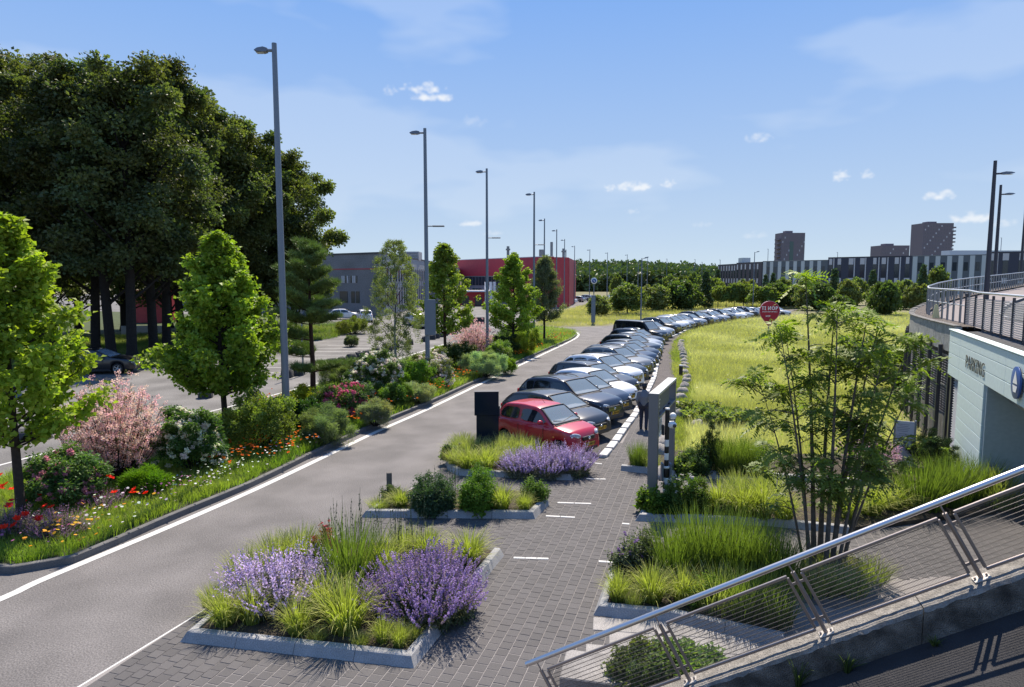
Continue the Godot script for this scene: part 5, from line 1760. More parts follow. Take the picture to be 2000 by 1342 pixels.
	for i in range(4, N - 1): line.append(e3(inset(i, 0.62), deck_y(edge[i]) + 0.08))
	var posts := along(line, 0.85)
	var top := PackedVector3Array(); var midp := PackedVector3Array()
	for p in posts:
		top.append(p + Vector3.UP * 1.12); midp.append(p + Vector3.UP * 0.62)
	var near := []
	for i in range(4, -1, -1): near.append(e3(inset(i, 0.55), deck_y(edge[i]) + 0.0))
	var full := PackedVector3Array()
	for i in range(near.size() - 1, 0, -1): full.append(near[i] + Vector3.UP * 1.16)
	full.append_array(top)
	var tr := MB.new(); tr.tube(full, [0.032], 8); part("top_rail", tr, M.galv_light, r)
	var mr := MB.new(); mr.tube(midp, [0.022], 6); part("middle_rail", mr, M.galv_light, r)
	for p in posts:
		if p.z < -75: continue
		var pm := MB.new()
		pm.box(p + Vector3.UP * 0.5, Vector3(0.045, 1.24, 0.06))
		part("post", pm, M.galv, r)
	var np2 := along(near, 1.05)
	for i in np2.size():
		var p: Vector3 = np2[i]
		var pm := MB.new()
		pm.box(p + Vector3.UP * 0.55, Vector3(0.05, 1.1, 0.05))
		part("post", pm, M.anthracite, r)
		if i < np2.size() - 1:
			var b: Vector3 = np2[i + 1]
			var dd := (b - p); var y2 := atan2(-dd.z, dd.x)
			var sb := MB.new()
			for k in 16: sb.box((p + b) / 2 + Vector3.UP * (0.12 + k * 0.056), Vector3(dd.length() - 0.06, 0.034, 0.012), Basis(Vector3.UP, y2))
			part("slatted_panel", sb, M.louvre, r).set_meta("kind", "stuff")

# ---------- far buildings ----------
func wall_run(o: Node3D, called: String, a: Vector3, b: Vector3, y0: float, y1: float, m: Material, thick := 0.5, name := "wall") -> void:
	var d := b - a
	var mb := MB.new()
	mb.box((a + b) / 2 + Vector3.UP * (y0 + y1) / 2, Vector3(d.length(), y1 - y0, thick), Basis(Vector3.UP, atan2(-d.z, d.x)))
	part(name, mb, m, o)
func slab_at(o: Node3D, name: String, a: Vector3, b: Vector3, t: float, w: float, y0: float, y1: float, out: float, depth: float, m: Material) -> void:
	var d := (b - a); var L := d.length(); d /= L
	var n := Vector3(d.z, 0, -d.x)
	if n.dot(-(a + b)) < 0: n = -n
	var mb := MB.new()
	mb.box(a + d * t + Vector3.UP * (y0 + y1) / 2 + n * out, Vector3(w, y1 - y0, depth), Basis(Vector3.UP, atan2(-d.z, d.x)))
	part(name, mb, m, o)

func office() -> void:
	var o := thing("office_building", "long low office building clad in dark and silver vertical strips behind the meadow", "building")
	var P := [Vector3(81.04, 5.6, -262), Vector3(82.2, 5.6, -244), Vector3(85.54, 5.6, -228), Vector3(100.15, 5.6, -212), Vector3(117.05, 5.6, -196), Vector3(131.02, 5.6, -184), Vector3(150.92, 5.6, -176)]
	var H := [10.5, 11.0, 11.3, 11.5, 12.0, 12.2, 12.6]
	rng.seed = 77
	for i in 6:
		var a: Vector3 = P[i]; var b: Vector3 = P[i + 1]
		a.y = 0; b.y = 0
		var kind: int = [0, 0, 1, 2, 1, 2][i]
		var y1: float = H[i + 1] + (0.25 if kind == 2 else 0.0)
		wall_run(o, "wall", a, b, 0, y1, [M.plum_clad, M.silver_dark, M.navy_clad][kind], 1.0)
		var top := MB.new()
		wall_run(o, "parapet", a, b, y1, y1 + 0.15, M.anthracite if kind != 1 else M.galv, 1.15, "parapet")
		var L := a.distance_to(b)
		var t := 0.8
		while t < L - 0.8:
			if kind == 0:
				for y in [[y1 - 2.3, y1 - 0.5], [4.2, 5.8]]:
					slab_at(o, "light_panel", a, b, t, 0.75 * rr(0.7, 1.2), y[0], y[1], 0.53, 0.06, M.panel_light)
				slab_at(o, "window", a, b, t + 0.1, 0.8, 5.9, y1 - 2.4, 0.53, 0.05, M.pane)
				slab_at(o, "window", a, b, t + 0.1, 0.8, 1.2, 4.1, 0.53, 0.05, M.pane)
				t += rr(2.0, 3.0)
			elif kind == 1:
				slab_at(o, "silver_strip", a, b, t, 1.15, 0.3, y1 - 0.1, 0.54, 0.08, M.silver_clad)
				for y in [[y1 - 4.3, y1 - 1.9], [3.0, 5.4], [0.4, 1.9]]:
					slab_at(o, "window", a, b, t + 1.25, 1.0, y[0], y[1], 0.52, 0.05, M.pane)
				t += rr(2.3, 2.9)
			else:
				for y in [[y1 - 2.2, y1 - 0.3], [4.4, 5.9]]:
					slab_at(o, "light_panel", a, b, t, rr(0.8, 1.5), y[0], y[1], 0.53, 0.06, M.panel_light)
				if rng.randf() < 0.55: slab_at(o, "silver_strip", a, b, t + rr(0.9, 1.2), 0.28, 0.4, y1 - 0.2, 0.55, 0.1, M.panel_light)
				slab_at(o, "window", a, b, t, 1.2, 6.0, y1 - 2.3, 0.53, 0.05, M.pane)
				slab_at(o, "window", a, b, t, 1.2, 1.4, 4.3, 0.53, 0.05, M.pane)
				t += rr(2.4, 4.2)
	var rf := MB.new()
	var pr := PackedVector2Array()
	for p in P: pr.append(Vector2(p.x, p.z))
	pr.append(Vector2(230, -260)); pr.append(Vector2(90, -300))
	rf.poly(pr, 10.2)
	part("roof", rf, M.grey_clad, o)
	for q in [[1460, 238, 3.0, 1.2], [1945, 200, 26.0, 2.2], [1885, 210, 10.0, 1.0]]:
		var c := MB.new()
		var x: float = (q[0] - 1000.0) / 1300.0 * q[1]
		c.box(Vector3(x, 11.5 + q[3] / 2, -q[1] - 5.0), Vector3(q[2], q[3] + 1.0, 4.0))
		part("roof_plant", c, M.silver_clad, o)

func tower(label: String, x0: float, x1: float, dist: float, h: float, balc: int) -> void:
	var o := thing("tower_block", label, "building", Vector3((x0 + x1) / 2, 0, -dist), 0.0, "brown tower blocks on the skyline")
	var w := x1 - x0
	var mb := MB.new()
	mb.box(Vector3(0, h / 2, 0), Vector3(w, h, w * 0.7))
	part("wall", mb, M.tower, o)
	var cap := MB.new()
	cap.box(Vector3(-w * 0.1, h + 0.8, 0), Vector3(w * 0.3, 1.6, w * 0.3))
	part("lift_house", cap, M.tower, o)
	var floors := int(h / 3.0)
	var cols := 11
	for f in floors:
		for c in cols:
			if f < floors - 14: continue
			if c in [4, 5, 6] and balc == 1: continue
			var wm := MB.new()
			wm.box(Vector3(-w / 2 + (c + 0.7) * w / cols, f * 3.0 + 1.6, w * 0.35 + 0.03), Vector3(w / cols * 0.42, 1.3, 0.1))
			part("window", wm, M.tower_pane if (c * 7 + f * 3) % 5 else M.panel_light, o)
		if balc and f > floors - 15:
			var bm := MB.new()
			var s := 1.0 if balc == 2 else -1.0
			bm.box(Vector3(s * (w / 2 + 0.9 + (1.2 if balc == 2 and f > floors - 6 else 0.0)), f * 3.0 + 0.5, w * 0.1), Vector3(1.9, 1.1, w * 0.4))
			part("balcony", bm, M.tower, o)
	if balc == 1:
		var gl := MB.new()
		gl.box(Vector3(-w * 0.06, h * 0.42, w * 0.35 + 0.05), Vector3(w * 0.16, h * 0.84, 0.1))
		part("stair_glazing", gl, M.pane_green, o)

func grey_hall() -> void:
	var o := thing("grey_hall", "grey rendered hall with dark windows behind the wood", "building")
	var C := Vector3(-19.6, 0, -100); var Lf := Vector3(-74, 0, -140); var R := Vector3(-18.2, 0, -152)
	wall_run(o, "", Lf, C, 0, 9.35, M.grey_clad, 0.6)
	wall_run(o, "", C + Vector3(0.0, 0, -0.6), R, 0, 9.3, M.grey_mid, 0.6)
	wall_run(o, "", Lf, C, 9.35, 9.6, M.anthracite, 0.75, "parapet")
	wall_run(o, "", C + Vector3(0.0, 0, -0.7), R, 9.3, 9.55, M.anthracite, 0.75, "parapet")
	var rf := MB.new()
	rf.poly(PackedVector2Array([Vector2(-74, -140), Vector2(-19.6, -100), Vector2(-18.2, -152), Vector2(-60, -190)]), 9.2)
	part("roof", rf, M.grey_clad, o)
	# left face; distances from the corner
	var a := C; var b := Lf
	slab_at(o, "red_flashing", a, b, 6.6, 13.0, 7.05, 7.2, 0.32, 0.06, M.red_clad)
	for i in 9:
		if i == 4: continue
		slab_at(o, "window_light" if i % 2 else "window", a, b, 5.1 + i * 0.42, 0.30, 5.0, 6.1, 0.32, 0.05, M.panel_light if i % 3 else M.pane)
	for q in [[4.9, 0.85], [6.0, 0.85], [8.2, 1.9]]: slab_at(o, "window", a, b, q[0], q[1], 1.9, 3.7, 0.32, 0.05, M.pane)
	slab_at(o, "door", a, b, 8.0, 1.8, 0.0, 0.9, 0.32, 0.05, M.pane)
	for i in 4: slab_at(o, "window", a, b, 3.0 + i * 1.05, 0.5, -0.6 + 0.8, 0.65, 0.32, 0.05, M.pane)
	for i in 6: slab_at(o, "window", a, b, 16.0 + i * 3.5, 1.8, 2.0, 3.6, 0.32, 0.05, M.pane)
	# right face with pilasters and window bands
	b = R
	for i in 22:
		var t := 1.8 + i * 2.25
		slab_at(o, "pilaster", a, b, t, 0.35, 0.2, 7.6, 0.36, 0.14, M.grey_light)
		slab_at(o, "window", a, b, t + 1.1, 1.1, 5.2, 7.3, 0.33, 0.05, M.pane)
		slab_at(o, "window", a, b, t + 1.1, 1.1, 1.4, 4.2, 0.33, 0.05, M.pane)
	var u := MB.new()
	u.box(Vector3(-19.9, 10.1, -134), Vector3(3.2, 1.7, 5.0))
	part("roof_unit", u, M.grey_light, o)
	for i in 3:
		var sl := MB.new()
		sl.box(Vector3(-19.9, 9.6 + i * 0.5, -131.45), Vector3(2.8, 0.12, 0.1))
		part("unit_louvre", sl, M.galv, o)

func red_hall() -> void:
	var o := thing("red_hall", "red clad hall with a glazed front and a red porch, right of the grey hall", "building")
	var A := Vector3(7.9, 0, -132); var B := Vector3(-16, 0, -162); var E := Vector3(11.2, 0, -134.5); var G := Vector3(14.8, 0, -158)
	wall_run(o, "", A, B, 6.3, 10.0, M.red_clad, 0.8)
	wall_run(o, "", A, A.lerp(B, 0.34), 0, 6.3, M.red_clad, 0.8)
	wall_run(o, "", A + Vector3(0.15, 0, -0.3), E, 0, 9.9, M.red_clad, 0.6)
	wall_run(o, "", E, G, 0, 9.8, M.red_clad, 0.6)
	wall_run(o, "", A, B, 10.0, 10.12, M.off_white, 0.9, "parapet")
	var rf := MB.new()
	rf.poly(PackedVector2Array([Vector2(7.9, -132), Vector2(11.2, -134.5), Vector2(14.8, -158), Vector2(0, -185), Vector2(-16, -162)]), 9.7)
	part("roof", rf, M.grey_clad, o)
	wall_run(o, "", A.lerp(B, 0.34), A.lerp(B, 0.82), 0, 6.3, M.grey_mid, 0.5)
	var L := A.distance_to(B)
	for i in 14:
		slab_at(o, "window", A, B, L * 0.36 + i * 1.25, 1.08, 4.2, 6.1, 0.28, 0.06, M.pane)
		if i % 4 != 3: slab_at(o, "window", A, B, L * 0.36 + i * 1.25, 1.08, 2.6, 3.5, 0.28, 0.06, M.pane_green)
	# concrete stair block at the left end
	var K2 := A.lerp(B, 0.84)
	var sb := MB.new()
	sb.box(K2 + Vector3(-2.5, 4.0, 1.5), Vector3(5.0, 8.0, 5.0))
	sb.box(K2 + Vector3(-5.5, 4.4, 3.0), Vector3(4.0, 8.8, 6.0))
	part("stair_block", sb, M.grey_light, o)
	for i in 6:
		var j := MB.new()
		j.box(K2 + Vector3(-2.5, 1.4 + i * 1.15, 4.02), Vector3(5.0, 0.06, 0.06))
		part("joint", j, M.grey_clad, o)
	# columns, canopy and porch
	for x in [-5.4, -4.4, -3.6]:
		var c := MB.new()
		c.tube(PackedVector3Array([Vector3(x, 0, -139.0), Vector3(x, 5.0, -139.0)]), [0.32], 10)
		part("column", c, M.white, o)
	var cn := MB.new()
	cn.box(Vector3(-9.0, 3.1, -139.5), Vector3(9.0, 0.3, 3.4))
	part("canopy", cn, M.white, o)
	var pc := MB.new()
	pc.box(Vector3(-8.6, 1.45, -140.6), Vector3(7.4, 2.9, 2.0))
	part("porch", pc, M.porch, o)
	for x in [-9.7, -7.0]:
		var dm := MB.new()
		dm.box(Vector3(x, 1.0, -139.57), Vector3(1.5, 1.9, 0.1))
		part("door", dm, M.pane, o)
	# chimneys and aerials
	for q in [[-0.8, 136.0, 2.6, 0.28], [6.2, 142.0, 2.2, 0.5], [8.6, 146.0, 4.0, 0.3], [11.2, 146.0, 2.6, 0.28], [11.8, 147, 2.4, 0.12]]:
		var c := MB.new()
		var at := Vector3(q[0], 9.6, -q[1])
		c.tube(PackedVector3Array([at, at + Vector3.UP * q[2]]), [q[3]], 8)
		if q[3] == 0.28: c.box(at + Vector3.UP * q[2] * 0.75, Vector3(0.9, 0.3, 0.9))
		part("flue", c, M.galv, o)

# ---------- the ramp rail in front ----------
func fore_rail() -> void:
	var P1 := Vector3(0.27, 0.65, -8.21); var P4 := Vector3(4.55, 3.18, -6.98)
	var step := (P4 - P1) / 3.0
	var o := thing("ramp_railing", "stainless steel handrail with framed wire mesh panels along the concrete ramp wall", "railing")
	var h := Vector3(step.x, 0, step.z).normalized()
	var t := step.normalized()
	var dn := (h * t.y - Vector3.UP * Vector2(t.x, t.z).length()).normalized()       # square to the rail, downwards
	var nr := t.cross(dn).normalized()
	if nr.z < 0: nr = -nr                                # towards the ramp
	var B := Basis(t, -dn, nr)
	if B.determinant() < 0: B = Basis(t, -dn, -nr)
	var rail := MB.new()
	var R0 := P1 - t * 0.10
	rail.tube(PackedVector3Array([R0, R0 + t * 0.02, P4 + step, P4 + step * 2.2]), [0.036, 0.037, 0.037, 0.037], 16)
	part("handrail", rail, M.steel, o)
	var sl := step.length()
	for k in 5:
		var p := P1 + step * k + t * 0.05
		var po := MB.new()
		po.tube(PackedVector3Array([p, p + dn * 0.13]), [0.009], 8)
		part("rail_stem", po, M.steel_dull, o)
		var ps := MB.new()
		ps.tube(PackedVector3Array([p + dn * 0.13, p + dn * 0.90]), [0.025], 12)
		part("post", ps, M.steel_dull, o)
		var bp := MB.new()
		bp.cbox(p + dn * 0.905, Vector3(0.17, 0.014, 0.13), 0.003, B)
		part("base_plate", bp, M.steel_plate, o)
		for s in [-1.0, 1.0]:
			var bo := MB.new()
			bo.tube(PackedVector3Array([p + dn * 0.900 + t * 0.06 * s, p + dn * 0.872 + t * 0.06 * s]), [0.013], 6)
			part("bolt", bo, M.steel_dull, o)
		# framed mesh between this post and the next
		var a := p + t * 0.085; var b := p + t * (sl - 0.085)
		var y0 := 0.155; var y1 := 0.83
		var fr := MB.new()
		for yy in [y0, y1]: fr.cbox((a + b) / 2 + dn * yy, Vector3(a.distance_to(b), 0.032, 0.032), 0.004, B)
		for x in [a, b]: fr.cbox(x + dn * (y0 + y1) / 2, Vector3(0.032, y1 - y0 - 0.033, 0.030), 0.004, B)
		var frame := part("panel_frame", fr, M.steel_dull, o)
		var lg := MB.new()
		for yy in [0.26, 0.72]:
			for s in [0.045, sl - 0.045]: lg.box(p + t * s + dn * yy, Vector3(0.06, 0.03, 0.012), B)
		part("fixing_lug", lg, M.steel_dull, o)
		var ms := MB.new()
		var w := a.distance_to(b) - 0.03
		for i in 13: ms.tube(PackedVector3Array([a + t * 0.016 + dn * lerpf(y0 + 0.035, y1 - 0.03, i / 12.0), a + t * (w + 0.014) + dn * lerpf(y0 + 0.035, y1 - 0.03, i / 12.0)]), [0.0042], 4, false)
		var n := int(w / 0.0145)
		for i in n:
			var q := a + t * (0.018 + w * i / n) + nr * 0.006
			var u := q + dn * (y0 + 0.016); var l := q + dn * (y1 - 0.016)
			ms.quad(u, l, l + t * 0.0028, u + t * 0.0028)
		part("wire_mesh", ms, M.wire, frame).set_meta("kind", "stuff")
	# the wall it stands on, and the ramp this side of it
	var w0 := P1 + dn * 0.915 - step * 0.6
	var wall := thing("ramp_wall", "weathered concrete ramp wall with chipped top coloured sunlit pale below the steel railing", "wall")
	var bot := Vector3.DOWN
	var tt := h * 0.0
	for k in 3:
		var s0 := w0 + step * (k * 1.62); var s1 := w0 + step * (k * 1.62 + 1.615)
		var mb := MB.new()
		rng.seed = 900 + k
		var top := []; var face := []; var lip := []; var rear := []
		var n := 40
		for i in n + 1:
			var c := s0.lerp(s1, i / float(n))
			var N := nrm_h(h)
			var e1 := c + N * (0.165 + rr(-0.010, 0.010)) + Vector3.UP * rr(-0.004, 0.004)
			var e2 := c + N * (0.19 + rr(-0.014, 0.010)) - Vector3.UP * (0.03 + rr(0.0, 0.025))
			top.append(PackedVector3Array([c - N * 0.21, c + Vector3.UP * rr(-0.004, 0.004), e1]))
			lip.append(PackedVector3Array([e1, e2]))
			face.append(PackedVector3Array([e2, c + N * (0.18 + rr(-0.006, 0.006)) - Vector3.UP * 0.2, c + N * (0.18 + rr(-0.006, 0.006)) - Vector3.UP * 0.42, c + N * 0.18 - Vector3.UP * 1.0]))
			rear.append(PackedVector3Array([c - N * 0.21 - Vector3.UP * 3.2, c - N * 0.21]))
		var lm := MB.new()
		lm.grid(top); lm.grid(lip)
		for q in [face, rear]: mb.grid(q)
		for q in [0, n]: mb.fan(PackedVector3Array([rear[q][0], rear[q][1], top[q][2], face[q][0], face[q][3]]))
		var sec := part("wall_section", mb, M.old_concrete, wall)
		part("sunlit_ledge", lm, M.sunlit_ledge, sec)
	var rp := MB.new()
	var g0 := w0 + nrm_h(h) * 0.16 - Vector3.UP * 0.40 - step * 1.5; var g1 := w0 + step * 6.0 + nrm_h(h) * 0.16 - Vector3.UP * 0.40
	rp.quad(g0, g0 + nrm_h(h) * 3.2, g1 + nrm_h(h) * 3.2, g1)
	rp.quad(g0 + nrm_h(h) * 3.2, g0 + nrm_h(h) * 3.2 - Vector3.UP * 3, g1 + nrm_h(h) * 3.2 - Vector3.UP * 4, g1 + nrm_h(h) * 3.2)
	struct("ramp_road", rp, M.ramp)
	rng.seed = 31
	for q in [[2.42, 0.36, 0.34, 0], [2.75, 0.38, 0.28, 0], [3.3, 0.42, 0.12, 1], [3.9, 0.45, 0.08, 1]]:
		var at: Vector3 = w0 + step * q[0] + nrm_h(h) * (q[1] - 0.14) - Vector3.UP * 0.40
		var mb := blades(26, q[2] * 1.3, 0.03, q[2] * 0.9, 0.5, 0.016, Color(0.06, 0.09, 0.03), Color(0.14, 0.18, 0.05), 300 + int(q[0] * 10), 4)
		single("weed", mb, M.blade, ["grassy weed growing at the foot of the ramp wall, left of two", "grassy weed growing at the foot of the ramp wall, right of two", "tiny weed in the ramp asphalt, nearer the wall weeds", "tiny weed in the ramp asphalt, farthest right"][[2.42, 2.75, 3.3, 3.9].find(q[0])], "weed", at, 0.0, "weeds along the ramp wall")
func nrm_h(h: Vector3) -> Vector3: return Vector3(-h.z, 0, h.x)

func strip_line(pts: Array, off: float, w: float, y: float) -> MB:
	var mb := MB.new()
	var a := PackedVector3Array(); var b := PackedVector3Array()
	for i in pts.size():
		var p: Vector3 = pts[i]
		var d: Vector3 = (pts[mini(i + 1, pts.size() - 1)] - pts[maxi(i - 1, 0)]).normalized()
		var n := Vector3(-d.z, 0, d.x)
		a.append(Vector3(p.x, y, p.z) + n * (off - w / 2)); b.append(Vector3(p.x, y, p.z) + n * (off + w / 2))
	mb.grid([a, b])
	return mb
func smooth(pts: Array, n := 4) -> Array:
	var r := []
	for i in pts.size() - 1:
		for k in n:
			var t := k / float(n)
			r.append((pts[i] as Vector3).cubic_interpolate(pts[i + 1], pts[maxi(0, i - 1)], pts[mini(pts.size() - 1, i + 2)], t))
	r.append(pts[-1])
	return r
func surface(called: String, pts: Array, y: float, m: Material) -> void:
	var mb := MB.new()
	mb.poly(flat(pts), y)
	struct(called, mb, m)

func turf(called: String, label: String, area: PackedVector2Array, n: int, mesh: String, col: Color, col2: Color, y: float, near: float, far: float, s0: float, s1: float, sd: int, holes := []) -> void:
	rng.seed = sd
	var f := FastNoiseLite.new()
	f.seed = sd; f.frequency = 0.09; f.fractal_octaves = 3
	var lo := area[0]; var hi := area[0]
	for p in area:
		lo = lo.min(p); hi = hi.max(p)
	var xf := []; var cs := []
	var tries := 0
	while xf.size() < n and tries < n * 14:
		tries += 1
		var q := Vector2(rr(lo.x, hi.x), rr(lo.y, hi.y))
		var d := -q.y
		if rng.randf() > pow(near / maxf(near, d), 1.35): continue
		if not Geometry2D.is_point_in_polygon(q, area): continue
		var bad := false
		for h in holes:
			if Geometry2D.is_point_in_polygon(q, h): bad = true; break
		if bad: continue
		var t := clampf((d - near) / (far - near), 0, 1)
		var s := lerpf(s0, s1, t) * rr(0.7, 1.25)
		xf.append(Transform3D(Basis(Vector3.UP, rr(0, TAU)) * Basis.from_scale(Vector3(s * lerpf(1, 2.4, t), s * lerpf(1, 0.9, t), s * lerpf(1, 2.4, t))), Vector3(q.x, y, q.y)))
		var k := clampf(0.5 + f.get_noise_2d(q.x, q.y) * 1.6, 0, 1)
		cs.append(col.lerp(col2, k) * rr(0.82, 1.18))
	var o := scatter(numbered(called), K[mesh], M.blade, xf, cs)
	tag(o, label, "grass")

func flowers(called: String, label: String, spots: Array, per: int, spread: float, col: Color, size: float, h: float, mesh: String, sd: int, group := "wildflowers of the strip", base := 0.1) -> void:
	rng.seed = sd
	var xf := []; var cs := []
	var st := MB.new()
	for s in spots:
		for i in per:
			var p: Vector3 = s + Vector3(rr(-1, 1) + rr(-1, 1), 0, rr(-1, 1) + rr(-1, 1)) * spread * 0.5
			if not Geometry2D.is_point_in_polygon(v2(p), beds[0]): continue
			var H := h * rr(0.7, 1.15)
			p.y = base + H
			xf.append(Transform3D(Basis(Vector3(rr(-1, 1), 0, rr(-1, 1)).normalized(), rr(-0.7, 0.7)) * Basis.from_scale(Vector3.ONE * size * rr(0.7, 1.25)), p))
			var b := rr(0.8, 1.12)
			cs.append(Color(col.r * b, col.g * b * rr(0.8, 1.25), col.b * b))
	var o := scatter(numbered(called), K[mesh], M.petal, xf, cs)
	tag(o, label, "flowers", group)

func box_thing(called: String, label: String, cat: String, at: Vector3, s: Vector3, e: float, m: Material, turn := 0.0, group := "") -> void:
	var mb := MB.new()
	mb.cbox(Vector3(0, s.y / 2, 0), s, e)
	single(called, mb, m, label, cat, at, turn, group)

func rock(called: String, label: String, at: Vector3, s: Vector3, m: Material, sd: int, group := "", boxy := 0.0) -> void:
	rng.seed = sd
	var f := FastNoiseLite.new()
	f.seed = sd; f.frequency = 0.9
	var rows := []
	for i in 9:
		var row := PackedVector3Array()
		var a := -0.5 + (PI / 2 + 0.5) * i / 8.0
		for j in 15:
			var b := -TAU * (j % 14) / 14.0
			var d := Vector3(cos(a) * cos(b), sin(a), cos(a) * sin(b))
			if boxy > 0:
				var mx := maxf(absf(d.x), maxf(absf(d.y), absf(d.z)))
				d = d.lerp(d / mx * 0.86, boxy)
			row.append(d * (1.0 + f.get_noise_3d(d.x, d.y, d.z) * 0.28) * s)
		rows.append(row)
	var mb := MB.new()
	mb.grid(rows)
	single(called, mb, m, label, "boulder" if called == "boulder" else "bollard", at, rr(-0.5, 0.5), group)

func _ready() -> void:
	# ----- camera, sky, sun, exposure -----
	var cam := Camera3D.new()
	cam.name = "camera"
	cam.position = Vector3(0, 5.6, 0)
	cam.rotation.x = -atan(126.0 / 1300.0)
	cam.fov = rad_to_deg(2.0 * atan(671.0 / 1300.0))
	cam.near = 0.1; cam.far = 4000.0
	add_child(cam)
	cam.current = true
	var env := Environment.new()
	env.background_mode = Environment.BG_SKY
	var sky := Sky.new()
	var pano := PanoramaSkyMaterial.new()
	pano.panorama = ImageTexture.create_from_image(sky_image())
	sky.sky_material = pano
	env.sky = sky
	env.background_energy_multiplier = 1.0
	env.tonemap_mode = Environment.TONE_MAPPER_LINEAR
	env.tonemap_exposure = 1.85
	env.sdfgi_enabled = true; env.ssao_enabled = true; env.ssil_enabled = true
	env.fog_enabled = false
	env.fog_light_color = Color(0.75, 0.83, 0.93)
	env.fog_density = 0.00035
	var we := WorldEnvironment.new()
	we.name = "world"
	we.environment = env
	add_child(we)
	var sun := DirectionalLight3D.new()
	sun.name = "sun"
	sun.light_energy = 1.5
	sun.light_color = Color(1.0, 0.955, 0.89)
	sun.light_angular_distance = 0.5
	sun.shadow_enabled = true
	sun.rotation = Vector3(-deg_to_rad(SUN_HEIGHT), PI - deg_to_rad(SUN_TURN), 0)
	add_child(sun)
	materials()
	M.sign_upper = mat(0.13, 0.135, 0.13, 0.6); M.sign_mid = mat(0.30, 0.30, 0.31, 0.5); M.sign_pink = mat(0.62, 0.36, 0.40, 0.5)
	M.deck_walk = grained(mat(0.30, 0.255, 0.235, 0.9), noise_tex(0.11, 0.7, 1.0, 3, 256, 41), 0.4)
	M.louvre_light = mat(0.42, 0.42, 0.42, 0.45, 0.4); M.galv_light = mat(0.50, 0.51, 0.53, 0.35, 0.7); M.panel_light = mat(0.50, 0.50, 0.52, 0.5)
	M.silver_dark = mat(0.10, 0.12, 0.14, 0.5, 0.2); M.tower_pane = mat(0.16, 0.15, 0.17, 0.2); M.grey_mid = mat(0.30, 0.315, 0.325, 0.6)
	M.porch = mat(0.50, 0.03, 0.05, 0.5); M.steel_plate = mat(0.42, 0.39, 0.35, 0.5, 0.3)
	plant_kinds()
	ground()
	deck()
	office()
	tower("slim brown tower block with a glazed stair strip, left of three on the skyline", 190.0, 206.6, 480, 38.0, 1)
	tower("broad low brown tower block, middle of three on the skyline", 286.0, 308.0, 528, 31.5, 0)
	tower("tallest brown tower block with balconies on its right corner", 343.0, 368.0, 570, 52.0, 2)
	grey_hall()
	red_hall()
	woods()
	fore_rail()
	furniture()
	cars()
	strip_plants()
	bed_plants()
	meadow_plants()
	far_plants()

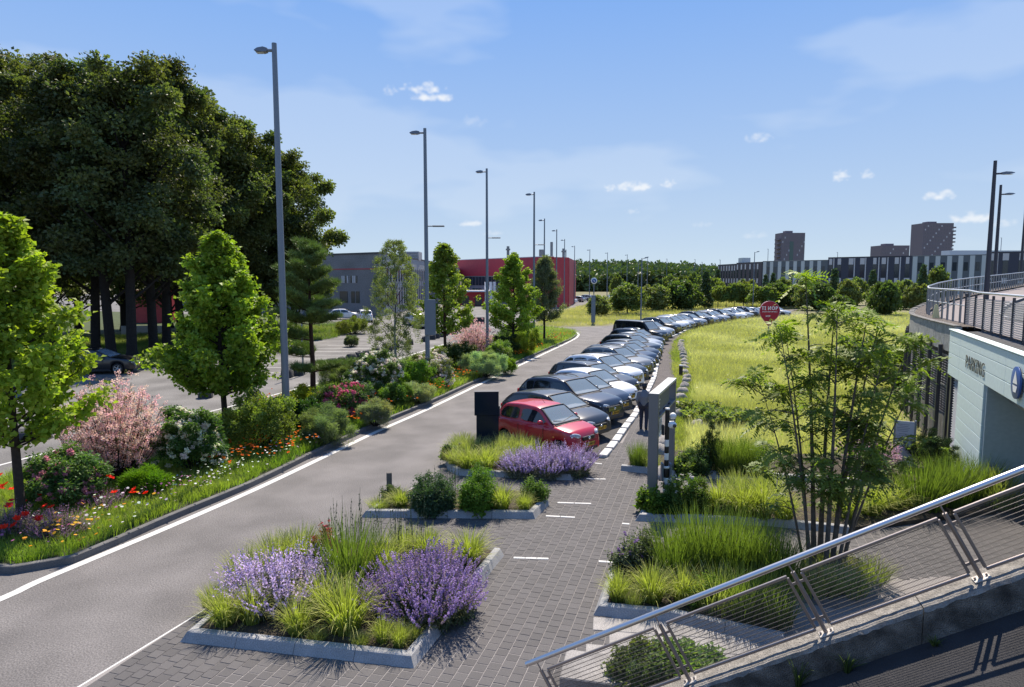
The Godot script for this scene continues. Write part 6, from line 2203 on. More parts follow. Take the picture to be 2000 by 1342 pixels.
var lane_kerb := []
func ground() -> void:
	surface("ground", [Vector3(-1800, 0, 300), Vector3(1800, 0, 300), Vector3(1800, 0, -2600), Vector3(-1800, 0, -2600)], -0.03, M.field)
	surface("car_park", [Vector3(-160, 0, -2), Vector3(-2, 0, -2), Vector3(0, 0, -72.94), Vector3(4.33, 0, -93.67), Vector3(10.15, 0, -119.92), Vector3(25.01, 0, -162.75), Vector3(42, 0, -190), Vector3(-160, 0, -260)], -0.012, M.lot)
	surface("lawn", [Vector3(-39.25, 0, -33.64), Vector3(-30.74, 0, -39.61), Vector3(-26.4, 0, -40.51), Vector3(-22.04, 0, -42.43), Vector3(-22.2, 0, -49.45), Vector3(-19.49, 0, -57.32), Vector3(-17.31, 0, -62.26), Vector3(-17.06, 0, -76.81), Vector3(-19.08, 0, -83.92), Vector3(-36, 0, -98), Vector3(-120, 0, -140), Vector3(-120, 0, -60)], 0.03, M.lawn)
	var blocks := [Vector3(2.82, 0, -20.39), Vector3(3.19, 0, -21.39), Vector3(3.55, 0, -22.42), Vector3(3.91, 0, -23.55), Vector3(4.26, 0, -24.62), Vector3(4.59, 0, -25.61), Vector3(4.94, 0, -26.57), Vector3(5.28, 0, -27.72), Vector3(7.33, 0, -34.79), Vector3(8.1, 0, -37.53), Vector3(9.17, 0, -41.93), Vector3(10.38, 0, -46.87), Vector3(12.98, 0, -57.32), Vector3(14.18, 0, -61.21), Vector3(15.53, 0, -64.49), Vector3(16.72, 0, -66.87), Vector3(17.79, 0, -69.44), Vector3(20.51, 0, -76), Vector3(24.16, 0, -82.49), Vector3(28.82, 0, -89.07), Vector3(35.02, 0, -96.79), Vector3(40.63, 0, -101.52)]
	var lane := [Vector3(-13, 0, -2), Vector3(-11.14, 0, -14.01), Vector3(-7.41, 0, -18.06), Vector3(-2.74, 0, -35.3), Vector3(4.23, 0, -64.49), Vector3(2.64, 0, -76), Vector3(11.01, 0, -79.33), Vector3(21.1, 0, -91.31), Vector3(32.62, 0, -105.96), Vector3(43.56, 0, -117.98), Vector3(53.4, 0, -124.01)]
	var back := blocks.duplicate(); back.reverse()
	lane.append_array(back)
	lane.append_array([Vector3(1.0, 0, -18.0), Vector3(1.0, 0, -2)])
	surface("lane", lane, -0.006, M.asphalt)
	# grey paving of the stalls, under the cars
	var stall := [Vector3(-2.02, 0, -19.48), Vector3(-0.46, 0, -23.55), Vector3(0.44, 0, -28.27), Vector3(2.67, 0, -38.13), Vector3(9.46, 0, -66.26), Vector3(15.8, 0, -82.02), Vector3(26.96, 0, -101.52)]
	var s2 := blocks.slice(0, 20); s2.reverse()
	stall.append_array(s2)
	stall.append(Vector3(2.2, 0, -20.6))
	surface("parking_stalls", stall, -0.001, M.stall)
	var path := [Vector3(2.65, 0, -20.04)]
	for p in blocks.slice(0, 17): path.append(p + Vector3(0.15, 0, 0))
	path.append_array([Vector3(19.66, 0, -73.68), Vector3(16.88, 0, -66.26), Vector3(14.41, 0, -59.2), Vector3(12.03, 0, -50.14), Vector3(9.36, 0, -38.13), Vector3(7.28, 0, -29.45), Vector3(5.64, 0, -22.79), Vector3(4.91, 0, -20.16), Vector3(4.2, 0, -19.0)])
	surface("footpath", path, 0.004, M.path)
	# white blocks between the stalls and the path
	var wl := Node3D.new()
	wl.name = "white_block_line"
	add_child(wl)
	wl.set_meta("kind", "structure")
	var sp := along(blocks, 1.03)
	var bm := MB.new()
	bm.cbox(Vector3(0, 0.045, 0), Vector3(0.86, 0.13, 0.26), 0.02)
	var bmesh := bm.mesh()
	for i in sp.size() - 1:
		var d: Vector3 = sp[i + 1] - sp[i]
		var b := part("block", bmesh, M.line, wl, sp[i] + d * 0.5)
		b.rotation.y = atan2(-d.z, d.x)
	# the flower strip with its kerb
	lane_kerb = smooth([Vector3(-12.5, 0, -12.42), Vector3(-9.75, 0, -12.19), Vector3(-9.11, 0, -12.39), Vector3(-8.59, 0, -12.79), Vector3(-8.15, 0, -14.3), Vector3(-7.59, 0, -15.97), Vector3(-6.98, 0, -17.69), Vector3(-6.08, 0, -21.52), Vector3(-5.11, 0, -25.11), Vector3(-3.68, 0, -29.51), Vector3(-1.19, 0, -38.34), Vector3(2.36, 0, -50.84), Vector3(5.25, 0, -60.69), Vector3(6.28, 0, -65.07), Vector3(6.64, 0, -69.44), Vector3(5.91, 0, -72.94), Vector3(4.35, 0, -75.21), Vector3(2.78, 0, -76.81)], 3)
	var left := smooth([Vector3(2.78, 0, -76.81), Vector3(1.13, 0, -72.94), Vector3(-1.17, 0, -65.66), Vector3(-7.12, 0, -45.97), Vector3(-10.13, 0, -34.28), Vector3(-12.01, 0, -26.98), Vector3(-13.6, 0, -21.66), Vector3(-14.32, 0, -18.16), Vector3(-14.62, 0, -14.61)], 2)
	var sb := Node3D.new()
	sb.name = "flower_strip"
	add_child(sb)
	sb.set_meta("kind", "structure")
	var outline := lane_kerb.duplicate()
	outline.append_array(left.slice(1, left.size()))
	beds.append(flat(outline))
	var soil := MB.new()
	soil.prism(Geometry2D.offset_polygon(beds[0], -0.11)[0], -0.02, 0.085)
	part("soil", soil, M.turf_soil, sb)
	var stones := along(lane_kerb, 1.0)
	kerb_run(sb, stones, false, 0.14, 0.12, 0.02, 2.0, M.kerb_mid)
	var lr := along(left, 2.0)
	kerb_run(sb, lr, false, 0.12, 0.12, 0.02, 3.0, M.kerb)
	# painted lines
	var wlm := MB.new()
	var l2 := smooth([Vector3(-9.82, 0, -9.32), Vector3(-9, 0, -11.21), Vector3(-8.83, 0, -11.87), Vector3(-8.37, 0, -13.09), Vector3(-7.74, 0, -14.77), Vector3(-6.86, 0, -17.38), Vector3(-5.89, 0, -20.82), Vector3(-4.94, 0, -24.28), Vector3(-3.57, 0, -28.62), Vector3(-1.16, 0, -37.24), Vector3(2.3, 0, -49.45), Vector3(5.21, 0, -59.69), Vector3(6.51, 0, -65.36), Vector3(6.84, 0, -69.78), Vector3(6.17, 0, -74.06)], 3)
	struct("edge_line", strip_line(l2, 0.0, 0.20, 0.0), M.line)
	struct("edge_line", strip_line([Vector3(-6.11, 0, -7.95), Vector3(-5.92, 0, -8.67), Vector3(-5.13, 0, -10.92), Vector3(-4.91, 0, -11.56), Vector3(-4.68, 0, -12.19)], 0.0, 0.16, 0.0), M.line)
	struct("edge_line", strip_line([Vector3(-15.96, 0, -16.83), Vector3(-15.5, 0, -19.7), Vector3(-14.84, 0, -22), Vector3(-12.47, 0, -28.97), Vector3(-10.23, 0, -36.57), Vector3(-7.55, 0, -48.78), Vector3(-5.49, 0, -59.2)], 0.0, 0.13, -0.006), M.line)
	for i in 9:
		var v := 742.0 - i * 8.6
		var a: Vector3 = [Vector3(-16.15, 0, -37.53), Vector3(-16.91, 0, -39.61), Vector3(-17.72, 0, -41.93), Vector3(-18.46, 0, -44.26), Vector3(-15.87, 0, -46.56), Vector3(-16.1, 0, -48.94), Vector3(-16.3, 0, -51.39), Vector3(-15.78, 0, -53.69), Vector3(-15.58, 0, -55.98)][i]
		var b: Vector3 = [Vector3(-12.39, 0, -37.53), Vector3(-11.93, 0, -39.61), Vector3(-11.71, 0, -41.93), Vector3(-11.49, 0, -44.26), Vector3(-11.18, 0, -46.56), Vector3(-10.76, 0, -48.94), Vector3(-10.42, 0, -51.39), Vector3(-10.3, 0, -53.69), Vector3(-10.13, 0, -55.98)][i]
		struct("bay_line", strip_line([a, b], 0.0, 0.12, -0.006), M.line)
	# planting beds
	bed("planting_bed", [Vector3(-4.76, 0, -12.7), Vector3(-5.16, 0, -9.75), Vector3(-1.39, 0, -9.04), Vector3(-0.13, 0, -12.99), Vector3(-0.81, 0, -13.56), Vector3(-4.12, 0, -13.62)], 4, 0.17, M.kerb, M.soil)
	bed("planting_bed", [Vector3(-3.35, 0, -15.97), Vector3(-3.59, 0, -15.13), Vector3(0.56, 0, -15.03), Vector3(0.97, 0, -16.08), Vector3(0.54, 0, -17), Vector3(-2.71, 0, -17.16)], 4, 0.17, M.kerb, M.soil)
	bed("planting_bed", [Vector3(-1.69, 0, -22.64), Vector3(-2.03, 0, -20.88), Vector3(-2.05, 0, -19.7), Vector3(-1.89, 0, -19), Vector3(-1.57, 0, -18.49), Vector3(1.7, 0, -18.01), Vector3(2.59, 0, -20.57), Vector3(1.66, 0, -21.13), Vector3(-0.18, 0, -22.35)], 7, 0.17, M.kerb, M.soil)
	bed("planting_bed", [Vector3(3.45, 0, -16.67), Vector3(2.8, 0, -14.9), Vector3(5.79, 0, -14.58), Vector3(7.4, 0, -14.1), Vector3(11.62, 0, -15.26), Vector3(13.01, 0, -17.16), Vector3(8.63, 0, -17.08)], 4, 0.17, M.kerb, M.soil)
	bed("planting_bed", [Vector3(3.16, 0, -18.95), Vector3(4.37, 0, -18.49), Vector3(6.89, 0, -18.2), Vector3(9.68, 0, -17.51), Vector3(12.98, 0, -17.69), Vector3(14.74, 0, -20.16), Vector3(5.46, 0, -21.07), Vector3(3.95, 0, -21.39)], 4, 0.17, M.kerb, M.soil)
	bed("planting_bed", [Vector3(2.03, 0, -12.94), Vector3(1.31, 0, -10.57), Vector3(2.55, 0, -10.34), Vector3(4.11, 0, -9.59), Vector3(4.96, 0, -11.03), Vector3(5.31, 0, -13.32), Vector3(2.61, 0, -13.67)], 4, 0.17, M.kerb, M.soil)
	bed("planting_bed", [Vector3(4.93, 0, -11.6), Vector3(4.96, 0, -11.03), Vector3(5.54, 0, -10.76), Vector3(6.48, 0, -11.21), Vector3(7.07, 0, -12.02), Vector3(7.06, 0, -12.82), Vector3(6.31, 0, -13.19), Vector3(5.47, 0, -12.7)], 0, 0.12, M.kerb_mid, M.soil, 0.6)
	paving()
	var mk := Node3D.new()
	mk.name = "marking_tiles"
	add_child(mk)
	mk.set_meta("kind", "structure")
	for q in [[Vector3(0.03, 0, -12.89), Vector3(0.74, 0, -12.84), 3], [Vector3(1.72, 0, -12.72), Vector3(2.02, 0, -12.67), 2], [Vector3(1.14, 0, -16.2), Vector3(1.99, 0, -16.12), 2], [Vector3(0.8, 0, -15.26), Vector3(1.49, 0, -15.16), 2], [Vector3(2.08, 0, -18.2), Vector3(2.63, 0, -18.16), 2], [Vector3(2.31, 0, -19.87), Vector3(2.73, 0, -19.7), 2], [Vector3(2.52, 0, -14.77), Vector3(2.69, 0, -14.73), 1]]:
		var n: int = q[2]
		for i in n:
			var a: Vector3 = q[0].lerp(q[1], i / float(n)); var b: Vector3 = q[0].lerp(q[1], (i + 0.96) / float(n))
			var t := MB.new()
			t.cbox(Vector3.ZERO, Vector3(a.distance_to(b), 0.03, 0.075), 0.004)
			var d := b - a
			part("tile", t, M.line, mk, (a + b) / 2 + Vector3.UP * 0.019).rotation.y = atan2(-d.z, d.x)

func furniture() -> void:
	var ords := ["nearest tall street lamp, cutting the sky left of the pine", "second tall street lamp, with the dark sign panel on its pole", "third tall street lamp, behind the second pink bush", "fourth tall street lamp, in front of the last tree of the strip", "fifth tall street lamp, against the red hall", "sixth tall street lamp, at the right corner of the red hall",
		"seventh tall street lamp, first right of the red hall", "eighth tall street lamp, left of the round road sign", "ninth tall street lamp, just left of the round road sign's pole top", "tenth tall street lamp, right of the round road sign", "eleventh tall street lamp over the far wood", "twelfth and farthest tall street lamp over the far wood"]
	var spots := [Vector3(-7.5, 0, -21.8), Vector3(-4.3, 0, -33.7), Vector3(-1.7, 0, -45.7), Vector3(1.9, 0, -57.8), Vector3(4.0, 0, -83.0), Vector3(6.7, 0, -100.8), Vector3(9.8, 0, -125.2), Vector3(14.0, 0, -150.1), Vector3(19.5, 0, -168.1), Vector3(26.7, 0, -187.5), Vector3(34.9, 0, -203.0), Vector3(45.8, 0, -226.5)]
	for i in 12:
		var at: Vector3 = spots[i]; at.y = 0.08 if i < 4 else 0.0
		lamp(ords[i], at, 13.0 - at.y, 0.125 if i < 2 else 0.115, -1.0, 0.62 if i < 1 else 0.75, M.pole, {"spur": [0.0, 8.15, 8.3, 8.45][i], "fat": 1.2} if i in [1, 2, 3] else {"fat": 1.2})
	var more := [[Vector3(17.21, 8.64, -88.8), 8.35, 1.0, "shorter street lamp with a raised right-hand head at the meadow's edge"], [Vector3(45.21, 9.87, -125), 10.6, 1.0, "street lamp with a raised head before the office building"], [Vector3(48.99, 15.85, -300), 9.4, -1.0, "faint distant mast left of the farthest tall lamp"], [Vector3(47.12, 14.14, -250), 12.0, -1.0, "distant lamp just left of the shorter meadow lamp"],
		[Vector3(69.37, 15.85, -300), 14.6, -1.0, "distant mast above the wood, first right of the tall lamps"], [Vector3(81.96, 15.85, -300), 14.4, -1.0, "distant mast above the wood, second right of the tall lamps"], [Vector3(85.16, 15.85, -300), 13.2, -1.0, "short distant mast above the wood near the office building"], [Vector3(93.18, 15.85, -300), 14.2, -1.0, "distant mast at the left end of the office building"],
		[Vector3(114.47, 15.85, -300), 19.0, -1.0, "thin mast above the office roof left of the slim tower"], [Vector3(130.49, 15.85, -300), 16.5, -1.0, "thin mast above the office roof right of the slim tower"], [Vector3(145.6, 15.85, -300), 17.5, -1.0, "thin mast above the middle of the office roof"], [Vector3(189.28, 14.49, -260), 21.5, -1.0, "thin mast above the office roof beside the deck lamps"]]
	for q in more:
		var at: Vector3 = q[0]; at.y = 0.0
		var near: bool = q[1] < 11.0 and -at.z < 130
		lamp(q[3], at, q[1], 0.10 if near else 0.16, q[2], 0.9 if near else 0.5, M.pole, {"rise": 0.25 if near else 0.0, "group": "lamps and masts in the distance", "below": 0.1})
	# lamps on the deck
	for q in [[Vector3(28.08, 4.45, -39.5), 8.1, "nearest dark lamp post on the parking deck"], [Vector3(38.96, 4.82, -54), 8.2, "middle dark lamp post on the parking deck"], [Vector3(52.46, 5.55, -69), 8.6, "farthest dark lamp post on the parking deck, at the right edge"]]:
		var at: Vector3 = q[0]
		at.y = deck_y(Vector2(at.x, at.z)) - 0.02
		lamp(q[2], at, q[1], 0.15, 1.0, 1.15, M.pole_dark, {"below": 0.75, "rise": 0.06, "group": "dark lamp posts on the parking deck"})
	# sign panel on the second lamp
	var sp := MB.new()
	sp.cbox(Vector3(0, 0, 0), Vector3(0.56, 1.8, 0.04), 0.015)
	single("sign_panel", sp, M.pole, "tall dark sign panel seen from behind on the second lamp pole", "sign", Vector3(-4.12, 3.68, -33.45))
	person(Vector3(4.92, 0, -24.45) + Vector3(0, 0.012, 0), -0.30)
	gantry(Vector3(3.48, 0, -16.08), Vector3(4.51, 0, -18.59))
	camera_post(Vector3(3.84, 0, -16.2))
	pin_sign(Vector3(23.22, 4.91, -60) * Vector3(1, 0, 1))
	# dark totem
	var to := thing("totem_sign", "dark navy glossy totem sign standing in the grass beside the red car", "sign", Vector3(-0.81, 0, -21.13), 0.06)
	var a := MB.new()
	a.cbox(Vector3(0.02, 0.62, 0), Vector3(0.72, 1.24, 0.16), 0.006)
	part("lower_cabinet", a, M.navy, to)
	a = MB.new()
	a.cbox(Vector3(-0.01, 1.62, 0), Vector3(0.78, 0.76, 0.20), 0.006)
	part("upper_cabinet", a, M.navy, to)
	a = MB.new()
	a.box(Vector3(-0.01, 2.008, 0), Vector3(0.80, 0.016, 0.21))
	part("cap", a, M.anthracite, to)
	a = MB.new()
	a.cbox(Vector3(0.40, 1.36, 0), Vector3(0.04, 0.34, 0.10), 0.008)
	part("reader", a, M.anthracite, to)
	# timber and steel bollards
	for q in [[Vector3(-3.13, 0, -16.55), 0.62, 0.085, "square weathered timber bollard at the left end of the middle bed"], [Vector3(-1.64, 0, -20.63), 0.36, 0.085, "short timber bollard in the grass left of the totem"]]:
		box_thing("timber_bollard", q[3], "bollard", q[0] + Vector3.UP * 0.08, Vector3(q[2] * 1.6, q[1], q[2] * 1.6), 0.012, M.timber, 0.2, "timber bollards in the beds")
	var bl := thing("bollard", "dark round bollard with pale cap beside the row of boulders", "bollard", Vector3(9.76, 0, -38.13))
	a = MB.new(); a.lathe([Vector2(0, 0), Vector2(0.11, 0), Vector2(0.11, 0.6), Vector2(0, 0.6)], 14); part("shaft", a, M.black, bl)
	a = MB.new(); a.lathe([Vector2(0, 0.6), Vector2(0.115, 0.6), Vector2(0.115, 0.66), Vector2(0.0, 0.68)], 14); part("cap", a, M.off_white, bl)
	# boulders beside the path
	var bs := [Vector3(7.93, 0, -30.86), Vector3(8.43, 0, -32.41), Vector3(8.9, 0, -33.96), Vector3(9.48, 0, -35.66), Vector3(9.87, 0, -37.14), Vector3(10.25, 0, -39.18), Vector3(10.77, 0, -41.21), Vector3(11.25, 0, -42.94), Vector3(11.6, 0, -44.54), Vector3(12.01, 0, -46.26), Vector3(12.4, 0, -47.96), Vector3(12.83, 0, -49.62), Vector3(13.19, 0, -51.21), Vector3(13.54, 0, -52.9), Vector3(13.96, 0, -54.71), Vector3(14.45, 0, -56.64), Vector3(14.96, 0, -58.48)]
	var on := ["nearest", "second", "third", "fourth", "fifth", "sixth", "seventh", "eighth", "ninth", "tenth", "eleventh", "twelfth", "thirteenth", "fourteenth", "fifteenth", "sixteenth", "farthest"]
	for i in bs.size():
		rock("boulder", "pale rounded boulder, %s of the curved row beside the path" % on[i], bs[i], Vector3(rr(0.27, 0.36), rr(0.27, 0.34), rr(0.26, 0.34)), M.boulder, 500 + i, "boulders in the row beside the path")
	for q in [[Vector3(7.04, 0, -28.27), 0.36, "pale boulder touching the far post of the portal sign, upper of two"], [Vector3(6.74, 0, -26.88), 0.32, "pale boulder touching the far post of the portal sign, lower of two"], [Vector3(7.16, 0, -24.88), 0.30, "flat boulder alone in the meadow right of the portal sign"], [Vector3(5.04, 0, -21.93), 0.36, "boulder behind the grass clump, upper of two between the sign posts"], [Vector3(4.7, 0, -20.76), 0.34, "boulder behind the grass clump, lower of two between the sign posts"], [Vector3(4.3, 0, -18.45), 0.3, "low pale rock at the kerb end between the sign posts"]]:
		rock("boulder", q[2], q[0], Vector3(q[1], q[1] * 0.9, q[1]) * 1.2, M.boulder, int(q[1] * 1000), "boulders near the portal sign")
	# concrete blocks along the car park
	var cb := [Vector3(-16.97, 0, -23.09), Vector3(-16.82, 0, -24.2), Vector3(-14.56, 0, -31.27), Vector3(-12.89, 0, -37.73), Vector3(-12.78, 0, -38.54), Vector3(-12.53, 0, -38.75), Vector3(-12.31, 0, -40.17), Vector3(-12.1, 0, -40.28), Vector3(-11.9, 0, -41.45), Vector3(-11.62, 0, -42.68), Vector3(-11.36, 0, -44.13), Vector3(-11.04, 0, -45.38), Vector3(-10.75, 0, -46.71), Vector3(-10.44, 0, -47.8), Vector3(-10.18, 0, -49.45), Vector3(-9.62, 0, -51.57), Vector3(-9.36, 0, -53.1), Vector3(-8.79, 0, -56.87), Vector3(-7.84, 0, -59.69), Vector3(-7.39, 0, -61.73), Vector3(-7.14, 0, -63.08), Vector3(-6.9, 0, -64.49), Vector3(-6.64, 0, -65.96), Vector3(-6.3, 0, -67.5), Vector3(-5.92, 0, -69.11)]
	var oc := ["nearest", "second", "third", "fourth", "fifth", "sixth", "seventh", "eighth", "ninth", "tenth", "eleventh", "twelfth", "thirteenth", "fourteenth", "fifteenth", "sixteenth", "seventeenth", "eighteenth", "nineteenth", "twentieth", "second last", "last"]
	var cn := ["long low concrete block behind the first maple's trunk", "rounded concrete block left of the big pink blossom bush", "rounded concrete block left of the second maple's trunk"]
	for i in cb.size():
		var lab: String = cn[i] if i < 3 else "rounded grey concrete block, %s of the row along the car park" % oc[i - 3]
		rock("concrete_block", lab, cb[i], Vector3(0.34, 0.52, 0.36) * (Vector3(2.6, 0.75, 1.2) if i == 0 else Vector3.ONE) * rr(0.9, 1.1), M.block, 700 + i, "concrete blocks along the car park", 0.75)
	for i in 3: box_thing("concrete_barrier", ["left", "middle", "right"][i] + " dark concrete barrier behind the second pink bush", "barrier", [Vector3(-5.94, 0, -82.02), Vector3(-4.99, 0, -82.96), Vector3(-4.01, 0, -83.92)][i], Vector3(1.1, 0.8, 0.5), 0.05, M.block, 0.1, "concrete barriers in the car park")
	# far signs
	var rs := thing("round_sign", "round white and blue road sign on a grey post far down the lane", "sign", Vector3(13.74, 4.32, -112) * Vector3(1, 0, 1))
	a = MB.new(); a.tube(PackedVector3Array([Vector3.ZERO, Vector3(0, 5.2, 0)]), [0.09], 8); part("post", a, M.pole, rs)
	a = MB.new(); a.lathe([Vector2(0, -0.04), Vector2(0.52, -0.04), Vector2(0.52, 0.04), Vector2(0, 0.04)], 24, Transform3D(Basis(Vector3.RIGHT, PI / 2), Vector3(0, 5.3, 0.1))); part("disc", a, M.white, rs)
	a = MB.new(); a.lathe([Vector2(0, -0.03), Vector2(0.36, -0.03), Vector2(0.36, 0.05), Vector2(0, 0.05)], 24, Transform3D(Basis(Vector3.RIGHT, PI / 2), Vector3(0, 5.3, 0.12))); part("centre", a, M.blue, rs)
	a = MB.new(); a.cbox(Vector3(0, 5.3, 0.19), Vector3(0.10, 0.4, 0.02), 0.005, Basis(Vector3.BACK, 0.5)); part("symbol", a, M.white, rs)
	var ft := thing("slim_totem", "slim blue-grey sign pillar on the grass across the lane", "sign", Vector3(10.13, 0, -82.96))
	a = MB.new(); a.cbox(Vector3(0, 1.9, 0), Vector3(0.5, 3.4, 0.16), 0.02); part("panel", a, M.pole_blue, ft)
	a = MB.new(); a.box(Vector3(0, 0.1, 0), Vector3(0.3, 0.2, 0.1)); part("foot", a, M.galv, ft)
	# information panel by the deck
	var ip := thing("information_panel", "grey information panel between two posts before the louvred deck", "sign", Vector3(11.51, 0, -19.16), -0.5)
	for x in [-0.26, 0.26]:
		a = MB.new(); a.cbox(Vector3(x, 0.75, 0), Vector3(0.05, 1.5, 0.06), 0.006); part("post", a, M.pole, ip)
	a = MB.new(); a.cbox(Vector3(0, 0.80, 0), Vector3(0.466, 1.32, 0.03), 0.004); var pn := part("panel", a, M.sign_face, ip)
	a = MB.new()
	rng.seed = 8
	for i in 11: a.box(Vector3(-0.02 - rr(0, 0.04), 1.36 - i * 0.05 - (0.03 if i > 4 else 0.0), 0.017), Vector3(rr(0.2, 0.36), 0.014, 0.004))
	part("text_lines", a, M.pole, pn)
	# plinth below the rail
	box_thing("stone_plinth", "low pale-topped concrete block below the foot of the ramp railing", "plinth", Vector3(1.2, 0, -8.56), Vector3(1.02, 0.36, 0.7), 0.015, M.slab, -0.22)
	# things under the trees
	box_thing("low_wall", "low grey wall seen between the trunks of the wood", "wall", Vector3(-36.52, 0, -66.26), Vector3(4.6, 0.95, 0.4), 0.03, M.grey_mid, 0.1)
	box_thing("red_container", "red container glimpsed between the trunks of the wood", "container", Vector3(-46.08, 1.98, -86) * Vector3(1, 0, 1), Vector3(4.2, 4.2, 2.4), 0.05, M.red_clad)
	var lp := MB.new()
	lp.tube(PackedVector3Array([Vector3.ZERO, Vector3(0, 4.6, 0)]), [0.055], 8)
	single("slim_post", lp, M.galv, "slim grey post beside the concrete blocks left of the pine's trunk", "post", Vector3(-12.2, 0, -38.54))
	var bc := MB.new()
	bc.lathe([Vector2(0, 0), Vector2(0.13, 0), Vector2(0.05, 0.5), Vector2(0, 0.52)], 10)
	single("yellow_cone", bc, M.cone, "small pale yellow cone on the deck's gravel rim", "cone", e3(inset(6, 0.45), 4.14))

func strip_plants() -> void:
	var g1 := Color(0.165, 0.225, 0.03); var g2 := Color(0.142, 0.208, 0.03)
	maple("bright green maple at the left edge, behind the pink rose shrub", Vector3(-10.97, 0, -14.45) + Vector3(0, 0.08, 0), 6.75, 3.6, 2.2, 1001, g1, M.bark, "street_tree", "maple", 34, 54, 0.72)
	maple("bright green maple with a dense pointed crown, left of the nearest lamp", Vector3(-10.01, 0, -22.93) + Vector3(0, 0.08, 0), 6.9, 4.6, 1.85, 1002, g2, M.bark, "street_tree", "maple", 40, 72, 0.85)
	pine("young reddish-barked pine with layered branches right of the nearest lamp", Vector3(-8.36, 0, -27.61) + Vector3(0, 0.08, 0), 7.0, 3.9, 1003)
	birch("pale-stemmed weeping birch left of the second lamp", Vector3(-6.14, 0, -34.96) + Vector3(0, 0.08, 0), 7.4, 3.2, 1.7, 1004)
	maple("open-crowned green maple right of the second lamp", Vector3(-4.13, 0, -40.97) + Vector3(0, 0.08, 0), 7.5, 4.6, 2.6, 1005, Color(0.14, 0.185, 0.035), M.bark_red, "street_tree", "maple", 26, 52, 0.8)
	maple("bright green maple between the third and fourth lamps", Vector3(0.04, 0, -49.45) + Vector3(0, 0.08, 0), 7.2, 4.8, 2.0, 1006, g2, M.bark_dark, "street_tree", "maple", 34, 56, 0.75)
	maple("grey-green small-leaved tree, last of the flower strip", Vector3(2.91, 0, -59.69) + Vector3(0, 0.08, 0), 7.4, 4.0, 2.1, 1007, Color(0.10, 0.118, 0.07), M.bark_dark, "pear_tree", "dusty", 46, 64, 0.6)
	var U := Vector3(0, 0.08, 0)
	shrub("pink rose shrub under the leftmost maple", Vector3(-10.76, 0, -15.61) + U, 1.55, 1.45, Color(0.075, 0.125, 0.04), "shrubby", 1, {"flower": Color(0.62, 0.27, 0.36), "flowers": 130, "fsize": 0.075, "name": "rose_shrub", "per": 40})
	blossom_bush("big pale pink blossom bush with dark stems right of the leftmost maple", Vector3(-10.86, 0, -17.83) + U, 2.9, 2.75, 2, Color(0.80, 0.57, 0.55), 120)
	shrub("large white rose shrub right of the big pink blossom bush", Vector3(-9.21, 0, -18.8) + U, 1.75, 1.95, Color(0.06, 0.11, 0.028), "shrubby", 3, {"flower": Color(0.80, 0.78, 0.66), "flowers": 420, "fsize": 0.085, "name": "rose_shrub", "per": 46, "lobes": 20})
	shrub("big olive-green rounded shrub right of the white rose", Vector3(-8.08, 0, -21.13) + U, 2.1, 1.75, Color(0.135, 0.165, 0.035), "round", 4, {"lobes": 22, "per": 40})
	shrub("dark green bush at the foot of the nearest lamp", Vector3(-7.26, 0, -23.39) + U, 1.0, 1.15, Color(0.035, 0.075, 0.022), "round", 5)
	shrub("silvery grey-green willow bush before the pine", Vector3(-6.27, 0, -22.21) + U, 1.5, 1.05, Color(0.13, 0.165, 0.095), "willow", 6, {"per": 46})
	shrub("green shrub with magenta-pink flowers right of the pine's trunk", Vector3(-6.66, 0, -25.99) + U, 2.0, 1.35, Color(0.075, 0.115, 0.04), "shrubby", 7, {"flower": Color(0.62, 0.14, 0.27), "flowers": 320, "fsize": 0.075, "name": "rose_shrub", "per": 40})
	shrub("tall white-flowered viburnum shrub left of the birch", Vector3(-6.33, 0, -30.2) + U, 2.3, 2.2, Color(0.065, 0.10, 0.032), "shrubby", 8, {"flower": Color(0.80, 0.79, 0.70), "flowers": 460, "fsize": 0.085, "lobes": 22, "per": 42})
	shrub("grey-green bush left of the white viburnum", Vector3(-8.33, 0, -31.83) + U, 1.8, 1.6, Color(0.12, 0.15, 0.07), "willow", 9, {"per": 40})
	shrub("bright green rounded bush right of the birch stem", Vector3(-4.85, 0, -32.12) + U, 2.1, 1.55, Color(0.10, 0.175, 0.022), "round", 10, {"lobes": 20})
	shrub("cream-flowered bush at the foot of the second lamp", Vector3(-4.19, 0, -34.12) + U, 2.2, 1.65, Color(0.13, 0.15, 0.07), "shrubby", 11, {"flower": Color(0.72, 0.68, 0.60), "flowers": 520, "fsize": 0.085, "lobes": 20})
	shrub("small round green bush below the birch", Vector3(-5.09, 0, -28.62) + U, 1.3, 1.0, Color(0.085, 0.135, 0.03), "round", 12)
	shrub("silvery spiky bush beside the small round green one", Vector3(-4.32, 0, -29.45) + U, 1.5, 0.8, Color(0.20, 0.225, 0.16), "willow", 13)
	shrub("dark bush speckled with cream blossom beside the open-crowned maple", Vector3(-3.25, 0, -40.28) + U, 2.05, 1.6, Color(0.055, 0.075, 0.02), "shrubby", 14, {"flower": Color(0.55, 0.52, 0.25), "flowers": 260, "fsize": 0.05, "lobes": 20})
	blossom_bush("second pink blossom bush, farther along the strip", Vector3(-2.65, 0, -46.26) + U, 3.3, 2.7, 15, Color(0.78, 0.53, 0.54), 110)
	shrub("silver-blue cushion bush below the second pink bush", Vector3(-1.57, 0, -37.34) + U, 2.2, 1.35, Color(0.215, 0.275, 0.20), "willow", 16, {"per": 60, "lobes": 20})
	shrub("bright green bush right of the second pink bush", Vector3(-0.83, 0, -42.94) + U, 1.6, 1.5, Color(0.14, 0.20, 0.05), "shrubby", 17, {"flower": Color(0.62, 0.62, 0.42), "flowers": 60, "fsize": 0.06})
	shrub("dark green bush under the maple before the third lamp", Vector3(-0.51, 0, -47.17) + U, 2.0, 1.5, Color(0.04, 0.055, 0.018), "round", 18)
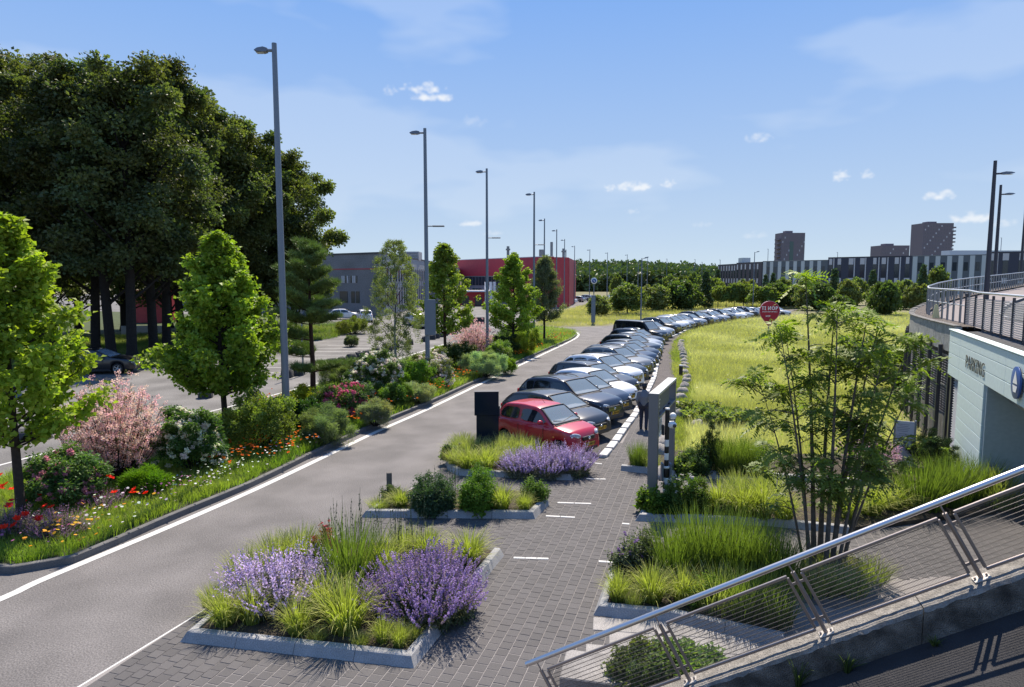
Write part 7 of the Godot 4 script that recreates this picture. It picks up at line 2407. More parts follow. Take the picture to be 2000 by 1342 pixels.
	shrub("yellow-flowering bush at the foot of the far bright maple", Vector3(0.6, 0, -48.12) + U, 1.9, 1.2, Color(0.21, 0.22, 0.02), "round", 19)
	shrub("yellow-green bush left of the fourth lamp's foot", Vector3(1.17, 0, -53.89) + U, 2.6, 1.5, Color(0.15, 0.19, 0.03), "round", 20, {"lobes": 18})
	shrub("whitish grey catmint bush right of the magenta-flowered shrub", Vector3(-5.16, 0, -24.71) + U, 1.0, 0.95, Color(0.19, 0.20, 0.14), "willow", 21, {"flower": Color(0.52, 0.45, 0.52), "flowers": 130, "fsize": 0.025})
	shrub("bright fern-like plant below the big pink blossom bush", Vector3(-9.37, 0, -16.55) + U, 0.85, 0.6, Color(0.09, 0.17, 0.015), "willow", 22, {"per": 50})
	shrub("yellow-flowering bush just behind the nearest lamp", Vector3(-8.6, 0, -26.98) + U, 1.4, 1.0, Color(0.24, 0.24, 0.02), "round", 23)
	shrub("dark shrub behind the far end maples of the strip", Vector3(0.14, 0, -59.2) + U, 2.6, 1.2, Color(0.06, 0.10, 0.03), "round", 24)
	shrub("lime green bush beside the cream-speckled dark bush", Vector3(-4.41, 0, -42.43) + U, 1.4, 1.3, Color(0.16, 0.20, 0.02), "round", 25)
	shrub("low lime mound under the silver-blue cushion", Vector3(-0.45, 0, -38.96) + U, 1.2, 0.8, Color(0.13, 0.20, 0.02), "round", 26)
	lavender("mauve sage clump at the left edge below the maple trunk", Vector3(-10.75, 0, -13.78) + U, 1.0, 0.85, 260, 51, "sage_mauve", Color(0.06, 0.09, 0.04), "sage", "mauve sage clumps in the strip")
	lavender("mauve sage clump below the pink rose shrub", Vector3(-9.71, 0, -13.84) + U, 1.1, 0.75, 260, 52, "sage_mauve", Color(0.06, 0.09, 0.04), "sage", "mauve sage clumps in the strip")
	lavender("thin mauve sage clump below the big pink blossom bush", Vector3(-9.83, 0, -15.61) + U, 0.9, 0.6, 150, 53, "sage_mauve", Color(0.08, 0.11, 0.04), "sage", "mauve sage clumps in the strip")
	turf("strip_grass", "bright green meadow grass filling the flower strip between shrubs", Geometry2D.offset_polygon(beds[0], -0.32)[0], 9000, "turf", Color(0.13, 0.19, 0.03), Color(0.21, 0.24, 0.055), 0.08, 13.0, 60.0, 0.95, 1.3, 90)
	flowers("orange_poppies", "orange poppies scattered along the flower strip", [Vector3(-10.15, 0, -28.27), Vector3(-7.91, 0, -20.57), Vector3(-8.04, 0, -20.04), Vector3(-8.15, 0, -19.16), Vector3(-6.14, 0, -24.54), Vector3(-5.69, 0, -25.24), Vector3(-5.18, 0, -28.62), Vector3(-4.6, 0, -31.41), Vector3(-2.99, 0, -35.66), Vector3(-2.63, 0, -36.76), Vector3(3.6, 0, -59.69), Vector3(4.81, 0, -62.26), Vector3(2.66, 0, -57.32), Vector3(-1.27, 0, -40.97), Vector3(-1.78, 0, -38.13), Vector3(0.42, 0, -45.67), Vector3(-9.22, 0, -23.55), Vector3(-8.89, 0, -20.76), Vector3(-6.78, 0, -21.07), Vector3(-3.72, 0, -31.83), Vector3(3.99, 0, -57.32), Vector3(1.55, 0, -50.14)], 34, 1.7, Color(0.78, 0.20, 0.02), 0.055, 0.5, "poppy", 91)
	flowers("red_poppies", "large red poppies near the leftmost maple", [Vector3(-9.83, 0, -16.16), Vector3(-10.01, 0, -13.67), Vector3(-11.14, 0, -14.61), Vector3(-10.44, 0, -13.4), Vector3(-12.54, 0, -15.97), Vector3(-12.18, 0, -15.61), Vector3(-9.04, 0, -15.19)], 4, 0.45, Color(0.76, 0.03, 0.01), 0.085, 0.55, "poppy", 92)
	flowers("white_daisies", "white daisies between the grasses of the strip", [Vector3(-9.22, 0, -14.55), Vector3(-8.77, 0, -14.24), Vector3(-8.29, 0, -13.89), Vector3(-8.16, 0, -16.43), Vector3(-8.06, 0, -16.95), Vector3(-8.07, 0, -17.38), Vector3(-7.96, 0, -17.69), Vector3(-7.21, 0, -19.48), Vector3(-6.88, 0, -19.87), Vector3(-6.81, 0, -20.39), Vector3(-7.96, 0, -18.54), Vector3(-8.38, 0, -16.16), Vector3(-6.29, 0, -21.07), Vector3(-4.85, 0, -28.27), Vector3(-3.32, 0, -32.86), Vector3(-1.22, 0, -39.18)], 18, 1.5, Color(0.80, 0.80, 0.78), 0.032, 0.42, "daisy", 93)
	flowers("yellow_flowers", "yellow and orange marigolds at the near end of the strip", [Vector3(-9.31, 0, -13.51), Vector3(-9.25, 0, -13.67), Vector3(-9.21, 0, -13.87), Vector3(-9.4, 0, -15.09), Vector3(-9.29, 0, -13.24), Vector3(-6.64, 0, -23.55), Vector3(-5.92, 0, -25.24)], 10, 0.9, Color(0.78, 0.42, 0.03), 0.04, 0.38, "daisy", 94)
	flowers("pink_clover", "small pink and purple flowers low in the strip", [Vector3(-8.72, 0, -16.16), Vector3(-8.6, 0, -16.35), Vector3(-9.1, 0, -16.43), Vector3(-9.98, 0, -13.32), Vector3(-9.86, 0, -14.61), Vector3(-7.18, 0, -20.76), Vector3(-4.88, 0, -23.95)], 18, 1.2, Color(0.50, 0.20, 0.38), 0.03, 0.40, "daisy", 95)

func bed_plants() -> void:
	var U := Vector3(0, 0.09, 0)
	# front bed
	lavender("pale violet lavender clump, left of two in the front bed", Vector3(-3.95, 0, -10.89) + U, 1.75, 1.08, 620, 61, "lav_pale", Color(0.10, 0.12, 0.08))
	lavender("deep purple lavender clump, right of two in the front bed", Vector3(-1.44, 0, -10.68) + U, 2.1, 1.12, 760, 62, "lav_deep", Color(0.055, 0.075, 0.035))
	var G := [
		[0, 0, 0.62, 0.62, "fountain0", "lime grass clump at the front bed's left kerb end"], [0, 0, 0.66, 0.66, "fountain1", "lime grass clump below the pale lavender's left side"], [0, 0, 0.62, 0.58, "fountain2", "lime grass clump below the pale lavender's right side"],
		[0, 0, 0.98, 0.86, "fountain0", "biggest lime grass clump, centre of the front bed"], [0, 0, 0.8, 0.75, "fountain1", "green grass clump behind the biggest lime clump"], [0, 0, 1.25, 1.15, "upright0", "tall dark upright grass behind the biggest lime clump"],
		[0, 0, 0.85, 0.62, "fountain2", "lime grass clump at the front bed's right far corner"], [0, 0, 0.7, 0.6, "fountain0", "lime grass clump behind the deep purple lavender"], [0, 0, 0.8, 0.8, "fountain1", "yellow-green grass between the tall dark grass and the purple lavender"],
		[0, 0, 0.95, 0.6, "soft0", "soft pale grass behind the pale lavender, beside the tall dark grass"], [0, 0, 0.9, 0.6, "soft1", "soft pale grass behind the pale lavender's left half"], [0, 0, 0.8, 0.55, "soft2", "soft pale grass left of the pale lavender by the white line"], [0, 0, 0.5, 0.4, "soft0", "thin pale grass at the road edge of the front bed"],
		[0, 0, 0.36, 0.42, "fountain2", "small green grass tuft below the purple lavender, left of three by the corner kerb"], [0, 0, 0.36, 0.4, "fountain0", "small green grass tuft at the front bed's near right corner"], [0, 0, 0.28, 0.26, "fountain1", "tiny grass tuft by the right kerb of the front bed"], [0, 0, 0.3, 0.22, "soft1", "tiny pale tuft before the biggest lime clump"], [0, 0, 0.34, 0.2, "soft2", "low pale tuft on the bare soil of the front bed"],
		[0, 0, 0.7, 0.55, "soft0", "soft pale grass under the bare flower stalks of the front bed"],
		# middle bed
		[0, 0, 0.6, 0.28, "soft1", "low grass at the middle bed's left tip"], [0, 0, 0.66, 0.42, "fountain1", "lime grass between the timber bollard and the dark leafy shrub"], [0, 0, 0.72, 0.66, "fountain2", "lime grass clump right of the tall leafy plant in the middle bed"], [0, 0, 0.5, 0.44, "fountain0", "small lime grass clump at the middle bed's right end"],
		[0, 0, 0.5, 0.3, "soft2", "low grass between the leafy plants of the middle bed"],
		# totem bed
		[0, 0, 0.7, 0.55, "fountain0", "lime grass at the totem bed's rounded left end"], [0, 0, 0.9, 0.7, "fountain1", "lime grass at the front kerb of the totem bed, left of two"], [0, 0, 0.9, 0.7, "fountain2", "lime grass at the front kerb of the totem bed, right of two"], [0, 0, 0.8, 0.55, "soft0", "lime grass beside the short timber bollard"],
		[0, 0, 0.9, 0.6, "soft1", "lime grass left of the totem's foot"], [0, 0, 1.0, 0.66, "soft2", "lime grass right of the totem's foot"], [0, 0, 1.0, 0.66, "soft0", "lime grass before the red car's rear wheel"], [0, 0, 0.9, 0.62, "soft1", "lime grass before the red car's door"], [0, 0, 0.9, 0.6, "fountain0", "lime grass directly before the totem"], [0, 0, 0.9, 0.55, "soft2", "lime grass left of the grey lavender"], [0, 0, 0.8, 0.45, "soft1", "lime grass at the road side behind the totem"], [0, 0, 0.9, 0.5, "soft0", "lime grass behind the totem by the red car"],
		# right-hand beds
		[0, 0, 0.66, 0.72, "upright1", "green grass clump at the path's edge left of the portal sign"], [0, 0, 0.55, 0.5, "soft1", "soft grass behind the portal sign's near post"],
		[0, 0, 0.9, 1.0, "upright0", "tall green grass right of the dwarf pine, first of three"], [0, 0, 0.95, 1.05, "upright1", "tall green grass right of the dwarf pine, second of three"], [0, 0, 0.95, 1.0, "upright2", "tall green grass right of the dwarf pine, third of three"],
		[0, 0, 0.85, 0.8, "fountain0", "lime grass clump in the sign bed, first right of the leafy stems"], [0, 0, 0.95, 0.85, "fountain1", "lime grass clump in the sign bed, second right of the leafy stems"], [0, 0, 0.9, 0.95, "fountain2", "lime grass clump in the sign bed, left of the many-stemmed tree"], [0, 0, 0.8, 0.7, "fountain0", "lime grass clump behind the many-stemmed tree's left stems"],
		[0, 0, 0.8, 0.8, "soft0", "soft pale grass behind the sign bed's lime clumps"], [0, 0, 0.9, 0.95, "soft1", "soft pale grass behind the many-stemmed tree, left"], [0, 0, 1.0, 0.75, "fountain1", "lime grass clump right of the many-stemmed tree, nearer"], [0, 0, 1.0, 0.7, "fountain2", "lime grass clump right of the many-stemmed tree, farther"], [0, 0, 0.8, 0.6, "fountain0", "lime grass clump behind the many-stemmed tree, right"],
		[0, 0, 1.3, 1.15, "upright0", "large dark green grass before the dwarf pine by the deck, left"], [0, 0, 1.3, 1.15, "upright1", "large dark green grass before the dwarf pine by the deck, middle"], [0, 0, 1.2, 1.05, "upright2", "large dark green grass before the mint wall, right"], [0, 0, 1.1, 1.0, "soft2", "feathery grass above the handrail by the mint wall"],
		[0, 0, 1.05, 1.05, "upright2", "tall dark grass in the front right bed, first from the left"], [0, 0, 1.15, 1.2, "upright0", "tall dark grass in the front right bed, second from the left"], [0, 0, 1.15, 1.15, "upright1", "tall dark grass in the front right bed, third from the left"], [0, 0, 1.1, 1.1, "upright2", "tall dark grass in the front right bed, fourth from the left"], [0, 0, 1.0, 0.9, "upright0", "tall dark grass in the front right bed, beside the tree stems"],
		[0, 0, 0.52, 0.55, "fountain2", "small dark lime grass at the front right bed's near left corner"], [0, 0, 0.72, 0.66, "fountain0", "bright lime grass in the front right bed beside the handrail"], [0, 0, 0.66, 0.62, "fountain1", "green grass just above the handrail in the front right bed"], [0, 0, 0.4, 0.36, "soft0", "low grass between the front right bed's lime clumps"],
		[0, 0, 0.9, 0.7, "soft1", "soft grass behind the mesh of the second rail panel, left"], [0, 0, 0.9, 0.75, "upright1", "green grass behind the mesh of the second rail panel, middle"], [0, 0, 0.9, 0.7, "upright2", "green grass behind the mesh of the second rail panel, right"],
		[0, 0, 0.95, 0.5, "soft2", "low grass round the many-stemmed tree, left"], [0, 0, 0.9, 0.42, "soft0", "low grass round the many-stemmed tree, front"], [0, 0, 0.8, 0.4, "soft1", "low grass round the many-stemmed tree, right"], [0, 0, 0.7, 0.35, "soft2", "low grass behind the many-stemmed tree's foot"]]
	var spots := [Vector3(-4.58, 0, -10.14), Vector3(-4.17, 0, -10.22), Vector3(-3.33, 0, -9.88), Vector3(-2.6, 0, -9.95), Vector3(-3.1, 0, -10.47), Vector3(-2.9, 0, -11.44), Vector3(-0.84, 0, -12.51), Vector3(-1.67, 0, -12.75), Vector3(-2.39, 0, -11.81), Vector3(-4.24, 0, -12.89), Vector3(-4.62, 0, -12.51), Vector3(-4.92, 0, -11.81), Vector3(-5.04, 0, -10.81), Vector3(-1.96, 0, -9.62), Vector3(-1.69, 0, -9.51), Vector3(-1.51, 0, -9.71), Vector3(-2.29, 0, -9.57), Vector3(-2.98, 0, -9.71), Vector3(-2.19, 0, -13.07), Vector3(-3.21, 0, -15.61), Vector3(-2.71, 0, -15.75), Vector3(-0.25, 0, -15.5), Vector3(0.29, 0, -15.47), Vector3(-1.06, 0, -15.68), Vector3(-1.7, 0, -19.32), Vector3(-1.26, 0, -18.85), Vector3(-0.77, 0, -18.74), Vector3(-1.75, 0, -20.63), Vector3(-1.21, 0, -20.57), Vector3(-0.24, 0, -20.45), Vector3(0.24, 0, -20.57), Vector3(0.64, 0, -20.39), Vector3(-0.54, 0, -19.48), Vector3(0, 0, -19.48), Vector3(-1.62, 0, -21.73), Vector3(-0.42, 0, -21.52), Vector3(3.71, 0, -19.16), Vector3(4.06, 0, -18.95), Vector3(6.02, 0, -18.54), Vector3(6.46, 0, -18.49), Vector3(6.92, 0, -18.45), Vector3(4.91, 0, -15.33), Vector3(5.38, 0, -14.99), Vector3(5.76, 0, -14.86), Vector3(6.23, 0, -14.8), Vector3(5.63, 0, -16.16), Vector3(6.32, 0, -15.97), Vector3(8.43, 0, -15.19), Vector3(9.13, 0, -15.54), Vector3(7.76, 0, -14.93), Vector3(9.89, 0, -15.61), Vector3(10.7, 0, -15.9), Vector3(11.51, 0, -16.16), Vector3(11.88, 0, -15.79), Vector3(3.03, 0, -11.81), Vector3(3.51, 0, -11.91), Vector3(3.98, 0, -11.85), Vector3(4.44, 0, -11.81), Vector3(4.79, 0, -11.6), Vector3(1.81, 0, -10.94), Vector3(2.4, 0, -10.92), Vector3(2.93, 0, -10.89), Vector3(2.05, 0, -10.81), Vector3(3.44, 0, -10.68), Vector3(3.82, 0, -10.42), Vector3(4.22, 0, -10.26), Vector3(5.35, 0, -11.31), Vector3(5.9, 0, -11.31), Vector3(6.62, 0, -11.81), Vector3(6.07, 0, -12.24)]
	rng.seed = 66
	for i in G.size():
		grass(G[i][5], spots[i] + U, G[i][2] * 1.28, G[i][3] * 1.12, G[i][4], rr(0, TAU))
	wisps("bare flower stalks rising behind the tall dark grass of the front bed", Vector3(-3.01, 0, -12.58) + U, 1.3, 1.35, 26, 81, Color(0.09, 0.10, 0.06))
	wisps("bare flower stalks rising behind the purple lavender of the front bed", Vector3(-2.03, 0, -12.75) + U, 0.9, 1.35, 20, 82, Color(0.09, 0.10, 0.06))
	wisps("bare flower stalks between the leafy plants of the middle bed", Vector3(-1.61, 0, -15.97) + U, 0.7, 1.0, 18, 83, Color(0.10, 0.12, 0.07))
	stems_plant("reddish-leaved plant beside the tall dark grass", Vector3(-3.78, 0, -12.94) + U, 0.45, 0.62, 14, Color(0.20, 0.06, 0.07), "round", 84, 10, "red_perennial", Color(0.5, 0.05, 0.1))
	stems_plant("dark blue-green leafy shrub in the middle bed", Vector3(-1.88, 0, -15.54) + U, 1.0, 0.85, 60, Color(0.05, 0.085, 0.045), "shrubby", 85, 22)
	stems_plant("tall fresh green leafy plant in the middle bed", Vector3(-0.79, 0, -15.5) + U, 0.8, 1.15, 34, Color(0.10, 0.17, 0.025), "shrubby", 86, 22)
	stems_plant("bushy green plant at the middle bed's far right corner", Vector3(0.54, 0, -16.12) + U, 0.55, 0.6, 26, Color(0.085, 0.13, 0.03), "shrubby", 87, 16)
	stems_plant("grey-green plant at the foot of the timber bollard", Vector3(-3.02, 0, -16.2) + U, 0.45, 0.45, 18, Color(0.08, 0.105, 0.04), "small", 88, 14)
	lavender("grey-violet lavender, left of three before the red car", Vector3(0.26, 0, -18.54) + U, 1.15, 0.85, 380, 63, "lav_grey", Color(0.12, 0.13, 0.08))
	lavender("grey-violet lavender, middle of three before the red car", Vector3(0.96, 0, -18.49) + U, 1.3, 1.0, 460, 64, "lav_grey", Color(0.12, 0.13, 0.08))
	lavender("violet lavender, right of three before the red car's front wheel", Vector3(1.68, 0, -18.69) + U, 1.3, 0.95, 460, 65, "lav_grey", Color(0.10, 0.12, 0.06))
	shrub("white-flowered perennial at the totem bed's left edge", Vector3(-1.89, 0, -19.87) + U, 0.4, 0.45, Color(0.11, 0.15, 0.05), "small", 27, {"flower": Color(0.75, 0.75, 0.65), "flowers": 30, "fsize": 0.04, "lobes": 7, "name": "perennial", "cat": "plant", "group": "perennials in the kerbed beds"})
	stems_plant("leafy plant climbing round the portal sign's near post", Vector3(3.32, 0, -15.4) + U, 0.65, 0.55, 34, Color(0.10, 0.15, 0.025), "broad", 111, 12)
	stems_plant("tall leafy stems just right of the banded camera post, first of three", Vector3(3.86, 0, -15.33) + U, 0.5, 0.95, 22, Color(0.095, 0.14, 0.035), "shrubby", 112, 20, "leafy_perennial", Color(0.7, 0.68, 0.66))
	stems_plant("tall leafy stems right of the banded camera post, second of three", Vector3(4.17, 0, -15.4) + U, 0.5, 1.0, 22, Color(0.085, 0.135, 0.03), "shrubby", 113, 20, "leafy_perennial", Color(0.7, 0.68, 0.66))
	stems_plant("tall leafy stems right of the banded camera post, third of three", Vector3(4.47, 0, -15.4) + U, 0.5, 0.85, 20, Color(0.095, 0.135, 0.03), "shrubby", 114, 18)
	stems_plant("dark leafy plant hiding the foot of the banded camera post", Vector3(3.63, 0, -15.26) + U, 0.6, 0.5, 30, Color(0.05, 0.10, 0.02), "shrubby", 115, 14)
	stems_plant("grey-green leafy plant between the sign bed's lime clumps", Vector3(5.06, 0, -15.19) + U, 0.45, 0.42, 20, Color(0.08, 0.11, 0.05), "small", 116, 14)
	stems_plant("large-leaved plant left of the dwarf pine", Vector3(4.94, 0, -18.64) + U, 0.7, 0.55, 26, Color(0.15, 0.19, 0.06), "broad", 117, 10)
	stems_plant("bushy green plant at the dwarf pine's left foot", Vector3(5.35, 0, -18.74) + U, 0.8, 0.85, 34, Color(0.07, 0.11, 0.04), "shrubby", 118, 18)
	stems_plant("tall grey-green stems at the front right bed's left end, nearer", Vector3(2.13, 0, -11.98) + U, 0.5, 0.75, 18, Color(0.09, 0.105, 0.065), "shrubby", 119, 16, "leafy_perennial", Color(0.3, 0.2, 0.4))
	stems_plant("tall grey-green stems at the front right bed's left end, farther", Vector3(2.59, 0, -12.28) + U, 0.6, 0.85, 22, Color(0.09, 0.105, 0.065), "shrubby", 120, 18)
	stems_plant("small leafy plant beside the handrail in the front right bed", Vector3(3.2, 0, -10.76) + U, 0.4, 0.7, 10, Color(0.11, 0.16, 0.03), "shrubby", 121, 12)
	pine_shrub("upright dwarf pine right of the portal sign", Vector3(5.7, 0, -18.74) + U, 0.85, 1.45, 12, 131)
	pine_shrub("broad dark dwarf pine before the louvred deck", Vector3(12.11, 0, -18.8) + U, 1.6, 1.35, 26, 132)
	pine_shrub("small dwarf pine against the mint green wall", Vector3(13.17, 0, -17.83) + U, 0.7, 0.6, 12, 133)
	stems_plant("yellow-green climber in front of the broad dwarf pine", Vector3(12.06, 0, -18.3) + U, 0.5, 1.0, 12, Color(0.14, 0.18, 0.05), "broad", 122, 12)
	stems_plant("feathery pale grass plant before the narrow louvre", Vector3(12.98, 0, -18.54) + U, 0.8, 0.9, 30, Color(0.17, 0.19, 0.08), "willow", 123, 14)
	blossom_bush("pale lilac blossom bush behind the many-stemmed tree", Vector3(10.23, 0, -18.54) + U, 1.6, 0.95, 134, Color(0.50, 0.36, 0.44), 60)
	shrub("olive bush below the handrail's lower end", Vector3(1.8, 0, -8.45), 0.85, 0.62, Color(0.10, 0.125, 0.045), "small", 28, {"name": "shrub", "group": "bushes at the foot of the ramp wall", "lobes": 16, "per": 40})
	shrub("white-flowered leafy bush at the ramp wall's lower end", Vector3(2.34, 0, -8.31) + Vector3(0, 0, 0), 0.75, 0.75, Color(0.12, 0.16, 0.05), "shrubby", 29, {"flower": Color(0.75, 0.74, 0.62), "flowers": 50, "fsize": 0.03, "group": "bushes at the foot of the ramp wall"})
	for k in [1, 2, 3, 4, 5, 6, 7]:
		turf("bed_undergrowth", ["", "sparse low grass and straw on the soil of the front bed", "sparse low grass and straw on the soil of the middle bed", "sparse low grass on the soil of the totem bed", "sparse low grass and straw on the soil of the portal sign's bed", "sparse low grass on the soil of the bed behind the portal sign", "sparse low grass and straw on the soil of the front right bed", "low grass on the round bed of the many-stemmed tree"][k], Geometry2D.offset_polygon(beds[k], -0.3)[0], [0, 260, 130, 160, 260, 160, 220, 150][k], "straw", Color(0.16, 0.19, 0.04), Color(0.30, 0.25, 0.12), 0.11, 60.0, 90.0, 0.5, 0.5, 800 + k)
	many_stemmed()

func many_stemmed() -> void:
	var at := Vector3(5.95, 0, -12.28) + Vector3(0, 0.05, 0)
	var o := thing("many_stemmed_tree", "slender many-stemmed tree with feathery leaves behind the handrail", "tree", at)
	rng.seed = 2024
	var xf := []; var cs := []
	var tw := MB.new()
	# stem tips: sideways, towards the camera, height
	var tips := [[-0.45, -0.25, 5.6, 0.075], [-1.05, 0.15, 4.6, 0.055], [-0.12, 0.35, 5.0, 0.07], [0.22, -0.45, 4.85, 0.08], [0.52, 0.2, 4.95, 0.07], [0.95, -0.2, 4.7, 0.06], [1.35, 0.15, 4.45, 0.055], [1.75, -0.3, 3.6, 0.045], [-0.72, -0.4, 4.5, 0.05], [0.70, 0.45, 4.2, 0.05], [-1.3, -0.2, 3.7, 0.04]]
	for t in tips:
		var foot := Vector3(t[0] * 0.24, 0, t[1] * 0.5)
		var top := Vector3(t[0], t[2], t[1])
		var kink := foot.lerp(top, 0.5) + Vector3(-t[0] * 0.10 + rr(-0.05, 0.05), 0.1, rr(-0.05, 0.05))
		var st := MB.new()
		var path := PackedVector3Array()
		for i in 9:
			var s := i / 8.0
			path.append(foot.lerp(kink, s).lerp(kink.lerp(top, s), s))
		st.tube(path, [t[3] * 0.85, t[3] * 0.66, t[3] * 0.57, t[3] * 0.48, t[3] * 0.4, t[3] * 0.33, t[3] * 0.26, t[3] * 0.17, 0.007], 8)
		part("stem", st, M.bark_grey, o)
		for b in 13:
			var s := rr(0.26, 0.97)
			var i := int(s * 8)
			var p: Vector3 = path[i].lerp(path[mini(8, i + 1)], s * 8 - i)
			var a := rr(0, TAU)
			var L := rr(0.25, 0.75)
			var e := p + Vector3(cos(a), rr(0.05, 0.6), sin(a) * 0.8) * L
			bough(tw, p, e, 0.010, 0.004, -0.08, 4)
			for k in int(1 + L * 3.2):
				var q := p.lerp(e, rr(0.6, 1.1)) + rdir() * 0.06
				if q.x < -0.7 and q.y > 4.5: continue
				xf.append(turned(q, rr(0.5, 0.85), 0.7))
				var m := rr(0.65, 1.25)
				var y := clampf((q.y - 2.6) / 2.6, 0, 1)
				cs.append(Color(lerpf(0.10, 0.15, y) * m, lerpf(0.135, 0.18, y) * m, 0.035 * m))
		for k in 4:
			xf.append(turned(top + rdir() * 0.14, rr(0.6, 0.9), 0.6)); cs.append(Color(0.14, 0.185, 0.03) * rr(0.8, 1.2))
	part("twigs", tw, M.bark_grey, o).set_meta("kind", "stuff")
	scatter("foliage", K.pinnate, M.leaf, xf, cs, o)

func meadow_plants() -> void:
	var verge := flat([Vector3(5.27, 0, -21.39), Vector3(9.42, 0, -38.13), Vector3(12.11, 0, -50.14), Vector3(14.64, 0, -59.2), Vector3(19.58, 0, -72.94), Vector3(20.37, 0, -72.94), Vector3(15.55, 0, -59.2), Vector3(13.35, 0, -50.14), Vector3(10.33, 0, -37.14), Vector3(7.72, 0, -28.27), Vector3(5.79, 0, -21.39)])
	turf("verge_grass", "short mown grass verge with the boulders beside the path", verge, 5000, "turf", Color(0.20, 0.22, 0.05), Color(0.28, 0.26, 0.10), -0.03, 19.0, 70.0, 0.7, 1.0, 143)
	var area := flat([Vector3(5.79, 0, -21.39), Vector3(7.72, 0, -28.27), Vector3(10.33, 0, -37.14), Vector3(13.35, 0, -50.14), Vector3(15.55, 0, -59.2), Vector3(20.37, 0, -72.94), Vector3(30.94, 0, -91.31), Vector3(42.59, 0, -101.52), Vector3(80, 0, -112), Vector3(62, 0, -80), Vector3(30, 0, -46), Vector3(20.0, 0, -35), Vector3(15.4, 0, -26), Vector3(13.6, 0, -21.4), Vector3(12.6, 0, -20.4), Vector3(5.6, 0, -20.6)])
	turf("meadow_grass", "tall yellow-green meadow grass right of the footpath", area, 30000, "tuft2", Color(0.30, 0.275, 0.14), Color(0.42, 0.375, 0.25), -0.03, 20.0, 95.0, 1.0, 1.25, 140)
	var mound := flat([Vector3(2.77, 0, -78.05), Vector3(11.25, 0, -81.11), Vector3(21.64, 0, -93.67), Vector3(33.34, 0, -108.32), Vector3(44.64, 0, -120.92), Vector3(59.22, 0, -128.38), Vector3(84.39, 0, -183.17), Vector3(27.45, 0, -178.69), Vector3(10.49, 0, -124.01), Vector3(4.44, 0, -96.15)])
	turf("bank_grass", "long dry grass on the bank across the lane", mound, 9000, "tuft2", Color(0.25, 0.23, 0.10), Color(0.40, 0.33, 0.20), -0.03, 70.0, 170.0, 1.0, 1.6, 141)
	var lawn := flat([Vector3(-30.41, 0, -39.18), Vector3(-26.26, 0, -40.28), Vector3(-21.92, 0, -42.18), Vector3(-19.34, 0, -56.87), Vector3(-17.16, 0, -61.73), Vector3(-16.88, 0, -76), Vector3(-18.96, 0, -82.02), Vector3(-35.8, 0, -66.26), Vector3(-46.89, 0, -60.69)])
	turf("wood_lawn", "shaded grass under the tall wood", lawn, 5000, "turf", Color(0.09, 0.13, 0.03), Color(0.15, 0.16, 0.05), 0.0, 44.0, 90.0, 1.2, 2.0, 142)
	rng.seed = 17
	var names := ["pale leafy bramble patch in the meadow, nearest the portal sign", "pale leafy bramble patch in the meadow, middle of three", "pale leafy bramble patch in the meadow, nearest the many-stemmed tree"]
	for i in 3:
		shrub(names[i], [Vector3(7.69, 0, -26.98), Vector3(7.91, 0, -25.61), Vector3(8.33, 0, -25.06)][i], 1.9, 0.55, Color(0.17, 0.19, 0.075), "broad", 150 + i, {"lobes": 10, "per": 16, "name": "bramble", "group": "bramble patches in the meadow"})
	for i in 3:
		shrub(["leafy bush at the deck's foot, left of three", "leafy bush at the deck's foot, middle of three", "leafy bush at the deck's foot, right of three"][i], [Vector3(22.18, 0, -41.45), Vector3(21.76, 0, -38.13), Vector3(19.2, 0, -32.12)][i], 2.6, 1.7, Color(0.12, 0.15, 0.05), "broad", 160 + i, {"lobes": 16, "per": 26, "size": 1.5, "group": "bushes at the foot of the deck", "open": 0.1})
	flowers_free("meadow_flowers", "scattered pale flower heads in the meadow", area)

func flowers_free(called: String, label: String, area: PackedVector2Array) -> void:
	rng.seed = 171
	var xf := []; var cs := []
	var n := 0
	while n < 260:
		var q := Vector2(rr(4, 30), rr(-60, -20))
		n += 1
		if not Geometry2D.is_point_in_polygon(q, area): continue
		xf.append(turned(Vector3(q.x, rr(0.35, 0.55), q.y), rr(0.03, 0.06), 0.4)); cs.append(Color(0.7, 0.68, 0.52))
	tag(scatter(called, K.daisy, M.petal, xf, cs), label, "flowers")

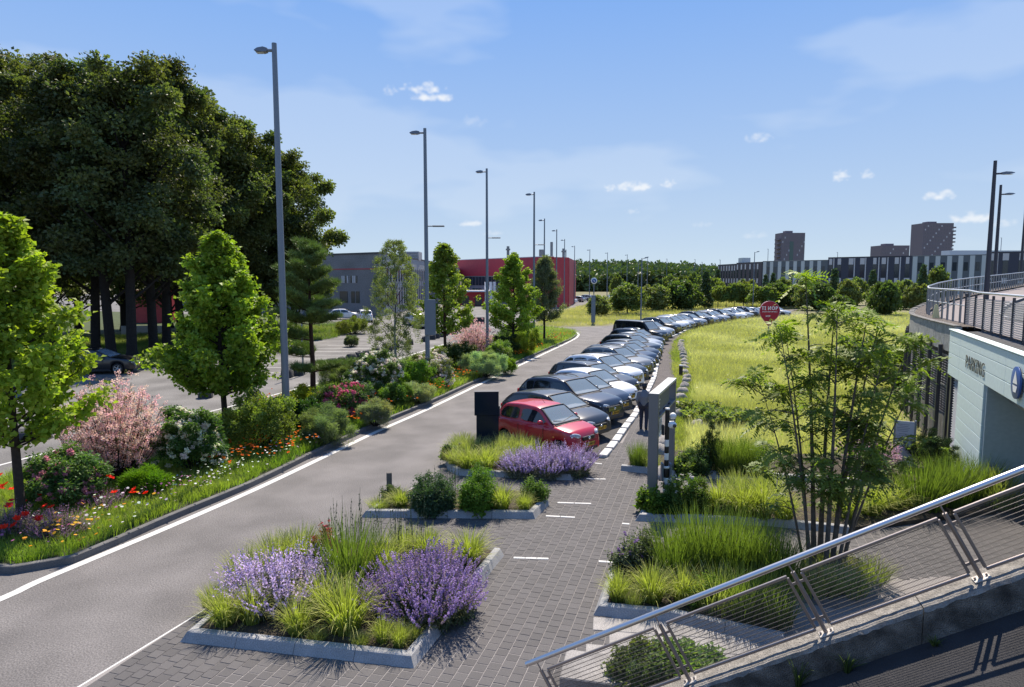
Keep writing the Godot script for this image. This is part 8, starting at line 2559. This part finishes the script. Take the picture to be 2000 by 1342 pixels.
func woods() -> void:
	var dark := Color(0.064, 0.078, 0.034)
	var T := [[Vector3(-38.22, 3.75, -44), 20.5, 5.4, 5.0], [Vector3(-35.41, 3.62, -47), 20.8, 5.2, 5.5], [Vector3(-38.87, 3.24, -56), 23.0, 5.6, 5.0], [Vector3(-31.13, 3.52, -49.5), 20.3, 5.2, 6.0], [Vector3(-28.17, 3.64, -46.5), 18.0, 4.2, 6.4], [Vector3(-26.42, 3.66, -46), 19.3, 4.8, 6.2], [Vector3(-27.06, 3.5, -50), 20.2, 5.0, 6.0], [Vector3(-27.62, 3.37, -53), 20.0, 5.0, 5.6],
		[Vector3(-28.89, 3.16, -58), 20.8, 5.4, 4.8], [Vector3(-28.36, 2.99, -62), 20.0, 5.2, 4.6], [Vector3(-26.81, 2.91, -64), 19.6, 5.2, 4.4], [Vector3(-25.12, 2.82, -66), 18.9, 5.0, 4.0], [Vector3(-24.21, 2.78, -67), 18.0, 4.4, 3.6], [Vector3(-22.7, 2.7, -69), 16.0, 3.6, 2.8], [Vector3(-48.89, 3.07, -60), 24.0, 6.0, 5.0], [Vector3(-47.69, 2.82, -66), 25.0, 6.0, 4.0],
		[Vector3(-45.74, 2.65, -70), 25.0, 6.4, 3.4], [Vector3(-42.07, 2.57, -72), 24.0, 6.4, 3.2], [Vector3(-39.15, 2.4, -76), 23.0, 6.2, 3.0], [Vector3(-35.06, 2.23, -80), 21.0, 5.6, 3.4], [Vector3(-31.97, 2.06, -84), 19.0, 4.8, 3.0]]
	var L := ["woodland tree outside the left edge of the view", "tall woodland tree at the left edge above the first maple", "tall woodland tree second from the left edge", "thick-trunked woodland tree just left of the dark parked car", "woodland tree with a trunk beside the dark parked car", "woodland tree whose trunk stands right of the dark parked car", "woodland tree with a slim straight trunk left of the second maple", "woodland tree whose trunk touches the second maple's crown",
		"woodland tree directly behind the second maple's top", "woodland tree right behind the second maple's right side", "woodland tree left of the nearest lamp pole, third from it", "woodland tree left of the nearest lamp pole, second from it", "woodland tree directly behind the nearest lamp pole", "lowest woodland tree at the right end of the wood", "rear woodland tree filling the left edge", "rear woodland tree above the first maple's right side",
		"rear woodland tree seen between the first trunks", "rear woodland tree behind the middle trunks", "rear woodland tree behind the second maple", "rear woodland tree left of the nearest lamp", "rear woodland tree behind the pine"]
	for i in T.size():
		var at: Vector3 = T[i][0]; at.y = 0.0
		rng.seed = 3000 + i
		var b := rr(0.85, 1.2)
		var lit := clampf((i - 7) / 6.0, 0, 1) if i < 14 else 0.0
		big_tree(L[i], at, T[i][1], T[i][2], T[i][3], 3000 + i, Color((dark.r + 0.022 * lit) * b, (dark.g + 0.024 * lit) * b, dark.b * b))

func far_plants() -> void:
	var protos := [
		far_tree("", "bushy_tree", 5.0, 4.6, 0.9, 201, Color(0.12, 0.15, 0.05)),
		far_tree("", "bushy_tree", 4.4, 4.2, 0.5, 202, Color(0.135, 0.155, 0.06)),
		far_tree("", "wide_shrub", 5.2, 7.2, 0.5, 203, Color(0.075, 0.105, 0.035)),
		far_tree("", "conical_tree", 8.0, 3.6, 0.4, 204, Color(0.05, 0.075, 0.03), 1.0),
		far_tree("", "round_tree", 4.6, 4.4, 1.7, 205, Color(0.14, 0.175, 0.05)),
		far_tree("", "pointed_tree", 7.0, 4.4, 0.8, 206, Color(0.07, 0.10, 0.045), 1.0)]
	var kindname := ["bushy_tree", "bushy_tree", "wide_shrub", "conical_tree", "round_tree", "pointed_tree"]
	var spots := [
		[0, Vector3(18.35, 0, -105.96), 4.6, 5.1, "bushy young tree on the bank left of the shorter meadow lamp"],
		[1, Vector3(13.13, 0, -101.52), 3.0, 3.3, "thin shrub on the bank behind the slim sign pillar"],
		[1, Vector3(24.74, 0, -116.1), 4.5, 4.6, "loose pale shrub on the bank right of the shorter meadow lamp"],
		[3, Vector3(26.56, 0, -119.92), 5.5, 2.4, "dark slim tree behind the loose pale shrub on the bank"],
		[2, Vector3(30.53, 0, -119.92), 4.9, 6.3, "widest dark green shrub on the bank behind the parked row"],
		[3, Vector3(35.95, 0, -124.01), 7.1, 3.2, "tall dark conical tree right of the widest shrub"],
		[4, Vector3(40.39, 0, -130.68), 4.1, 3.0, "round tree in the row behind the cars, first from the left"],
		[4, Vector3(42, 0, -130.68), 4.0, 2.8, "round tree in the row behind the cars, second from the left"],
		[4, Vector3(43.6, 0, -130.68), 4.5, 3.2, "round tree in the row behind the cars, third from the left"],
		[4, Vector3(45.41, 0, -130.68), 4.5, 3.4, "round tree in the row behind the cars, fourth from the left"],
		[4, Vector3(47.77, 0, -133.06), 4.1, 2.7, "round tree in the row behind the cars, left of the office lamp"],
		[4, Vector3(47.53, 0, -126.15), 4.0, 4.5, "round tree right of the office lamp, above the pin sign's left"],
		[2, Vector3(50.83, 0, -128.38), 4.5, 5.1, "broad olive shrub above the pin sign"],
		[5, Vector3(61.76, 0, -162.75), 6.6, 2.4, "pointed tree before the office, left of two beside the lamp"],
		[5, Vector3(63.51, 0, -162.75), 6.9, 2.6, "pointed tree before the office, right of two beside the lamp"],
		[2, Vector3(54.29, 0, -128.38), 4.1, 4.3, "broad shrub left of the many-stemmed tree's top"],
		[1, Vector3(53.03, 0, -119.92), 4.1, 4.1, "grey-green shrub behind the many-stemmed tree's top stem"],
		[2, Vector3(55.34, 0, -119.92), 4.6, 4.8, "broad green shrub behind the many-stemmed tree's crown"],
		[5, Vector3(75.18, 0, -155.81), 7.9, 3.4, "tallest pointed conifer before the office's centre"],
		[1, Vector3(64.65, 0, -128.38), 5.3, 4.0, "pale shrub right of the tallest pointed conifer"],
		[0, Vector3(74.13, 0, -143.54), 5.5, 4.0, "bushy tree between the pointed conifers"],
		[5, Vector3(84.03, 0, -155.81), 7.6, 3.4, "pointed tree before the dark blue part of the office"],
		[2, Vector3(56.11, 0, -100.12), 4.8, 4.0, "round grey-green bush left of the deck, nearest"],
		[0, Vector3(70.67, 0, -128.38), 4.5, 3.6, "bushy tree behind the round grey-green bush"],
		[1, Vector3(72.95, 0, -124.01), 5.2, 4.4, "pale-topped bush left of the deck's railing, first of two"],
		[1, Vector3(72.86, 0, -119.92), 4.6, 3.7, "pale-topped bush left of the deck's railing, second of two"],
		[5, Vector3(100.02, 0, -162.75), 9.0, 3.5, "pointed tree above the deck's railing end, left of two"],
		[0, Vector3(108.6, 0, -170.35), 8.3, 4.7, "rounded tree above the deck's railing end, right of two"],
		[0, Vector3(159.92, 0, -222.14), 10.6, 3.4, "small tree behind the deck lamps"],
		[0, Vector3(168.79, 0, -222.14), 8.2, 3.8, "small tree at the right edge behind the deck"],
		[4, Vector3(43.24, 0, -143.54), 5.6, 3.5, "round tree behind the tall dark conical tree"],
		[0, Vector3(41.9, 0, -155.81), 6.7, 4.1, "bushy tree behind the widest shrub, right"],
		[0, Vector3(37.11, 0, -155.81), 6.2, 4.3, "bushy tree behind the widest shrub, left"],
		[5, Vector3(52.34, 0, -170.35), 7.9, 3.1, "pointed tree left of the office building's end"],
		[3, Vector3(30.01, 0, -162.75), 5.6, 2.3, "dark conical tree in the far lot behind the meadow lamp"],
		[0, Vector3(25.63, 0, -162.75), 6.5, 3.3, "round tree left of the far lot's end"],
		[2, Vector3(53.74, 0, -109.13), 2.7, 3.7, "low shrub among the many-stemmed tree's crown"],
		[1, Vector3(52.24, 0, -149.42), 5.3, 5.1, "grey-green tree behind the row of round trees"],
		[0, Vector3(66.26, 0, -162.75), 5.6, 4.3, "bushy tree before the office's silver part"],
		[0, Vector3(75.89, 0, -170.35), 6.0, 5.2, "bushy tree before the office's centre, half hidden"]]
	var size0 := [[5.3, 4.6], [4.7, 4.2], [5.6, 7.2], [8.2, 3.6], [4.9, 4.4], [7.2, 4.4]]
	var used := {}
	rng.seed = 300
	for s in spots:
		var k: int = s[0]
		var o: Node3D = protos[k]
		if used.has(k):
			o = copy(protos[k], kindname[k], s[4], Vector3.ZERO)
		used[k] = true
		o.set_meta("label", s[4])
		o.position = s[1]
		var sw: float = s[3] / size0[k][1]
		o.scale = Vector3(sw, s[2] / size0[k][0], sw)
		o.rotation.y = rr(0, TAU)
	# small shrubs by the car park
	shrub("green shrub and yellow grass mound at the car park's far edge", Vector3(-16.3, 0, -68.13), 3.2, 1.4, Color(0.13, 0.15, 0.04), "round", 180, {"size": 1.6, "per": 30, "group": "shrubs in the car park"})
	shrub("small round plant standing alone in the car park", Vector3(-13.43, 0, -55.13), 1.1, 0.9, Color(0.10, 0.12, 0.06), "round", 181, {"group": "shrubs in the car park"})
	# the far wood
	rng.seed = 400
	var lump := leaves(130, Vector3(3.4, 3.0, 3.4), 1.5, 1.2, 401, 0.5)
	var xf := []; var cs := []
	for i in 1100:
		var d := rr(300, 460)
		var u := rr(0.02, 0.36)
		var t := (d - 300.0) / 160.0
		var hgt := lerpf(9.0, 17.0, t) * (1.0 - 0.25 * smoothstep(0.2, 0.36, u)) * rr(0.75, 1.08)
		for k in (2 if i % 2 else 1):
			xf.append(turned(Vector3(u * d, hgt - 3.0 - k * 5.0, -d), rr(0.8, 1.35), 0.3))
			var b := rr(0.7, 1.3)
			cs.append(Color(0.085 * b, 0.108 * b, 0.045 * b))
	var fw := scatter("far_wood", lump, M.leaf_thick, xf, cs)
	tag(fw, "dark green wood closing the horizon beyond the far car park", "wood")
